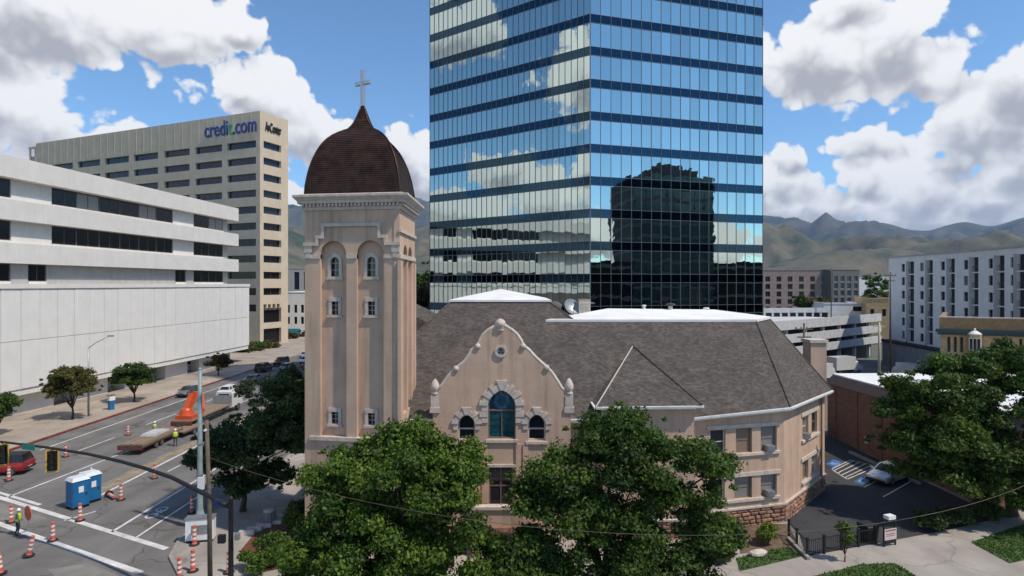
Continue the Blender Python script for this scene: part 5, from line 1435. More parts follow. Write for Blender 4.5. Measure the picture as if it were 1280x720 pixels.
simple_block('white_flat_building', 'white flat-roofed building with dark loading bays', 'building', pX(1030, 175), pX(1082, 173), 14, 0, pZ(380, 174), 'apt_white', [(.70, .97)], [(pZ(389, 174), pZ(383, 174))])

# ================================================================== VEHICLES
def loft(b, secs):
    """secs: list of rings with equal point counts, closed rings"""
    n = len(secs[0]); base = len(b.v)
    for s_ in secs: b.v += [Vector(p) for p in s_]
    for i in range(len(secs) - 1):
        for k in range(n): b.f.append((base + i * n + k, base + (i + 1) * n + k, base + (i + 1) * n + (k + 1) % n, base + i * n + (k + 1) % n))
    b.f.append(tuple(base + k for k in range(n))[::-1][::-1]); b.f.append(tuple(base + (len(secs) - 1) * n + k for k in range(n))[::-1])
def lbuild(b, name, m, parent, smooth=False):
    me = b.mesh(name, None, smooth); o = bpy.data.objects.new(name, me); COL.objects.link(o); me.materials.append(m); o.parent = parent
    return o
def wheel(parent, x, y, r=.33, w=.22):
    k = ('tyre', r, w)
    if k not in _cache:
        b = MB(); n = 18
        prof = [(r * .62, -w / 2), (r * .92, -w / 2), (r, -w * .32), (r, w * .32), (r * .92, w / 2), (r * .62, w / 2)]
        for (q, yy) in prof:
            for i in range(n): a = 2 * math.pi * i / n; b.v.append(Vector((q * math.cos(a), yy, q * math.sin(a))))
        for j in range(len(prof) - 1):
            for i in range(n): b.f.append((j * n + i, j * n + (i + 1) % n, (j + 1) * n + (i + 1) % n, (j + 1) * n + i))
        b.f.append(tuple(range(n))); b.f.append(tuple(range(5 * n, 6 * n))[::-1])
        me = b.mesh('tyre'); me.materials.append(M['rubber'])
        b = MB()
        for i in range(5):
            a = 2 * math.pi * i / 5; d = Vector((math.cos(a), 0, math.sin(a)))
            for s_ in (-1, 1): b.bar(Vector((0, s_ * w * .46, 0)), d * r * .6 + Vector((0, s_ * w * .47, 0)), .07, .05)
        for s_ in (-1, 1):
            for i in range(14):
                a0, a1 = 2 * math.pi * i / 14, 2 * math.pi * (i + 1) / 14
                b.hexa([(q * math.cos(a), yy, q * math.sin(a)) for yy in (s_ * w * .44, s_ * w * .52) for a, q in ((a0, r * .55), (a0, r * .66), (a1, r * .66), (a1, r * .55))])
        m2 = b.mesh('rim'); m2.materials.append(M['rim']); _cache[k] = (me, m2)
    t = bpy.data.objects.new('wheel', _cache[k][0]); COL.objects.link(t); t.parent = parent; t.location = (x, y, r)
    q = bpy.data.objects.new('rim', _cache[k][1]); COL.objects.link(q); q.parent = t
def make_car(paint, kind='sedan', roofm=None):
    """local coordinates, nose at +x"""
    if kind == 'sedan':
        L_, W_, bel, top = 4.7, 1.82, .92, 1.44; cab = [(-1.75, .92), (-1.05, 1.40), (.25, 1.44), (1.15, .96)]
        body = [(-2.35, .55, .80, .40), (-2.28, .62, .93, .28), (-1.8, .70, .97, .24), (-.5, .80, .95, .22), (1.0, .80, .96, .22), (1.6, .74, .86, .24), (2.2, .62, .74, .28), (2.35, .5, .62, .38)]
    elif kind == 'suv':
        L_, W_, bel, top = 4.8, 1.95, 1.12, 1.82; cab = [(-2.25, 1.12), (-2.0, 1.76), (.3, 1.82), (1.0, 1.14)]
        body = [(-2.4, .6, 1.05, .5), (-2.33, .66, 1.13, .38), (-1.8, .8, 1.14, .34), (-.5, .85, 1.13, .32), (1.0, .85, 1.14, .32), (1.5, .8, 1.08, .34), (2.25, .74, 1.0, .4), (2.4, .6, .85, .5)]
    else:
        L_, W_, bel, top = 4.3, 1.78, .95, 1.5; cab = [(-2.0, .98), (-1.5, 1.46), (.2, 1.5), (1.15, 1.0)]
        body = [(-2.15, .58, .9, .42), (-2.1, .66, 1.0, .3), (-1.6, .74, 1.0, .25), (-.4, .8, .98, .22), (1.0, .8, 1.0, .22), (1.5, .74, .9, .25), (2.0, .64, .78, .3), (2.15, .5, .66, .4)]
    h = W_ / 2; root = local_thing('car', 'car', 'car', (0, 0, 0))
    secs = []
    for i, (x, wa, zt, zb) in enumerate(body):
        ww = h * (.80 if i in (0, len(body) - 1) else (.93 if i in (1, len(body) - 2) else 1.0))
        zm = zb + (zt - zb) * .55
        secs.append([(x, -ww * .9, zb), (x, -ww, zb + .12), (x, -ww, zm), (x, -ww * .93, zt - .04), (x, -ww * .8, zt), (x, ww * .8, zt), (x, ww * .93, zt - .04), (x, ww, zm), (x, ww, zb + .12), (x, ww * .9, zb)])
    b = MB(); loft(b, secs); lbuild(b, 'body', paint, root, False)
    b = MB(); (x0, z0), (x1, z1), (x2, z2), (x3, z3) = cab
    g = [(x0, h * .84, z0 - .05), (x1, h * .68, z1 - .04), (x2, h * .68, z2 - .04), (x3, h * .84, z3 - .05)]
    for s_ in (-1, 1):
        q = [(x, s_ * y, z) for x, y, z in g]; b.poly(*(q if s_ < 0 else q[::-1]))
    for i in range(3):
        a, c = g[i], g[i + 1]; b.poly((a[0], -a[1], a[2]), (c[0], -c[1], c[2]), (c[0], c[1], c[2]), (a[0], a[1], a[2]))
    lbuild(b, 'glass', M['car_glass'], root)
    b = MB(); b.hexa([(x1 - .05, -h * .69, z1 - .06), (x2 + .05, -h * .69, z2 - .06), (x2 + .05, h * .69, z2 - .06), (x1 - .05, h * .69, z1 - .06), (x1 + .05, -h * .6, z1 + .03), (x2 - .08, -h * .6, z2 + .02), (x2 - .08, h * .6, z2 + .02), (x1 + .05, h * .6, z1 + .03)])
    for s_ in (-1, 1):
        b.bar((x0, s_ * h * .85, z0 - .05), (x1, s_ * h * .69, z1 - .03), .09); b.bar((x3, s_ * h * .85, z3 - .05), (x2, s_ * h * .69, z2 - .03), .07)
        for t_ in (.33, .62):
            xm = x1 + (x2 - x1) * t_ if t_ < .5 else x1 + (x2 - x1) * .45; b.bar((xm, s_ * h * .86, bel), (xm, s_ * h * .69, top - .05), .08)
            if kind == 'sedan' and t_ < .5: break
    lbuild(b, 'roof', roofm or paint, root)
    for s_ in (-1, 1):
        b = MB(); xe = body[-2][0]; b.box(xe - .08, xe + .09, s_ * h * .62 - .2, s_ * h * .62 + .2, body[-2][1] - .02, body[-2][1] + .12); lbuild(b, 'headlight', M['head_clear'], root)
        b = MB(); xe = body[0][0]; b.box(xe - .02, xe + .1, s_ * h * .66 - .18, s_ * h * .66 + .18, body[0][2] - .2, body[0][2] - .04); lbuild(b, 'tail_light', M['tail_red'], root)
        b = MB(); b.box(x3 - .35, x3 - .15, s_ * (h + .1) - .09, s_ * (h + .1) + .09, bel + .02, bel + .16); lbuild(b, 'mirror', paint, root)
    b = MB(); b.box(body[0][0] - .03, body[0][0] + .02, -.26, .26, .52, .64); lbuild(b, 'number_plate', M['sign_white'], root)
    b = MB(); b.box(body[0][0] - .06, body[0][0] + .15, -h * .82, h * .82, body[0][3] - .03, body[0][3] + .12); b.box(body[-1][0] - .15, body[-1][0] + .06, -h * .82, h * .82, body[-1][3] - .03, body[-1][3] + .12); lbuild(b, 'bumper', M['rubber'], root)
    wr = .38 if kind == 'suv' else .33; ax = L_ * .29
    for x in (-ax, ax):
        for s_ in (-1, 1): wheel(root, x, s_ * (h - .1), wr)
    return root
def place(root, xy, heading, label, group=None, z=0.0, scale=1.0):
    root.location = (xy[0], xy[1], z); root.rotation_euler.z = heading; root.scale = (scale,) * 3
    tag(root, label, 'car', group); return root
N90 = R(90); CG = 'cars along the avenue'
place(make_car(car_paint('silver_paint', (.52, .53, .54), .5)), (gz(1112, 600)), R(212), 'silver sedan parked nose-in between white bay lines by the brick wall', z=.14)
place(make_car(car_paint('navy_paint', (.012, .016, .03)), 'suv'), (31.2, 66), R(100), 'dark blue car half hidden behind the church wing in the car park', z=.14)
place(make_car(car_paint('red_paint', (.32, .012, .012)), 'suv', M['rubber']), gp(0, 592), R(190), 'red four-wheel drive crossing by the traffic signal arm')
place(make_car(car_paint('graphite_paint', (.10, .11, .115), .6)), gp(236, 494), N90 + R(180), 'grey sedan in the kerb lane beside the tan pavement', CG)
place(make_car(car_paint('steel_paint', (.23, .26, .28), .6)), (-44.6, 103), N90, 'blue-grey sedan level with the white truck cab', CG)
place(make_car(car_paint('white_paint', (.62, .63, .63), .0), 'hatch'), (-43.5, 92), N90, 'white hatchback right beside the truck cab', CG)
FG = 'far queue of parked cars'
for i, (x, y, k, c) in enumerate([(-48.3, 116, 'suv', ('navy_paint', (.012, .016, .03))), (-48.0, 124, 'suv', ('black_paint', (.012, .012, .013))), (-44.4, 118, 'sedan', ('steel_paint', (.23, .26, .28))), (-44.2, 128, 'hatch', ('white_paint', (.62, .63, .63))), (-47.6, 138, 'sedan', ('silver_paint', (.52, .53, .54))), (-48, 148, 'suv', ('maroon_paint', (.11, .02, .02))), (-44, 142, 'sedan', ('black_paint', (.012, .012, .013))), (-50.5, 160, 'sedan', ('white_paint', (.62, .63, .63))), (-47, 170, 'hatch', ('steel_paint', (.23, .26, .28))), (-38.5, 112, 'sedan', ('graphite_paint', (.10, .11, .115))), (-41.2, 121, 'sedan', ('red_paint', (.32, .012, .012))), (-41.0, 133, 'suv', ('silver_paint', (.52, .53, .54))), (-37.5, 124, 'hatch', ('navy_paint', (.012, .016, .03))), (-41.3, 150, 'suv', ('white_paint', (.62, .63, .63)))]):
    nm = {'suv': 'tall', 'sedan': 'low', 'hatch': 'short'}[k]; cn = c[0].split('_')[0]
    lab = {0: 'navy tall car at the head of the queue below the rusty street tree', 1: 'black tall car behind the navy one in the avenue queue', 2: 'blue-grey low car beside the navy and black tall cars', 3: 'white short car behind the blue-grey one in the queue', 4: 'silver low car by the kerb near the hedge row', 5: 'maroon tall car by the kerb past the silver one', 6: 'black low car in the second queue lane', 7: 'white low car parked farthest up the kerb', 8: 'blue-grey short car at the far end of the avenue', 9: 'graphite low car half hidden ahead of the truck', 10: 'red low car in the middle lane of the queue', 11: 'silver tall car behind the red one in the middle lane', 12: 'navy short car in the lane beside the red one', 13: 'white tall car at the back of the middle lane'}[i]
    place(make_car(car_paint(*c), k), (x, y), N90 + (R(180) if i % 2 else 0), lab, FG)

# flatbed lorry with orange crane, and the loaded trailer behind it
tk = local_thing('flatbed_truck', 'white cab flatbed truck carrying a folded orange crane', 'truck', (-38.0, 75.0, 0), N90)
b = MB(); b.box(-6.5, 3.0, -1.2, 1.2, 1.15, 1.3); lbuild(b, 'flatbed_deck', M['deck_wood'], tk)
b = MB(); b.box(-6.5, 6.2, -.5, -.3, .75, 1.14); b.box(-6.5, 6.2, .3, .5, .75, 1.14); b.box(-6.6, -6.45, -1.2, 1.2, .7, 1.14); lbuild(b, 'chassis', M['rust'], tk)
b = MB()
secs = [[(x, -1.1, z0), (x, 1.1, z0), (x, 1.1, z1 - .3), (x, .95, z1), (x, -.95, z1), (x, -1.1, z1 - .3)] for x, z0, z1 in ((3.6, .9, 2.75), (3.8, .85, 2.85), (5.0, .8, 2.8), (5.35, .8, 1.95), (6.5, .75, 1.75), (6.7, .8, 1.5))]
loft(b, [s_[::-1] for s_ in secs]); lbuild(b, 'cab', car_paint('white_paint', (.62, .63, .63), 0), tk)
b = MB(); b.hexa([(5.02, -.95, 1.98), (5.4, -.95, 1.98), (5.4, .95, 1.98), (5.02, .95, 1.98), (5.0, -.85, 2.7), (5.06, -.85, 2.7), (5.06, .85, 2.7), (5.0, .85, 2.7)]); b.box(3.59, 3.61, -.7, .7, 1.9, 2.5)
for s_ in (-1, 1): b.box(4.1, 4.95, s_ * 1.105 - .01, s_ * 1.105 + .01, 1.9, 2.45)
lbuild(b, 'glass', M['car_glass'], tk)
b = MB(); b.box(3.05, 3.2, -1.2, 1.2, 1.3, 2.4); b.box(3.02, 3.05, -1.15, 1.15, 1.35, 2.3); lbuild(b, 'headboard', M['galv'], tk)
for x in (-5.2, -4.0, 5.4):
    for s_ in (-1, 1): wheel(tk, x, s_ * .98, .5, .32)
for s_ in (-1, 1): b = MB(); b.box(-6.64, -6.6, s_ * .9 - .2, s_ * .9 + .2, .85, 1.05); lbuild(b, 'tail_light', M['tail_red'], tk)
b = MB(); b.lathe([(.75, 1.3), (.8, 1.7), (.62, 2.3), (.5, 2.5)], 12, (-5.3, .1, 0)); b.box(-6.1, -4.6, -.95, .95, 1.3, 1.75); lbuild(b, 'crane_base', M['crane_orange'], tk)
b = MB()
for p, q, w_ in (((-5.2, .05, 2.2), (-4.2, -.1, 3.9), .62), ((-4.2, -.1, 3.9), (-3.2, -.5, 3.75), .55), ((-3.2, -.5, 3.75), (-3.7, -.95, 1.9), .5), ((-3.7, -.95, 2.1), (-4.4, -1.0, 1.5), .45)): b.bar(p, q, w_, w_ * 1.15)
lbuild(b, 'crane_boom', M['crane_orange'], tk)
b = MB(); b.tube([(-5.0, .35, 2.0), (-4.3, .28, 3.2)], .1, 8); b.tube([(-4.0, -.4, 3.3), (-3.4, -.9, 2.6)], .09, 8); lbuild(b, 'hydraulic_ram', M['silver'], tk)
tr = local_thing('flatbed_trailer', 'low flatbed trailer loaded with planks and pale steel plates', 'trailer', (-38.0, 63.2, 0), N90 + R(1))
b = MB(); b.box(-4.0, 3.6, -1.15, 1.15, .8, .95); lbuild(b, 'deck', M['deck_wood'], tr)
b = MB(); b.box(-4.0, 3.6, -1.2, -1.05, .62, .8); b.box(-4.0, 3.6, 1.05, 1.2, .62, .8); b.box(-4.1, -3.95, -1.2, 1.2, .5, .95); b.bar((3.6, -.7, .7), (5.4, 0, .7), .15); b.bar((3.6, .7, .7), (5.4, 0, .7), .15); lbuild(b, 'frame', M['rust'], tr)
for x in (-1.4, -.4):
    for s_ in (-1, 1): wheel(tr, x, s_ * 1.0, .38, .24)
for k in range(7):
    b = MB(); b.box(-3.9, 2.2, -1.1 + k * .31, -.82 + k * .31, .955, 1.04 + .03 * (k % 2)); lbuild(b, 'deck_plank', M['deck_wood'], tr)
for s_ in (-1, 1): b = MB(); b.box(-4.14, -4.1, s_ * .95 - .15, s_ * .95 + .15, .6, .75); lbuild(b, 'tail_light', M['tail_red'], tr)
pl = local_thing('steel_plate_stack', 'stack of pale steel road plates on the trailer planks', 'steel plates', (-38.0, 63.0, 1.08), N90 + R(1))
for k in range(3): b = MB(); b.box(-.9 + k * .2, 2.0 - k * .1, -.75 + k * .1, .8, k * .07, k * .07 + .06); lbuild(b, 'plate', M['steel_plate'], pl)
lg = local_thing('lowboy_trailer', 'small plank trailer coupled between the loaded trailer and the crane truck', 'trailer', (-36.9, 67.5, 0), N90 - R(3))
b = MB(); b.box(-1.8, 2.6, -.8, .8, .6, .72); lbuild(b, 'deck', M['deck_wood'], lg)
b = MB(); b.box(-1.8, 2.6, -.85, -.72, .45, .6); b.box(-1.8, 2.6, .72, .85, .45, .6); lbuild(b, 'frame', M['rust'], lg)
for s_ in (-1, 1): wheel(lg, 0, s_ * .92, .33, .2)

# ================================================================== STREET FURNITURE
# traffic signal with its long mast arm
sg = thing('traffic_signal', 'black traffic signal pole with a long curved mast arm over the junction', 'traffic signal', (-14.15, 30.0, .13))
b = MB(); b.lathe([(.24, .13), (.24, .5), (.15, .6), (.125, 3), (.11, 6.15), (.13, 6.2), (.05, 6.32)], 12, (-14.15, 30, 0)); b.build('pole', M['black_metal'], sg, True)
arm = [Vector((-14.15, 30, 5.75)), P(262, 620.5, 30.9), P(215, 597, 33), P(180, 585, 34.4), P(150, 576.5, 35.6), P(110, 567.5, 37), P(60, 559.5, 38.5), P(0, 552, 40.2), P(-45, 547, 41.5)]
b = MB(); b.tube(arm, [.12, .115, .11, .105, .1, .09, .08, .07, .06], 10); b.build('mast_arm', M['black_metal'], sg, True)
def signal_head(c, yaw, Hs=1.15):
    b = MB(); ca, sa = math.cos(yaw), math.sin(yaw)
    W = lambda x, y, z: (c.x + x * ca - y * sa, c.y + x * sa + y * ca, c.z + z)
    def bx(b, x0, x1, y0, y1, z0, z1): b.hexa([W(x0, y0, z0), W(x1, y0, z0), W(x1, y1, z0), W(x0, y1, z0), W(x0, y0, z1), W(x1, y0, z1), W(x1, y1, z1), W(x0, y1, z1)])
    bx(b, -.17, .17, 0, .22, -Hs / 2, Hs / 2); h = b.build('signal_head', M['black_metal'], sg)
    b = MB(); t = .07
    bx(b, -.36, .36, .1, .13, Hs / 2 + .08, Hs / 2 + .08 + t); bx(b, -.36, .36, .1, .13, -Hs / 2 - .08 - t, -Hs / 2 - .08); bx(b, -.36, -.36 + t, .1, .13, -Hs / 2 - .08, Hs / 2 + .08); bx(b, .36 - t, .36, .1, .13, -Hs / 2 - .08, Hs / 2 + .08)
    b.build('yellow_border', M['sig_yellow'], h)
    b = MB(); bx(b, -.29, .29, .14, .17, -Hs / 2 - .07, Hs / 2 + .07); b.build('backplate', M['black_metal'], h)
    for k, m_ in enumerate(('lens_red', 'lens_amber', 'lens_green')):
        zz = Hs * (.32 - .32 * k); b = MB(); n = 14
        b.f.append(tuple(range(n))); b.v += [Vector(W(.12 * math.cos(2 * math.pi * i / n), -.012, zz + .12 * math.sin(2 * math.pi * i / n))) for i in range(n)]
        b.build('lens', M[m_], h)
        b = MB()
        for i in range(8):
            a0, a1 = math.pi * i / 8, math.pi * (i + 1) / 8
            b.poly(*[W(.15 * math.cos(a), y, zz + .15 * math.sin(a)) for a, y in ((a0, 0), (a0, -.2), (a1, -.2), (a1, 0))])
        b.build('visor', M['black_metal'], h)
signal_head(P(64.5, 577, 38.3), R(20)); signal_head(P(2, 569, 39.9), R(20))
b = MB(); b.tube([P(64.5, 577, 38.35) + Vector((0, .15, .55)), P(64.5, 560.5, 38.4)], .04, 6); b.tube([P(2, 569, 39.95) + Vector((0, .15, .55)), P(2, 553, 40.1)], .04, 6); b.build('hanger', M['black_metal'], sg)
def plate_sign(parent, a, c, h, m, name, txt=None, tm='sign_white', th=.03):
    fr = Frame((a.x, a.y), (c.x, c.y)); z = (a.z + c.z) / 2
    b = MB(fr); b.box(0, fr.len, 0, th, z - h / 2, z + h / 2); o = b.build(name, M[m], parent)
    if txt:
        me, x0, x1 = text_mesh(txt, h * .75, .008); s_ = min(1.0, fr.len * .85 / (x1 - x0))
        off = Vector(parent['_o']); t = bpy.data.objects.new('lettering', me); COL.objects.link(t); me.materials.append(M[tm]); t.parent = o
        t.location = fr.pt((fr.len - (x1 - x0) * s_) / 2, -.012, z - h * .27) - off; t.rotation_euler.z = fr.yaw; t.scale.x = s_
    return o
plate_sign(sg, P(27, 557, 39.2), P(43, 560, 38.8), .42, 'sign_green', 'street_name_sign')
plate_sign(sg, P(267, 627, 30.5), P(281, 632, 30.2), .36, 'sign_blue', 'street_name_sign')
b = MB(); q = P(279, 673, 29.9); b.box(q.x - .22, q.x + .12, 29.75, 29.95, q.z - .2, q.z + .2); b.build('pedestrian_signal', M['black_metal'], sg)
b = MB(); q = P(297, 670, 29.9); b.box(q.x - .1, q.x + .12, 29.75, 29.95, q.z - .16, q.z + .16); b.build('push_button', M['galv'], sg)

# tall pale teal steel pole and timber pole
lp = thing('steel_pole', 'tall pale teal steel pole by the corner kerb', 'pole', (*gp(250, 662), .13))
o = Vector((*gp(250, 662), 0)); topz = pZ(462, o.y)
b = MB(); b.lathe([(.34, .13), (.34, 1.0), (.27, 1.1), (.2, 1.5), (.17, 5), (.12, topz)], 12, (o.x, o.y, 0)); b.build('post', M['pole_teal'], lp, True)
b = MB(); b.box(o.x - .02, o.x + .42, o.y - .3, o.y - .2, 2.9, 3.7); b.build('notice', M['sign_white'], lp)
b = MB(); b.tube([(o.x, o.y, 5.9), (o.x, o.y, 6.0)], .2, 10); b.tube([(o.x, o.y, 3.8), (o.x, o.y, 3.86)], .22, 10); b.build('band', M['galv'], lp)
b = MB(); b.lathe([(.13, topz), (.14, topz + .06), (.03, topz + .14)], 10, (o.x, o.y, 0)); b.build('cap', M['pole_teal'], lp, True)
up = thing('utility_pole', 'thin weathered timber utility pole in front of the teal steel pole', 'utility pole', (-16.3, 32.2, .13))
utop = pZ(525, 32.2)
b = MB(); b.tube([(-16.3, 32.2, .1), (-16.35, 32.2, 5), (-16.5, 32.2, utop)], [.13, .115, .1], 10); b.build('pole', M['pole_wood'], up, True)
b = MB(); b.tube([(-16.46, 32.05, utop - .5), (-16.46, 31.9, utop - .5)], .06, 8); b.build('insulator', M['white_trim'], up)
def catenary(a, c, sag, n=28):
    a, c = Vector(a), Vector(c); return [a.lerp(c, i / n) - Vector((0, 0, 4 * sag * (i / n) * (1 - i / n))) for i in range(n + 1)]
b = MB(); a_ = Vector((-16.46, 31.9, P(262, 569, 32).z)); c_ = P(1330, 580, 23.5)
def sag_line(a_, m_, c_, n=40):
    out = []
    for i in range(n + 1):
        t = i / n; out.append(a_ * ((1 - t) * (1 - 2 * t)) + m_ * (4 * t * (1 - t)) + c_ * (t * (2 * t - 1)))
    return out
b.tube(sag_line(a_, P(800, 668, 21.5), c_), .010, 6); tag(b.build('overhead_cable', M['pole_wood']), 'grey overhead cable sagging in front of the church trees', 'cable')

# box sign at the foot of the lamp post
bs = local_thing('notice_cabinet', 'white boxy notice cabinet at the foot of the teal steel pole', 'cabinet', (*gz(251, 675), .13), R(12))
b = MB(); b.box(-.85, .85, -.3, .3, .12, 1.5); lbuild(b, 'cabinet', M['sign_white'], bs)
b = MB(); b.box(-.9, .9, -.35, .35, 1.5, 1.58); lbuild(b, 'lid', M['galv'], bs)
b = MB(); b.box(-.8, .8, -.35, .35, 0, .12); lbuild(b, 'base', M['rubber'], bs)
b = MB(); b.box(-.5, .5, -.315, -.302, .5, 1.1); lbuild(b, 'label_plate', M['galv'], bs)

# traffic channelisers
def make_tube():
    r = local_thing('traffic_tube', 'x', 'traffic cone', (0, 0, 0))
    b = MB(); b.lathe([(.15, .04), (.15, .1), (.12, .14), (.115, .6), (.1, 1.1), (.11, 1.13), (.11, 1.18), (.04, 1.2)], 14); lbuild(b, 'tube', M['orange'], r, False)
    for z in (.42, .68, .94):
        b = MB(); rr = .127 - .024 * z; b.lathe([(rr + .008, z - .065), (rr + .005, z + .065)], 14); lbuild(b, 'reflective_band', M['refl_white'], r)
    b = MB(); b.lathe([(.30, -.0), (.32, .03), (.29, .065), (.2, .075)], 8); lbuild(b, 'rubber_base', M['rubber'], r)
    return r
pt_ = make_tube(); first = True
cones = [((36, 696), 'orange and white traffic tube leaning on the near crosswalk line', R(12)), ((66, 676), 'upright orange traffic tube between the two crosswalk lines', 0), ((100, 651), 'orange traffic tube in front of the blue portable toilets', 0), ((151, 625), 'orange traffic tube just right of the portable toilets', 0), ((11, 601), 'orange traffic tube behind the red four-wheel drive', 0), ((82, 571), 'orange traffic tube in the far lane beyond the toilets', 0), ((160, 544), 'orange traffic tube beside the plank-loaded trailer', 0), ((193, 598), 'orange traffic tube on the median near the dark patch', 0), ((240, 641), 'orange traffic tube against the teal steel pole kerb', 0), ((243, 681), 'orange traffic tube against the white notice cabinet', 0), ((241, 714), 'striped orange traffic tube alone on the corner pavement', 0), ((286, 716), 'orange traffic tube behind the black signal pole', 0), ((1, 718), 'orange traffic tube at the road edge under the signal arm end', R(-6)), ((14, 653), 'orange traffic tube beyond the hi-vis worker', 0), ((224, 724), 'orange traffic tube on the corner kerb ramp', 0)]
for (px_, lab, tilt) in cones:
    r = pt_ if first else copy_tree(pt_); first = False
    on = px_[0] > 215 and px_[1] > 640
    z = .13 if on else .006
    x, y = gz(*px_, z); r.location = (x, y, z); r.rotation_euler = (0, tilt, random.uniform(0, 3)); tag(r, lab, 'traffic cone', 'orange traffic tubes round the road works')
    if tilt: r.rotation_euler = (0, tilt, 0); r.location.z += .44 * abs(math.sin(tilt))
    r.scale = (1.05,) * 3
r = copy_tree(pt_); r.location = (*gp(136, 621), .2); r.rotation_euler = (R(86), 0, R(50)); tag(r, 'orange traffic tube lying on its side near the portable toilets', 'traffic cone', 'orange traffic tubes round the road works')
dr = local_thing('round_warning_sign', 'round orange warning sign on a stand by the hi-vis worker', 'road sign', (*gp(35, 664), 0), R(-30))
b = MB(); n = 20
b.fr = None; b.plate([(.5 * math.cos(2 * math.pi * i / n), 1.25 + .5 * math.sin(2 * math.pi * i / n)) for i in range(n)], (), -.02, .02, True); lbuild(b, 'disc', M['orange'], dr)
b = MB(); b.bar((0, .04, .1), (0, .04, 1.2), .05); b.bar((-.4, .04, .05), (.4, .04, .05), .06); b.bar((0, -.35, .05), (0, .4, .05), .06); lbuild(b, 'stand', M['galv'], dr)

# portable toilets
def make_potty():
    r = local_thing('portable_toilet', 'x', 'portable toilet', (0, 0, 0))
    b = MB(); b.box(-.58, .58, -.58, .58, .18, 2.12)
    for s_ in (-1, 1):
        for k in range(4): b.box(-.5 + k * .27, -.32 + k * .27, s_ * .58 - .025, s_ * .58 + .025, .4, 1.95); b.box(s_ * .58 - .025, s_ * .58 + .025, -.5 + k * .27, -.32 + k * .27, .4, 1.95)
    lbuild(b, 'cabin', M['potty_blue'], r)
    b = MB(); b.box(-.44, .44, -.63, -.6, .25, 2.0); d = lbuild(b, 'door', M['potty_blue'], r)
    b = MB(); b.box(.28, .38, -.67, -.63, 1.0, 1.18); lbuild(b, 'handle', M['rubber'], d)
    b = MB(); b.box(-.2, .15, -.645, -.63, 1.25, 1.7); lbuild(b, 'notice', M['sign_white'], d)
    b = MB(); b.hexa([(-.64, -.64, 2.12), (.64, -.64, 2.12), (.64, .64, 2.12), (-.64, .64, 2.12), (-.5, -.42, 2.36), (.5, -.42, 2.36), (.5, .42, 2.36), (-.5, .42, 2.36)]); lbuild(b, 'roof', M['potty_roof'], r)
    b = MB(); b.lathe([(.06, 2.3), (.06, 2.55)], 8, (.3, .3, 0)); lbuild(b, 'vent', M['potty_roof'], r)
    b = MB(); b.box(-.62, .62, -.5, -.35, 0, .17); b.box(-.62, .62, .35, .5, 0, .17); lbuild(b, 'skid', M['rubber'], r)
    return r
pp = make_potty(); pp.location = (*gp(97, 634), 0); pp.rotation_euler.z = R(60); tag(pp, 'blue portable toilet with white roof, its door to the kerb, nearer the crosswalk', 'portable toilet', 'blue portable toilets')
p2 = copy_tree(pp); q = gp(112, 627); p2.location = (q[0], q[1], 0); p2.rotation_euler.z = R(64); tag(p2, 'blue portable toilet standing behind its twin, away from the crosswalk', 'portable toilet', 'blue portable toilets')
for o_ in (pp, p2): o_.scale = (.96, .96, 1.0)

# far-side street lamp, news box, bin
fl = thing('street_lamp', 'thin grey street lamp with raised arm in front of the white panelled podium', 'lamp post', (-54.0, 76.0, .14))
b = MB(); b.tube([(-54, 76, .1), (-54, 76, 4), (-54, 76, 9.0)], [.13, .1, .07], 8); b.build('post', M['galv'], fl, True)
b = MB(); e_ = P(137, 420, 76.6); b.tube([(-54, 76, 8.8), (-53.2, 76.2, 9.5), tuple(e_)], .05, 6); b.build('arm', M['galv'], fl, True)
b = MB(); b.box(e_.x - .2, e_.x + .5, e_.y - .14, e_.y + .14, e_.z - .08, e_.z + .1); b.build('lamp_head', M['galv'], fl)
nb_ = local_thing('parking_kiosk', 'slim blue and white parking kiosk between the two street trees', 'kiosk', (*gz(139, 512), .14), R(60))
b = MB(); b.box(-.3, .3, -.25, .25, 0, 1.25); lbuild(b, 'body', M['potty_blue'], nb_)
b = MB(); b.box(-.36, .36, -.3, .3, 1.25, 1.9); lbuild(b, 'head', M['sign_white'], nb_)
b = MB(); b.box(-.42, .42, -.36, .36, 1.9, 1.98); lbuild(b, 'solar_cap', M['apt_dark'], nb_)
tb_ = thing('litter_bin', 'round grey litter bin beside the mulch bed', 'litter bin', (*gz(337, 655), .13))
o = Vector((*gz(337, 655), .13)); b = MB(); b.lathe([(.36, 0), (.38, .85), (.4, .9)], 14, tuple(o))
for k in range(12): a = k * math.pi / 6; b.bar(o + Vector((.385 * math.cos(a), .385 * math.sin(a), .05)), o + Vector((.4 * math.cos(a), .4 * math.sin(a), .85)), .06)
b.build('bin', M['podium'], tb_)
b = MB(); b.lathe([(.42, .9), (.44, .98), (.3, 1.1), (.12, 1.12)], 14, tuple(o)); b.build('lid', M['concrete'], tb_, True)
# stone planter kerb: separate blocks round the mulch
kp = [gz(*p) for p in [(318, 672), (312, 682), (303, 692), (318, 704)]]
pk_ = thing('planter_kerb', 'low broken stone edging round the red mulch bed', 'edging', (*kp[0], .13))
for i, px_ in enumerate([(309, 668), (318, 664), (330, 660), (343, 656), (356, 649), (370, 642)]):
    c = Vector((*gz(*px_), 0)); b = MB(); b.hexa([(c.x - .55, c.y - .2, .13), (c.x + .5, c.y - .05, .13), (c.x + .5, c.y + .25, .13), (c.x - .55, c.y + .1, .13), (c.x - .5, c.y - .16, .42), (c.x + .45, c.y, .4), (c.x + .45, c.y + .22, .4), (c.x - .5, c.y + .07, .42)]); b.build('edging_stone', M['stucco_trim'], pk_)

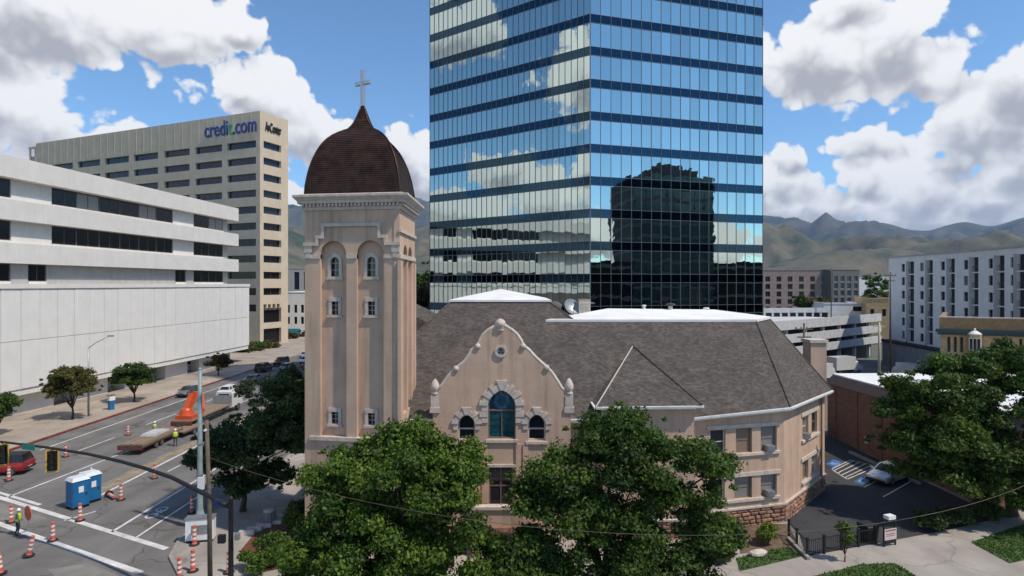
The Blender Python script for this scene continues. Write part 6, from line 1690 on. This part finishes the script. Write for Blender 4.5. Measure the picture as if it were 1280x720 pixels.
# black iron fence along the car park
fe = thing('iron_fence', 'low black iron fence with square posts along the car park edge', 'fence', (*gz(1003, 697), .13))
fp = [gz(986, 671), gz(996, 683), gz(1009, 696), gz(1030, 692), gz(1052, 687.5), gz(1073, 683.5), gz(1095, 680)]
for p in fp:
    b = MB(); b.box(p[0] - .06, p[0] + .06, p[1] - .06, p[1] + .06, .1, 1.25); b.box(p[0] - .08, p[0] + .08, p[1] - .08, p[1] + .08, 1.25, 1.33); b.build('post', M['black_metal'], fe)
for i in range(len(fp) - 1):
    a, c = Vector((*fp[i], 0)), Vector((*fp[i + 1], 0))
    for z in (.3, 1.12): b = MB(); b.bar(a + Vector((0, 0, z)), c + Vector((0, 0, z)), .04); b.build('rail', M['black_metal'], fe)
    n = int((c - a).length / .16)
    for k in range(1, n): b = MB(); p = a.lerp(c, k / n); b.bar(p + Vector((0, 0, .25)), p + Vector((0, 0, 1.18)), .022); b.build('baluster', M['black_metal'], fe)
b = MB(); a, c, d = (Vector((*gz(*p), .2)) for p in ((985, 674), (998, 688), (1011, 700)))
b.bar(a, c, .22, .25); b.bar(c, d, .22, .25); tag(b.build('kerb', M['kerb']), kind='structure')
ns = local_thing('notice_board', 'small white and pink notice board on black posts by the car park entrance', 'sign', (*gz(1112, 682), .13), R(18))
b = MB(); b.box(-.52, -.44, -.04, .04, 0, 1.75); b.box(.44, .52, -.04, .04, 0, 1.75); lbuild(b, 'post', M['black_metal'], ns)
b = MB(); b.box(-.5, .5, -.08, -.045, .42, 1.12); p_ = lbuild(b, 'board', M['sign_pink'], ns)
b = MB(); b.box(-.42, .42, -.084, -.0805, .98, 1.06); b.box(-.36, .36, -.084, -.0805, .78, .82); b.box(-.36, .36, -.084, -.0805, .66, .7); lbuild(b, 'print', M['brick'], p_)
b = MB(); b.box(-.42, .42, -.06, .06, .18, .4); lbuild(b, 'kick_panel', M['black_metal'], ns)
b = MB(); b.box(-.3, .3, -.2, .2, 1.75, 1.98); lbuild(b, 'letter_box', M['sign_white'], ns)
gt_ = local_thing('wheel_bin', 'dark wheeled bin beside the iron fence', 'bin', (*gz(1085, 676), .13), R(18))
b = MB(); b.hexa([(-.4, -.35, .1), (.4, -.35, .1), (.4, .35, .1), (-.4, .35, .1), (-.48, -.42, 1.05), (.48, -.42, 1.05), (.48, .42, 1.05), (-.48, .42, 1.05)]); lbuild(b, 'bin', M['black_metal'], gt_)
b = MB(); b.hexa([(-.5, -.46, 1.05), (.5, -.46, 1.05), (.5, .46, 1.05), (-.5, .46, 1.05), (-.46, -.4, 1.12), (.46, -.4, 1.12), (.46, .44, 1.18), (-.46, .44, 1.18)]); lbuild(b, 'lid', M['black_metal'], gt_)
for s_ in (-1, 1): wheel(gt_, s_ * .3, .36, .1, .06)

# poles and tanks behind the wing
def post(name, label, cat, px, pyb, pyt, Y, r, m, cross=False):
    x = (px - 640) / FPX * Y; t = thing(name, label, cat, (x, Y, 0))
    b = MB(); b.tube([(x, Y, -.05), (x, Y, pZ(pyt, Y) * .6), (x, Y, pZ(pyt, Y))], [r, r * .85, r * .7], 8); b.build('pole', M[m], t, True)
    b = MB(); z = pZ(pyt, Y) - .6
    b.bar((x - .9, Y, z), (x + .9, Y, z), .12)
    if cross: b.bar((x - .7, Y, z - .8), (x + .7, Y, z - .8), .12)
    for q in (-.8, -.3, .3, .8): b.lathe([(.05, z + .06), (.07, z + .14), (.04, z + .24)], 6, (x + q, Y, 0))
    b.build('crossarm', M[m], t)
post('utility_pole', 'dark timber utility pole right beside the church chimney', 'utility pole', 1005, 0, 404, 60, .14, 'pole_wood', True)
post('utility_pole', 'pale timber utility pole in front of the parking structure end', 'utility pole', 1099, 0, 403, 92, .2, 'stucco_trim')
post('utility_pole', 'tall dark utility pole at the corner of the pale grey apartments', 'utility pole', 1113, 0, 340, 95, .16, 'pole_wood', True)
post('utility_pole', 'thin dark pole rising before the charcoal apartments', 'utility pole', 1039, 0, 335, 150, .16, 'pole_wood')
def van(label, x, y, rz, sx=1.0):
    r = local_thing('box_truck', label, 'truck', (x, y, 0), rz)
    b = MB(); b.box(-3.2, 1.6, -1.15, 1.15, .9, 3.3); lbuild(b, 'cargo_box', car_paint('white_paint', (.62, .63, .63), 0), r)
    b = MB(); loft(b, [[(xx, -1.0, .6), (xx, 1.0, .6), (xx, 1.0, zt - .2), (xx, .85, zt), (xx, -.85, zt), (xx, -1.0, zt - .2)][::-1] for xx, zt in ((1.7, 2.4), (2.4, 2.45), (3.0, 1.6), (3.6, 1.4))]); lbuild(b, 'cab', car_paint('white_paint', (.62, .63, .63), 0), r)
    b = MB(); b.hexa([(2.46, -.8, 1.75), (2.95, -.85, 1.7), (2.95, .85, 1.7), (2.46, .8, 1.75), (2.4, -.7, 2.36), (2.47, -.7, 2.36), (2.47, .7, 2.36), (2.4, .7, 2.36)]); lbuild(b, 'windscreen', M['car_glass'], r)
    b = MB(); b.box(-3.2, 3.5, -.5, .5, .5, .88); lbuild(b, 'chassis', M['rubber'], r)
    for xx in (-2.2, 2.6):
        for s_ in (-1, 1): wheel(r, xx, s_ * .9, .42, .28)
van('white box truck parked behind the church chimney', 53.5, 103, R(35)); van('white box truck below the pale timber pole', 63, 113, R(20))
van('white box truck parked at the podium of the pale grey apartments', 68.5, 103, R(95))

# ================================================================== PEOPLE (road crew)
def person(label, xy, heading, pose='stand', z=0.0):
    r = local_thing('person', label, 'person', (*xy, z), heading)
    J = {'pelvis': (0, 0, .95), 'waist': (0.01, 0, 1.1), 'chest': (.02, 0, 1.33), 'neck': (.03, 0, 1.49), 'head': (.06, 0, 1.60), 'crown': (.06, 0, 1.72),
         'hipL': (0, .1, .9), 'kneeL': (.05, .11, .5), 'ankL': (-.02, .11, .09), 'toeL': (.16, .13, .04), 'hipR': (0, -.1, .9), 'kneeR': (.02, -.12, .5), 'ankR': (-.1, -.12, .09), 'toeR': (.08, -.14, .04),
         'shL': (.02, .19, 1.41), 'elL': (.0, .27, 1.14), 'wrL': (.16, .24, .95), 'haL': (.22, .23, .89), 'shR': (.02, -.19, 1.41), 'elR': (-.02, -.27, 1.14), 'wrR': (.14, -.26, .94), 'haR': (.2, -.25, .88)}
    if pose == 'reach':
        J.update(elR=(.22, -.25, 1.22), wrR=(.45, -.2, 1.26), haR=(.53, -.19, 1.27))
    rad = {'pelvis': .15, 'waist': .14, 'chest': .16, 'neck': .06, 'head': .095, 'crown': .075, 'hipL': .1, 'kneeL': .065, 'ankL': .05, 'toeL': .045, 'shL': .075, 'elL': .05, 'wrL': .035, 'haL': .04}
    E = [('pelvis', 'waist'), ('waist', 'chest'), ('chest', 'neck'), ('neck', 'head'), ('head', 'crown')]
    for s_ in 'LR': E += [('pelvis', 'hip' + s_), ('hip' + s_, 'knee' + s_), ('knee' + s_, 'ank' + s_), ('ank' + s_, 'toe' + s_), ('chest', 'sh' + s_), ('sh' + s_, 'el' + s_), ('el' + s_, 'wr' + s_), ('wr' + s_, 'ha' + s_)]
    names = list(J); ix = {n: i for i, n in enumerate(names)}
    me = bpy.data.meshes.new('body'); me.from_pydata([J[n] for n in names], [(ix[a], ix[c]) for a, c in E], []); me.update()
    o = bpy.data.objects.new('body', me); COL.objects.link(o)
    o.modifiers.new('skin', 'SKIN'); sk = me.skin_vertices[0].data if me.skin_vertices else None
    if sk is None:
        bm = bmesh.new(); bm.from_mesh(me); bm.verts.layers.skin.verify(); bm.to_mesh(me); bm.free(); sk = me.skin_vertices[0].data
    for n in names:
        q = rad.get(n, rad.get(n[:-1] + 'L', .06)); sk[ix[n]].radius = (q, q * (.8 if n in ('chest', 'waist', 'pelvis') else 1))
    sk[0].use_root = True
    o.modifiers.new('sub', 'SUBSURF').levels = 1
    dg = bpy.context.evaluated_depsgraph_get(); nm = bpy.data.meshes.new_from_object(o.evaluated_get(dg))
    bpy.data.objects.remove(o); bpy.data.meshes.remove(me); nm.name = 'body'
    nm.materials.clear()
    for m_ in ('skin', 'trousers', 'potty_blue'): nm.materials.append(M[m_])
    for p in nm.polygons:
        c = p.center; p.use_smooth = True
        p.material_index = 1 if c.z < .93 and abs(c.y) < .215 else (2 if c.z < 1.46 and (abs(c.y) < .24 or c.z > 1.15) and not (c.z < .93) else 0)
    ob = bpy.data.objects.new('body', nm); COL.objects.link(ob); ob.parent = r
    b = MB(); b.lathe([(.19, .98), (.21, 1.1), (.215, 1.3), (.19, 1.43), (.1, 1.5)], 14, (.015, 0, 0)); v = lbuild(b, 'vest', M['hivis'], r, True); v.scale = (.86, 1.05, 1)
    b = MB(); b.lathe([(.14, 1.67), (.125, 1.69), (.115, 1.75), (.07, 1.81), (.02, 1.83)], 14, (.06, 0, 0)); lbuild(b, 'hard_hat', M['hat_white'], r, True)
    return r
person('road worker in a yellow hi-vis vest and white hard hat on the crosswalk', gp(22, 669), R(20))
person('road worker in a yellow hi-vis vest reaching over the loaded trailer', (-39.6, 66.0), R(-20), 'reach')
person('road worker in a yellow hi-vis vest standing by the small plank trailer', (-35.3, 62.5), R(120))

# ================================================================== TREES AND SHRUBS
def E(px, py, Y, rx, ry, rz): p = P(px, py, Y); return (p.x, p.y, p.z, rx, ry, rz)
tree('street_tree', 'broad bright green tree in front of the bell tower foot', (-4.9, 29.0, .13),
     [E(500, 610, 29, 3.7, 3.4, 2.7), E(505, 565, 29.2, 2.5, 2.3, 1.45), E(415, 640, 28.6, 2.0, 2.3, 2.4), E(562, 625, 28.6, 2.1, 2.5, 3.0), E(470, 690, 28.2, 4.0, 3, 2.8), E(578, 600, 28.8, 1.6, 2.0, 1.7), E(430, 590, 29, 1.7, 1.7, 1.2), E(550, 705, 28.2, 2.6, 2.4, 2.2), E(400, 715, 28, 2.4, 2.2, 2.0), E(480, 745, 27.5, 4.0, 2.6, 1.5)],
     'leaf_bright', 280, (.45, .9), 150000, .095, .28, 'big trees before the church', seed=21)
tree('street_tree', 'dark green tree hiding the bay right of the gable', (4.6, 30.0, .13),
     [E(775, 590, 30, 3.5, 3.2, 2.9), E(782, 545, 30.2, 2.4, 2.3, 1.5), E(868, 600, 29.8, 2.0, 2.3, 2.2), E(690, 612, 29.5, 2.3, 2.3, 1.8), E(800, 675, 29.3, 4.2, 3, 2.6), E(885, 690, 29.5, 1.8, 2, 2.2), E(640, 700, 28.8, 2.6, 2, 1.5), E(720, 665, 29, 2.8, 2.5, 2.3), E(660, 735, 28.2, 3.2, 2.2, 1.5), E(800, 735, 28.5, 4.6, 2.6, 1.6)],
     'leaf_big', 300, (.45, .9), 160000, .095, .28, 'big trees before the church', seed=33)
tree('street_tree', 'dense dark tree standing in the pavement left of the bell tower', (-20.0, 44.3, .13),
     [E(300, 560, 44.5, 3.2, 3.2, 2.4), E(350, 545, 45, 2.9, 3.2, 3.0), E(262, 580, 44, 1.8, 2, 1.5), E(360, 500, 46, 2.4, 2.4, 2.3), E(320, 600, 44.4, 2.8, 2.6, 1.3)],
     'leaf_dark', 150, (.5, 1.0), 70000, .13, .2, seed=5)
tree('street_tree', 'grey-green open tree farther up the avenue behind the dark pavement tree', (-20.5, 62, .13),
     [E(345, 495, 60, 2.4, 2.6, 2.2), E(368, 485, 64, 2.6, 3, 2.4), E(312, 492, 60, 1.2, 1.5, 1.5)], 'leaf_grey', 50, (.4, .8), 12000, .13, .17, seed=6)
tree('street_tree', 'large dark green tree shading the brick building and drive', (36.5, 43.5, .13),
     [E(1195, 535, 43, 4.6, 4.4, 4.0), E(1260, 500, 44, 4.5, 4.4, 4.2), E(1135, 505, 44, 2.6, 3, 2.4), E(1180, 590, 42.5, 3.4, 3.2, 1.8), E(1290, 580, 42, 4.0, 3.6, 2.6), E(1275, 462, 45, 3.0, 3.2, 2.2), E(1125, 560, 43, 1.9, 2.2, 1.8), E(1190, 470, 45, 2.4, 2.6, 1.5), E(1240, 590, 42, 3.2, 3, 2.2), E(1285, 615, 41, 3.0, 3, 1.8), E(1160, 560, 43, 2.6, 2.6, 2.2)],
     'leaf_big', 330, (.5, 1.0), 170000, .12, .35, seed=8)
SG = 'small trees along the far pavement'
tree('street_tree', 'olive-yellow young tree in front of the white podium and lamp', (-55.0, 74.6, .14), [E(88, 478, 74.6, 3.1, 2.8, 2.2), E(72, 488, 74.5, 1.8, 2, 1.4), E(105, 485, 74.6, 1.7, 2, 1.5)], 'leaf_olive', 70, (.45, .8), 20000, .14, .13, SG, seed=9)
tree('street_tree', 'green young tree beside the parking kiosk', (-54.2, 85.5, .14), [E(167, 472, 85.5, 2.9, 2.6, 2.2), E(155, 470, 85.4, 1.5, 1.8, 1.4), E(182, 475, 85.5, 1.5, 1.8, 1.6)], 'leaf_big', 60, (.45, .8), 18000, .14, .13, SG, seed=10)
tree('street_tree', 'rusty green young tree before the queue of cars', (-54.2, 110, .14), [E(272, 453, 110, 2.1, 2, 1.7)], 'leaf_autumn', 24, (.5, .9), 6000, .18, .13, SG, seed=11)
tree('street_tree', 'green street tree at the near end of the podium pavement', (-57.5, 66.5, .14), [E(2, 512, 66.5, 1.5, 1.6, 1.7)], 'leaf_big', 24, (.4, .8), 7000, .15, .13, SG, seed=12)
for i, (px_, py_, Y, rr, lf, lab) in enumerate([(306, 439, 148, 2.6, 'leaf_olive', 'olive tree at the corner of the white podium'), (320, 438, 152, 2.8, 'leaf_big', 'green tree second from the white podium corner'), (336, 435, 158, 2.9, 'leaf_olive', 'olive tree in front of the beige tower doors'), (363, 428, 185, 4.0, 'leaf_autumn', 'rusty tree below the teal banner'), (378, 424, 192, 3.0, 'leaf_autumn', 'brown-green tree peeping past the bell tower')]):
    p = P(px_, py_, Y); tree('street_tree', lab, (p.x, Y, .0), [(p.x, Y, p.z, rr, rr, rr * .85)], lf, 16, (.7, 1.2), 3000, .28, .16, 'trees below the beige tower', seed=40 + i)
def shrub(name, label, c, r3, leaf, n, size, seed, group=None):
    global RNG
    RNG = np.random.default_rng(seed)
    r = thing(name, label, 'shrub', (c[0], c[1], .13), group)
    cl = []
    for i in range(26):
        d = RNG.normal(size=3); d /= np.linalg.norm(d); d[2] = abs(d[2]); q = RNG.uniform(.4, .85)
        cl.append((c[0] + d[0] * r3[0] * q, c[1] + d[1] * r3[1] * q, .2 + r3[2] * (.25 + d[2] * q * .8), RNG.uniform(.25, .4) * r3[0], np.clip(RNG.normal(.5, .2), 0, 1)))
    v, t = leaf_cloud(cl, n, size); link('foliage', leaf_mesh('foliage', v - np.array(r['_o']), t, M[leaf]), None, r)
    b = MB()
    for i in range(5):
        a = i * 1.26; b.tube([(c[0], c[1], .1), (c[0] + .3 * math.cos(a) * r3[0], c[1] + .3 * math.sin(a) * r3[1], .2 + r3[2] * .6)], [.03, .015], 5)
    b.build('stem', M['bark'], r)
q = gz(960, 680); shrub('shrub', 'round lime green shrub against the sandstone basement', q, (.85, .8, 1.5), 'leaf_lime', 5000, .07, 51)
q = gz(346, 700); shrub('shrub', 'low dark shrub growing over the red mulch', (q[0] - .2, q[1] - .3), (1.5, 1.2, 1.5), 'leaf_big', 6000, .09, 52)
q = gz(322, 712); shrub('shrub', 'spreading green shrub at the mulch bed tip', q, (1.2, 1.0, 1.1), 'leaf_bright', 4500, .09, 53)
q = gz(380, 668); shrub('shrub', 'tall green shrub between mulch bed and church', q, (1.6, 1.4, 2.2), 'leaf_big', 7000, .1, 54)
for i, (px_, py_, lb) in enumerate([(895, 700, 'low dark shrub at the lawn corner under the dark green tree'), (870, 690, 'dark shrub under the dark green tree beside the bay'), (905, 680, 'small dark shrub touching the sandstone wall')]):
    q = gz(px_, py_); shrub('shrub', lb, q, (1.0, .9, 1.0), 'leaf_dark', 4000, .09, 60 + i)
for i, (px_, py_, lb) in enumerate([(1165, 662, 'dark shrub at the drive edge beneath the large tree'), (1195, 655, 'low dark shrub by the drive under the large tree trunk'), (1235, 648, 'dark shrub beside the brick wall under the large tree')]):
    q = gz(px_, py_); shrub('shrub', lb, q, (1.3, 1.2, 1.1), 'leaf_dark', 4500, .1, 70 + i)
q = gz(1056, 702); tree('sapling', 'thin young sapling in the verge beside the iron fence', (*q, .13), [(q[0], q[1], 1.9, .55, .5, .75), (q[0] + .1, q[1], 1.3, .4, .4, .4)], 'leaf_bright', 14, (.18, .3), 1800, .07, .035, seed=80)
bx_ = local_thing('boulder', 'flat pale boulder in the bed by the sandstone wall', 'boulder', (*gz(948, 694), .14), .3)
b = MB(); b.lathe([(.35, 0), (.5, .1), (.45, .24), (.2, .32)], 9); b.v = [Vector((v.x * 1.3 + random.uniform(-.06, .06), v.y * .7 + random.uniform(-.05, .05), v.z)) for v in b.v]; lbuild(b, 'rock', M['stucco_trim'], bx_)

# mid-distance greenery behind the parking structure, and the wooded valley floor
for i, (px_, py_, Y, rr, lf, lab) in enumerate([(1005, 379, 190, 4.5, 'leaf_big', 'green tree before the brick apartment row'), (1020, 382, 186, 4.0, 'leaf_autumn', 'rusty tree at the charcoal block corner'), (1090, 360, 250, 7.5, 'leaf_big', 'rounded green tree beyond the white flat building'), (525, 352, 150, 6.5, 'leaf_big', 'tall green tree glimpsed between bell tower and glass tower'), (522, 376, 118, 5.5, 'leaf_autumn', 'brown-green tree low in the gap by the bell tower')]):
    p = P(px_, py_, Y); tree('valley_tree', lab, (p.x, Y, 0), [(p.x, Y, p.z - 1, rr, rr, rr * .9), (p.x + rr * .5, Y, p.z - 2.5, rr * .8, rr, rr * .7)], lf, 22, (1.2, 2.2), 5000, .4, .3, 'trees in the middle distance', seed=90 + i)
def valley_woods():
    rg = np.random.default_rng(77); V = []; Fc = []; T = []
    bm = bmesh.new(); bmesh.ops.create_icosphere(bm, subdivisions=1, radius=1.0); base = np.array([v.co[:] for v in bm.verts]); fcs = np.array([[v.index for v in f.verts] for f in bm.faces]); bm.free()
    n = 0
    for i in range(9000):
        Y = 270 * (3200 / 270) ** rg.random(); az = rg.uniform(-.95, .95); x = Y * math.tan(az) if abs(az) < .85 else Y * az
        if -95 < x < -30 and Y < 500: continue
        r = rg.uniform(3.0, 6.0) * (1 + Y / 2500); h = r * rg.uniform(.8, 1.3)
        v = base * np.array([r, r, h]) * rg.uniform(.7, 1.25, size=(len(base), 1)) + np.array([x, Y, h * .9])
        V.append(v); Fc.append(fcs + n); n += len(base); T.append(np.full(len(base), rg.uniform(0, .9)))
    V = np.concatenate(V); Fc = np.concatenate(Fc); T = np.concatenate(T)
    me = bpy.data.meshes.new('valley_woods'); me.from_pydata(V.tolist(), [], Fc.tolist()); at = me.attributes.new('tint', 'FLOAT', 'POINT'); at.data.foreach_set('value', T.astype('f')); me.update()
    tag(link('valley_woods', me, M['leaf_big']), 'far green wooded valley floor below the foothills', 'woods', kind='stuff')
valley_woods()
def valley_roofs():
    rg = np.random.default_rng(5)
    b = MB()
    for i in range(420):
        Y = 320 * (2600 / 320) ** rg.random(); az = rg.uniform(-.8, .8); x = Y * math.tan(az)
        if -95 < x < -30 and Y < 500: continue
        w, d, h = rg.uniform(8, 26), rg.uniform(8, 20), rg.uniform(5, 13)
        b.box(x - w / 2, x + w / 2, Y, Y + d, 0, h)
    tag(b.build('far_town', mat('far_town_walls', (.42, .38, .34), .9, .25, .03)), 'far scatter of pale low town buildings across the valley', 'town', kind='stuff')
valley_roofs()

# ================================================================== AIR
hz = MB(); hz.box(-12500, 12500, -700, 11800, -8, 1350)
hm = bpy.data.materials.new('valley_haze'); hm.use_nodes = True; nt = hm.node_tree; nt.nodes.clear()
pv = nt.nodes.new('ShaderNodeVolumePrincipled'); pv.inputs['Color'].default_value = (.40, .62, 1.0, 1); pv.inputs['Density'].default_value = 3.8e-5; pv.inputs['Anisotropy'].default_value = 0.1
mo_ = nt.nodes.new('ShaderNodeOutputMaterial'); nt.links.new(pv.outputs[0], mo_.inputs['Volume'])
tag(hz.build('haze', hm), 'thin blue valley haze over the town', 'haze', kind='stuff')
for o_ in list(bpy.data.objects):
    if '_o' in o_: del o_['_o']
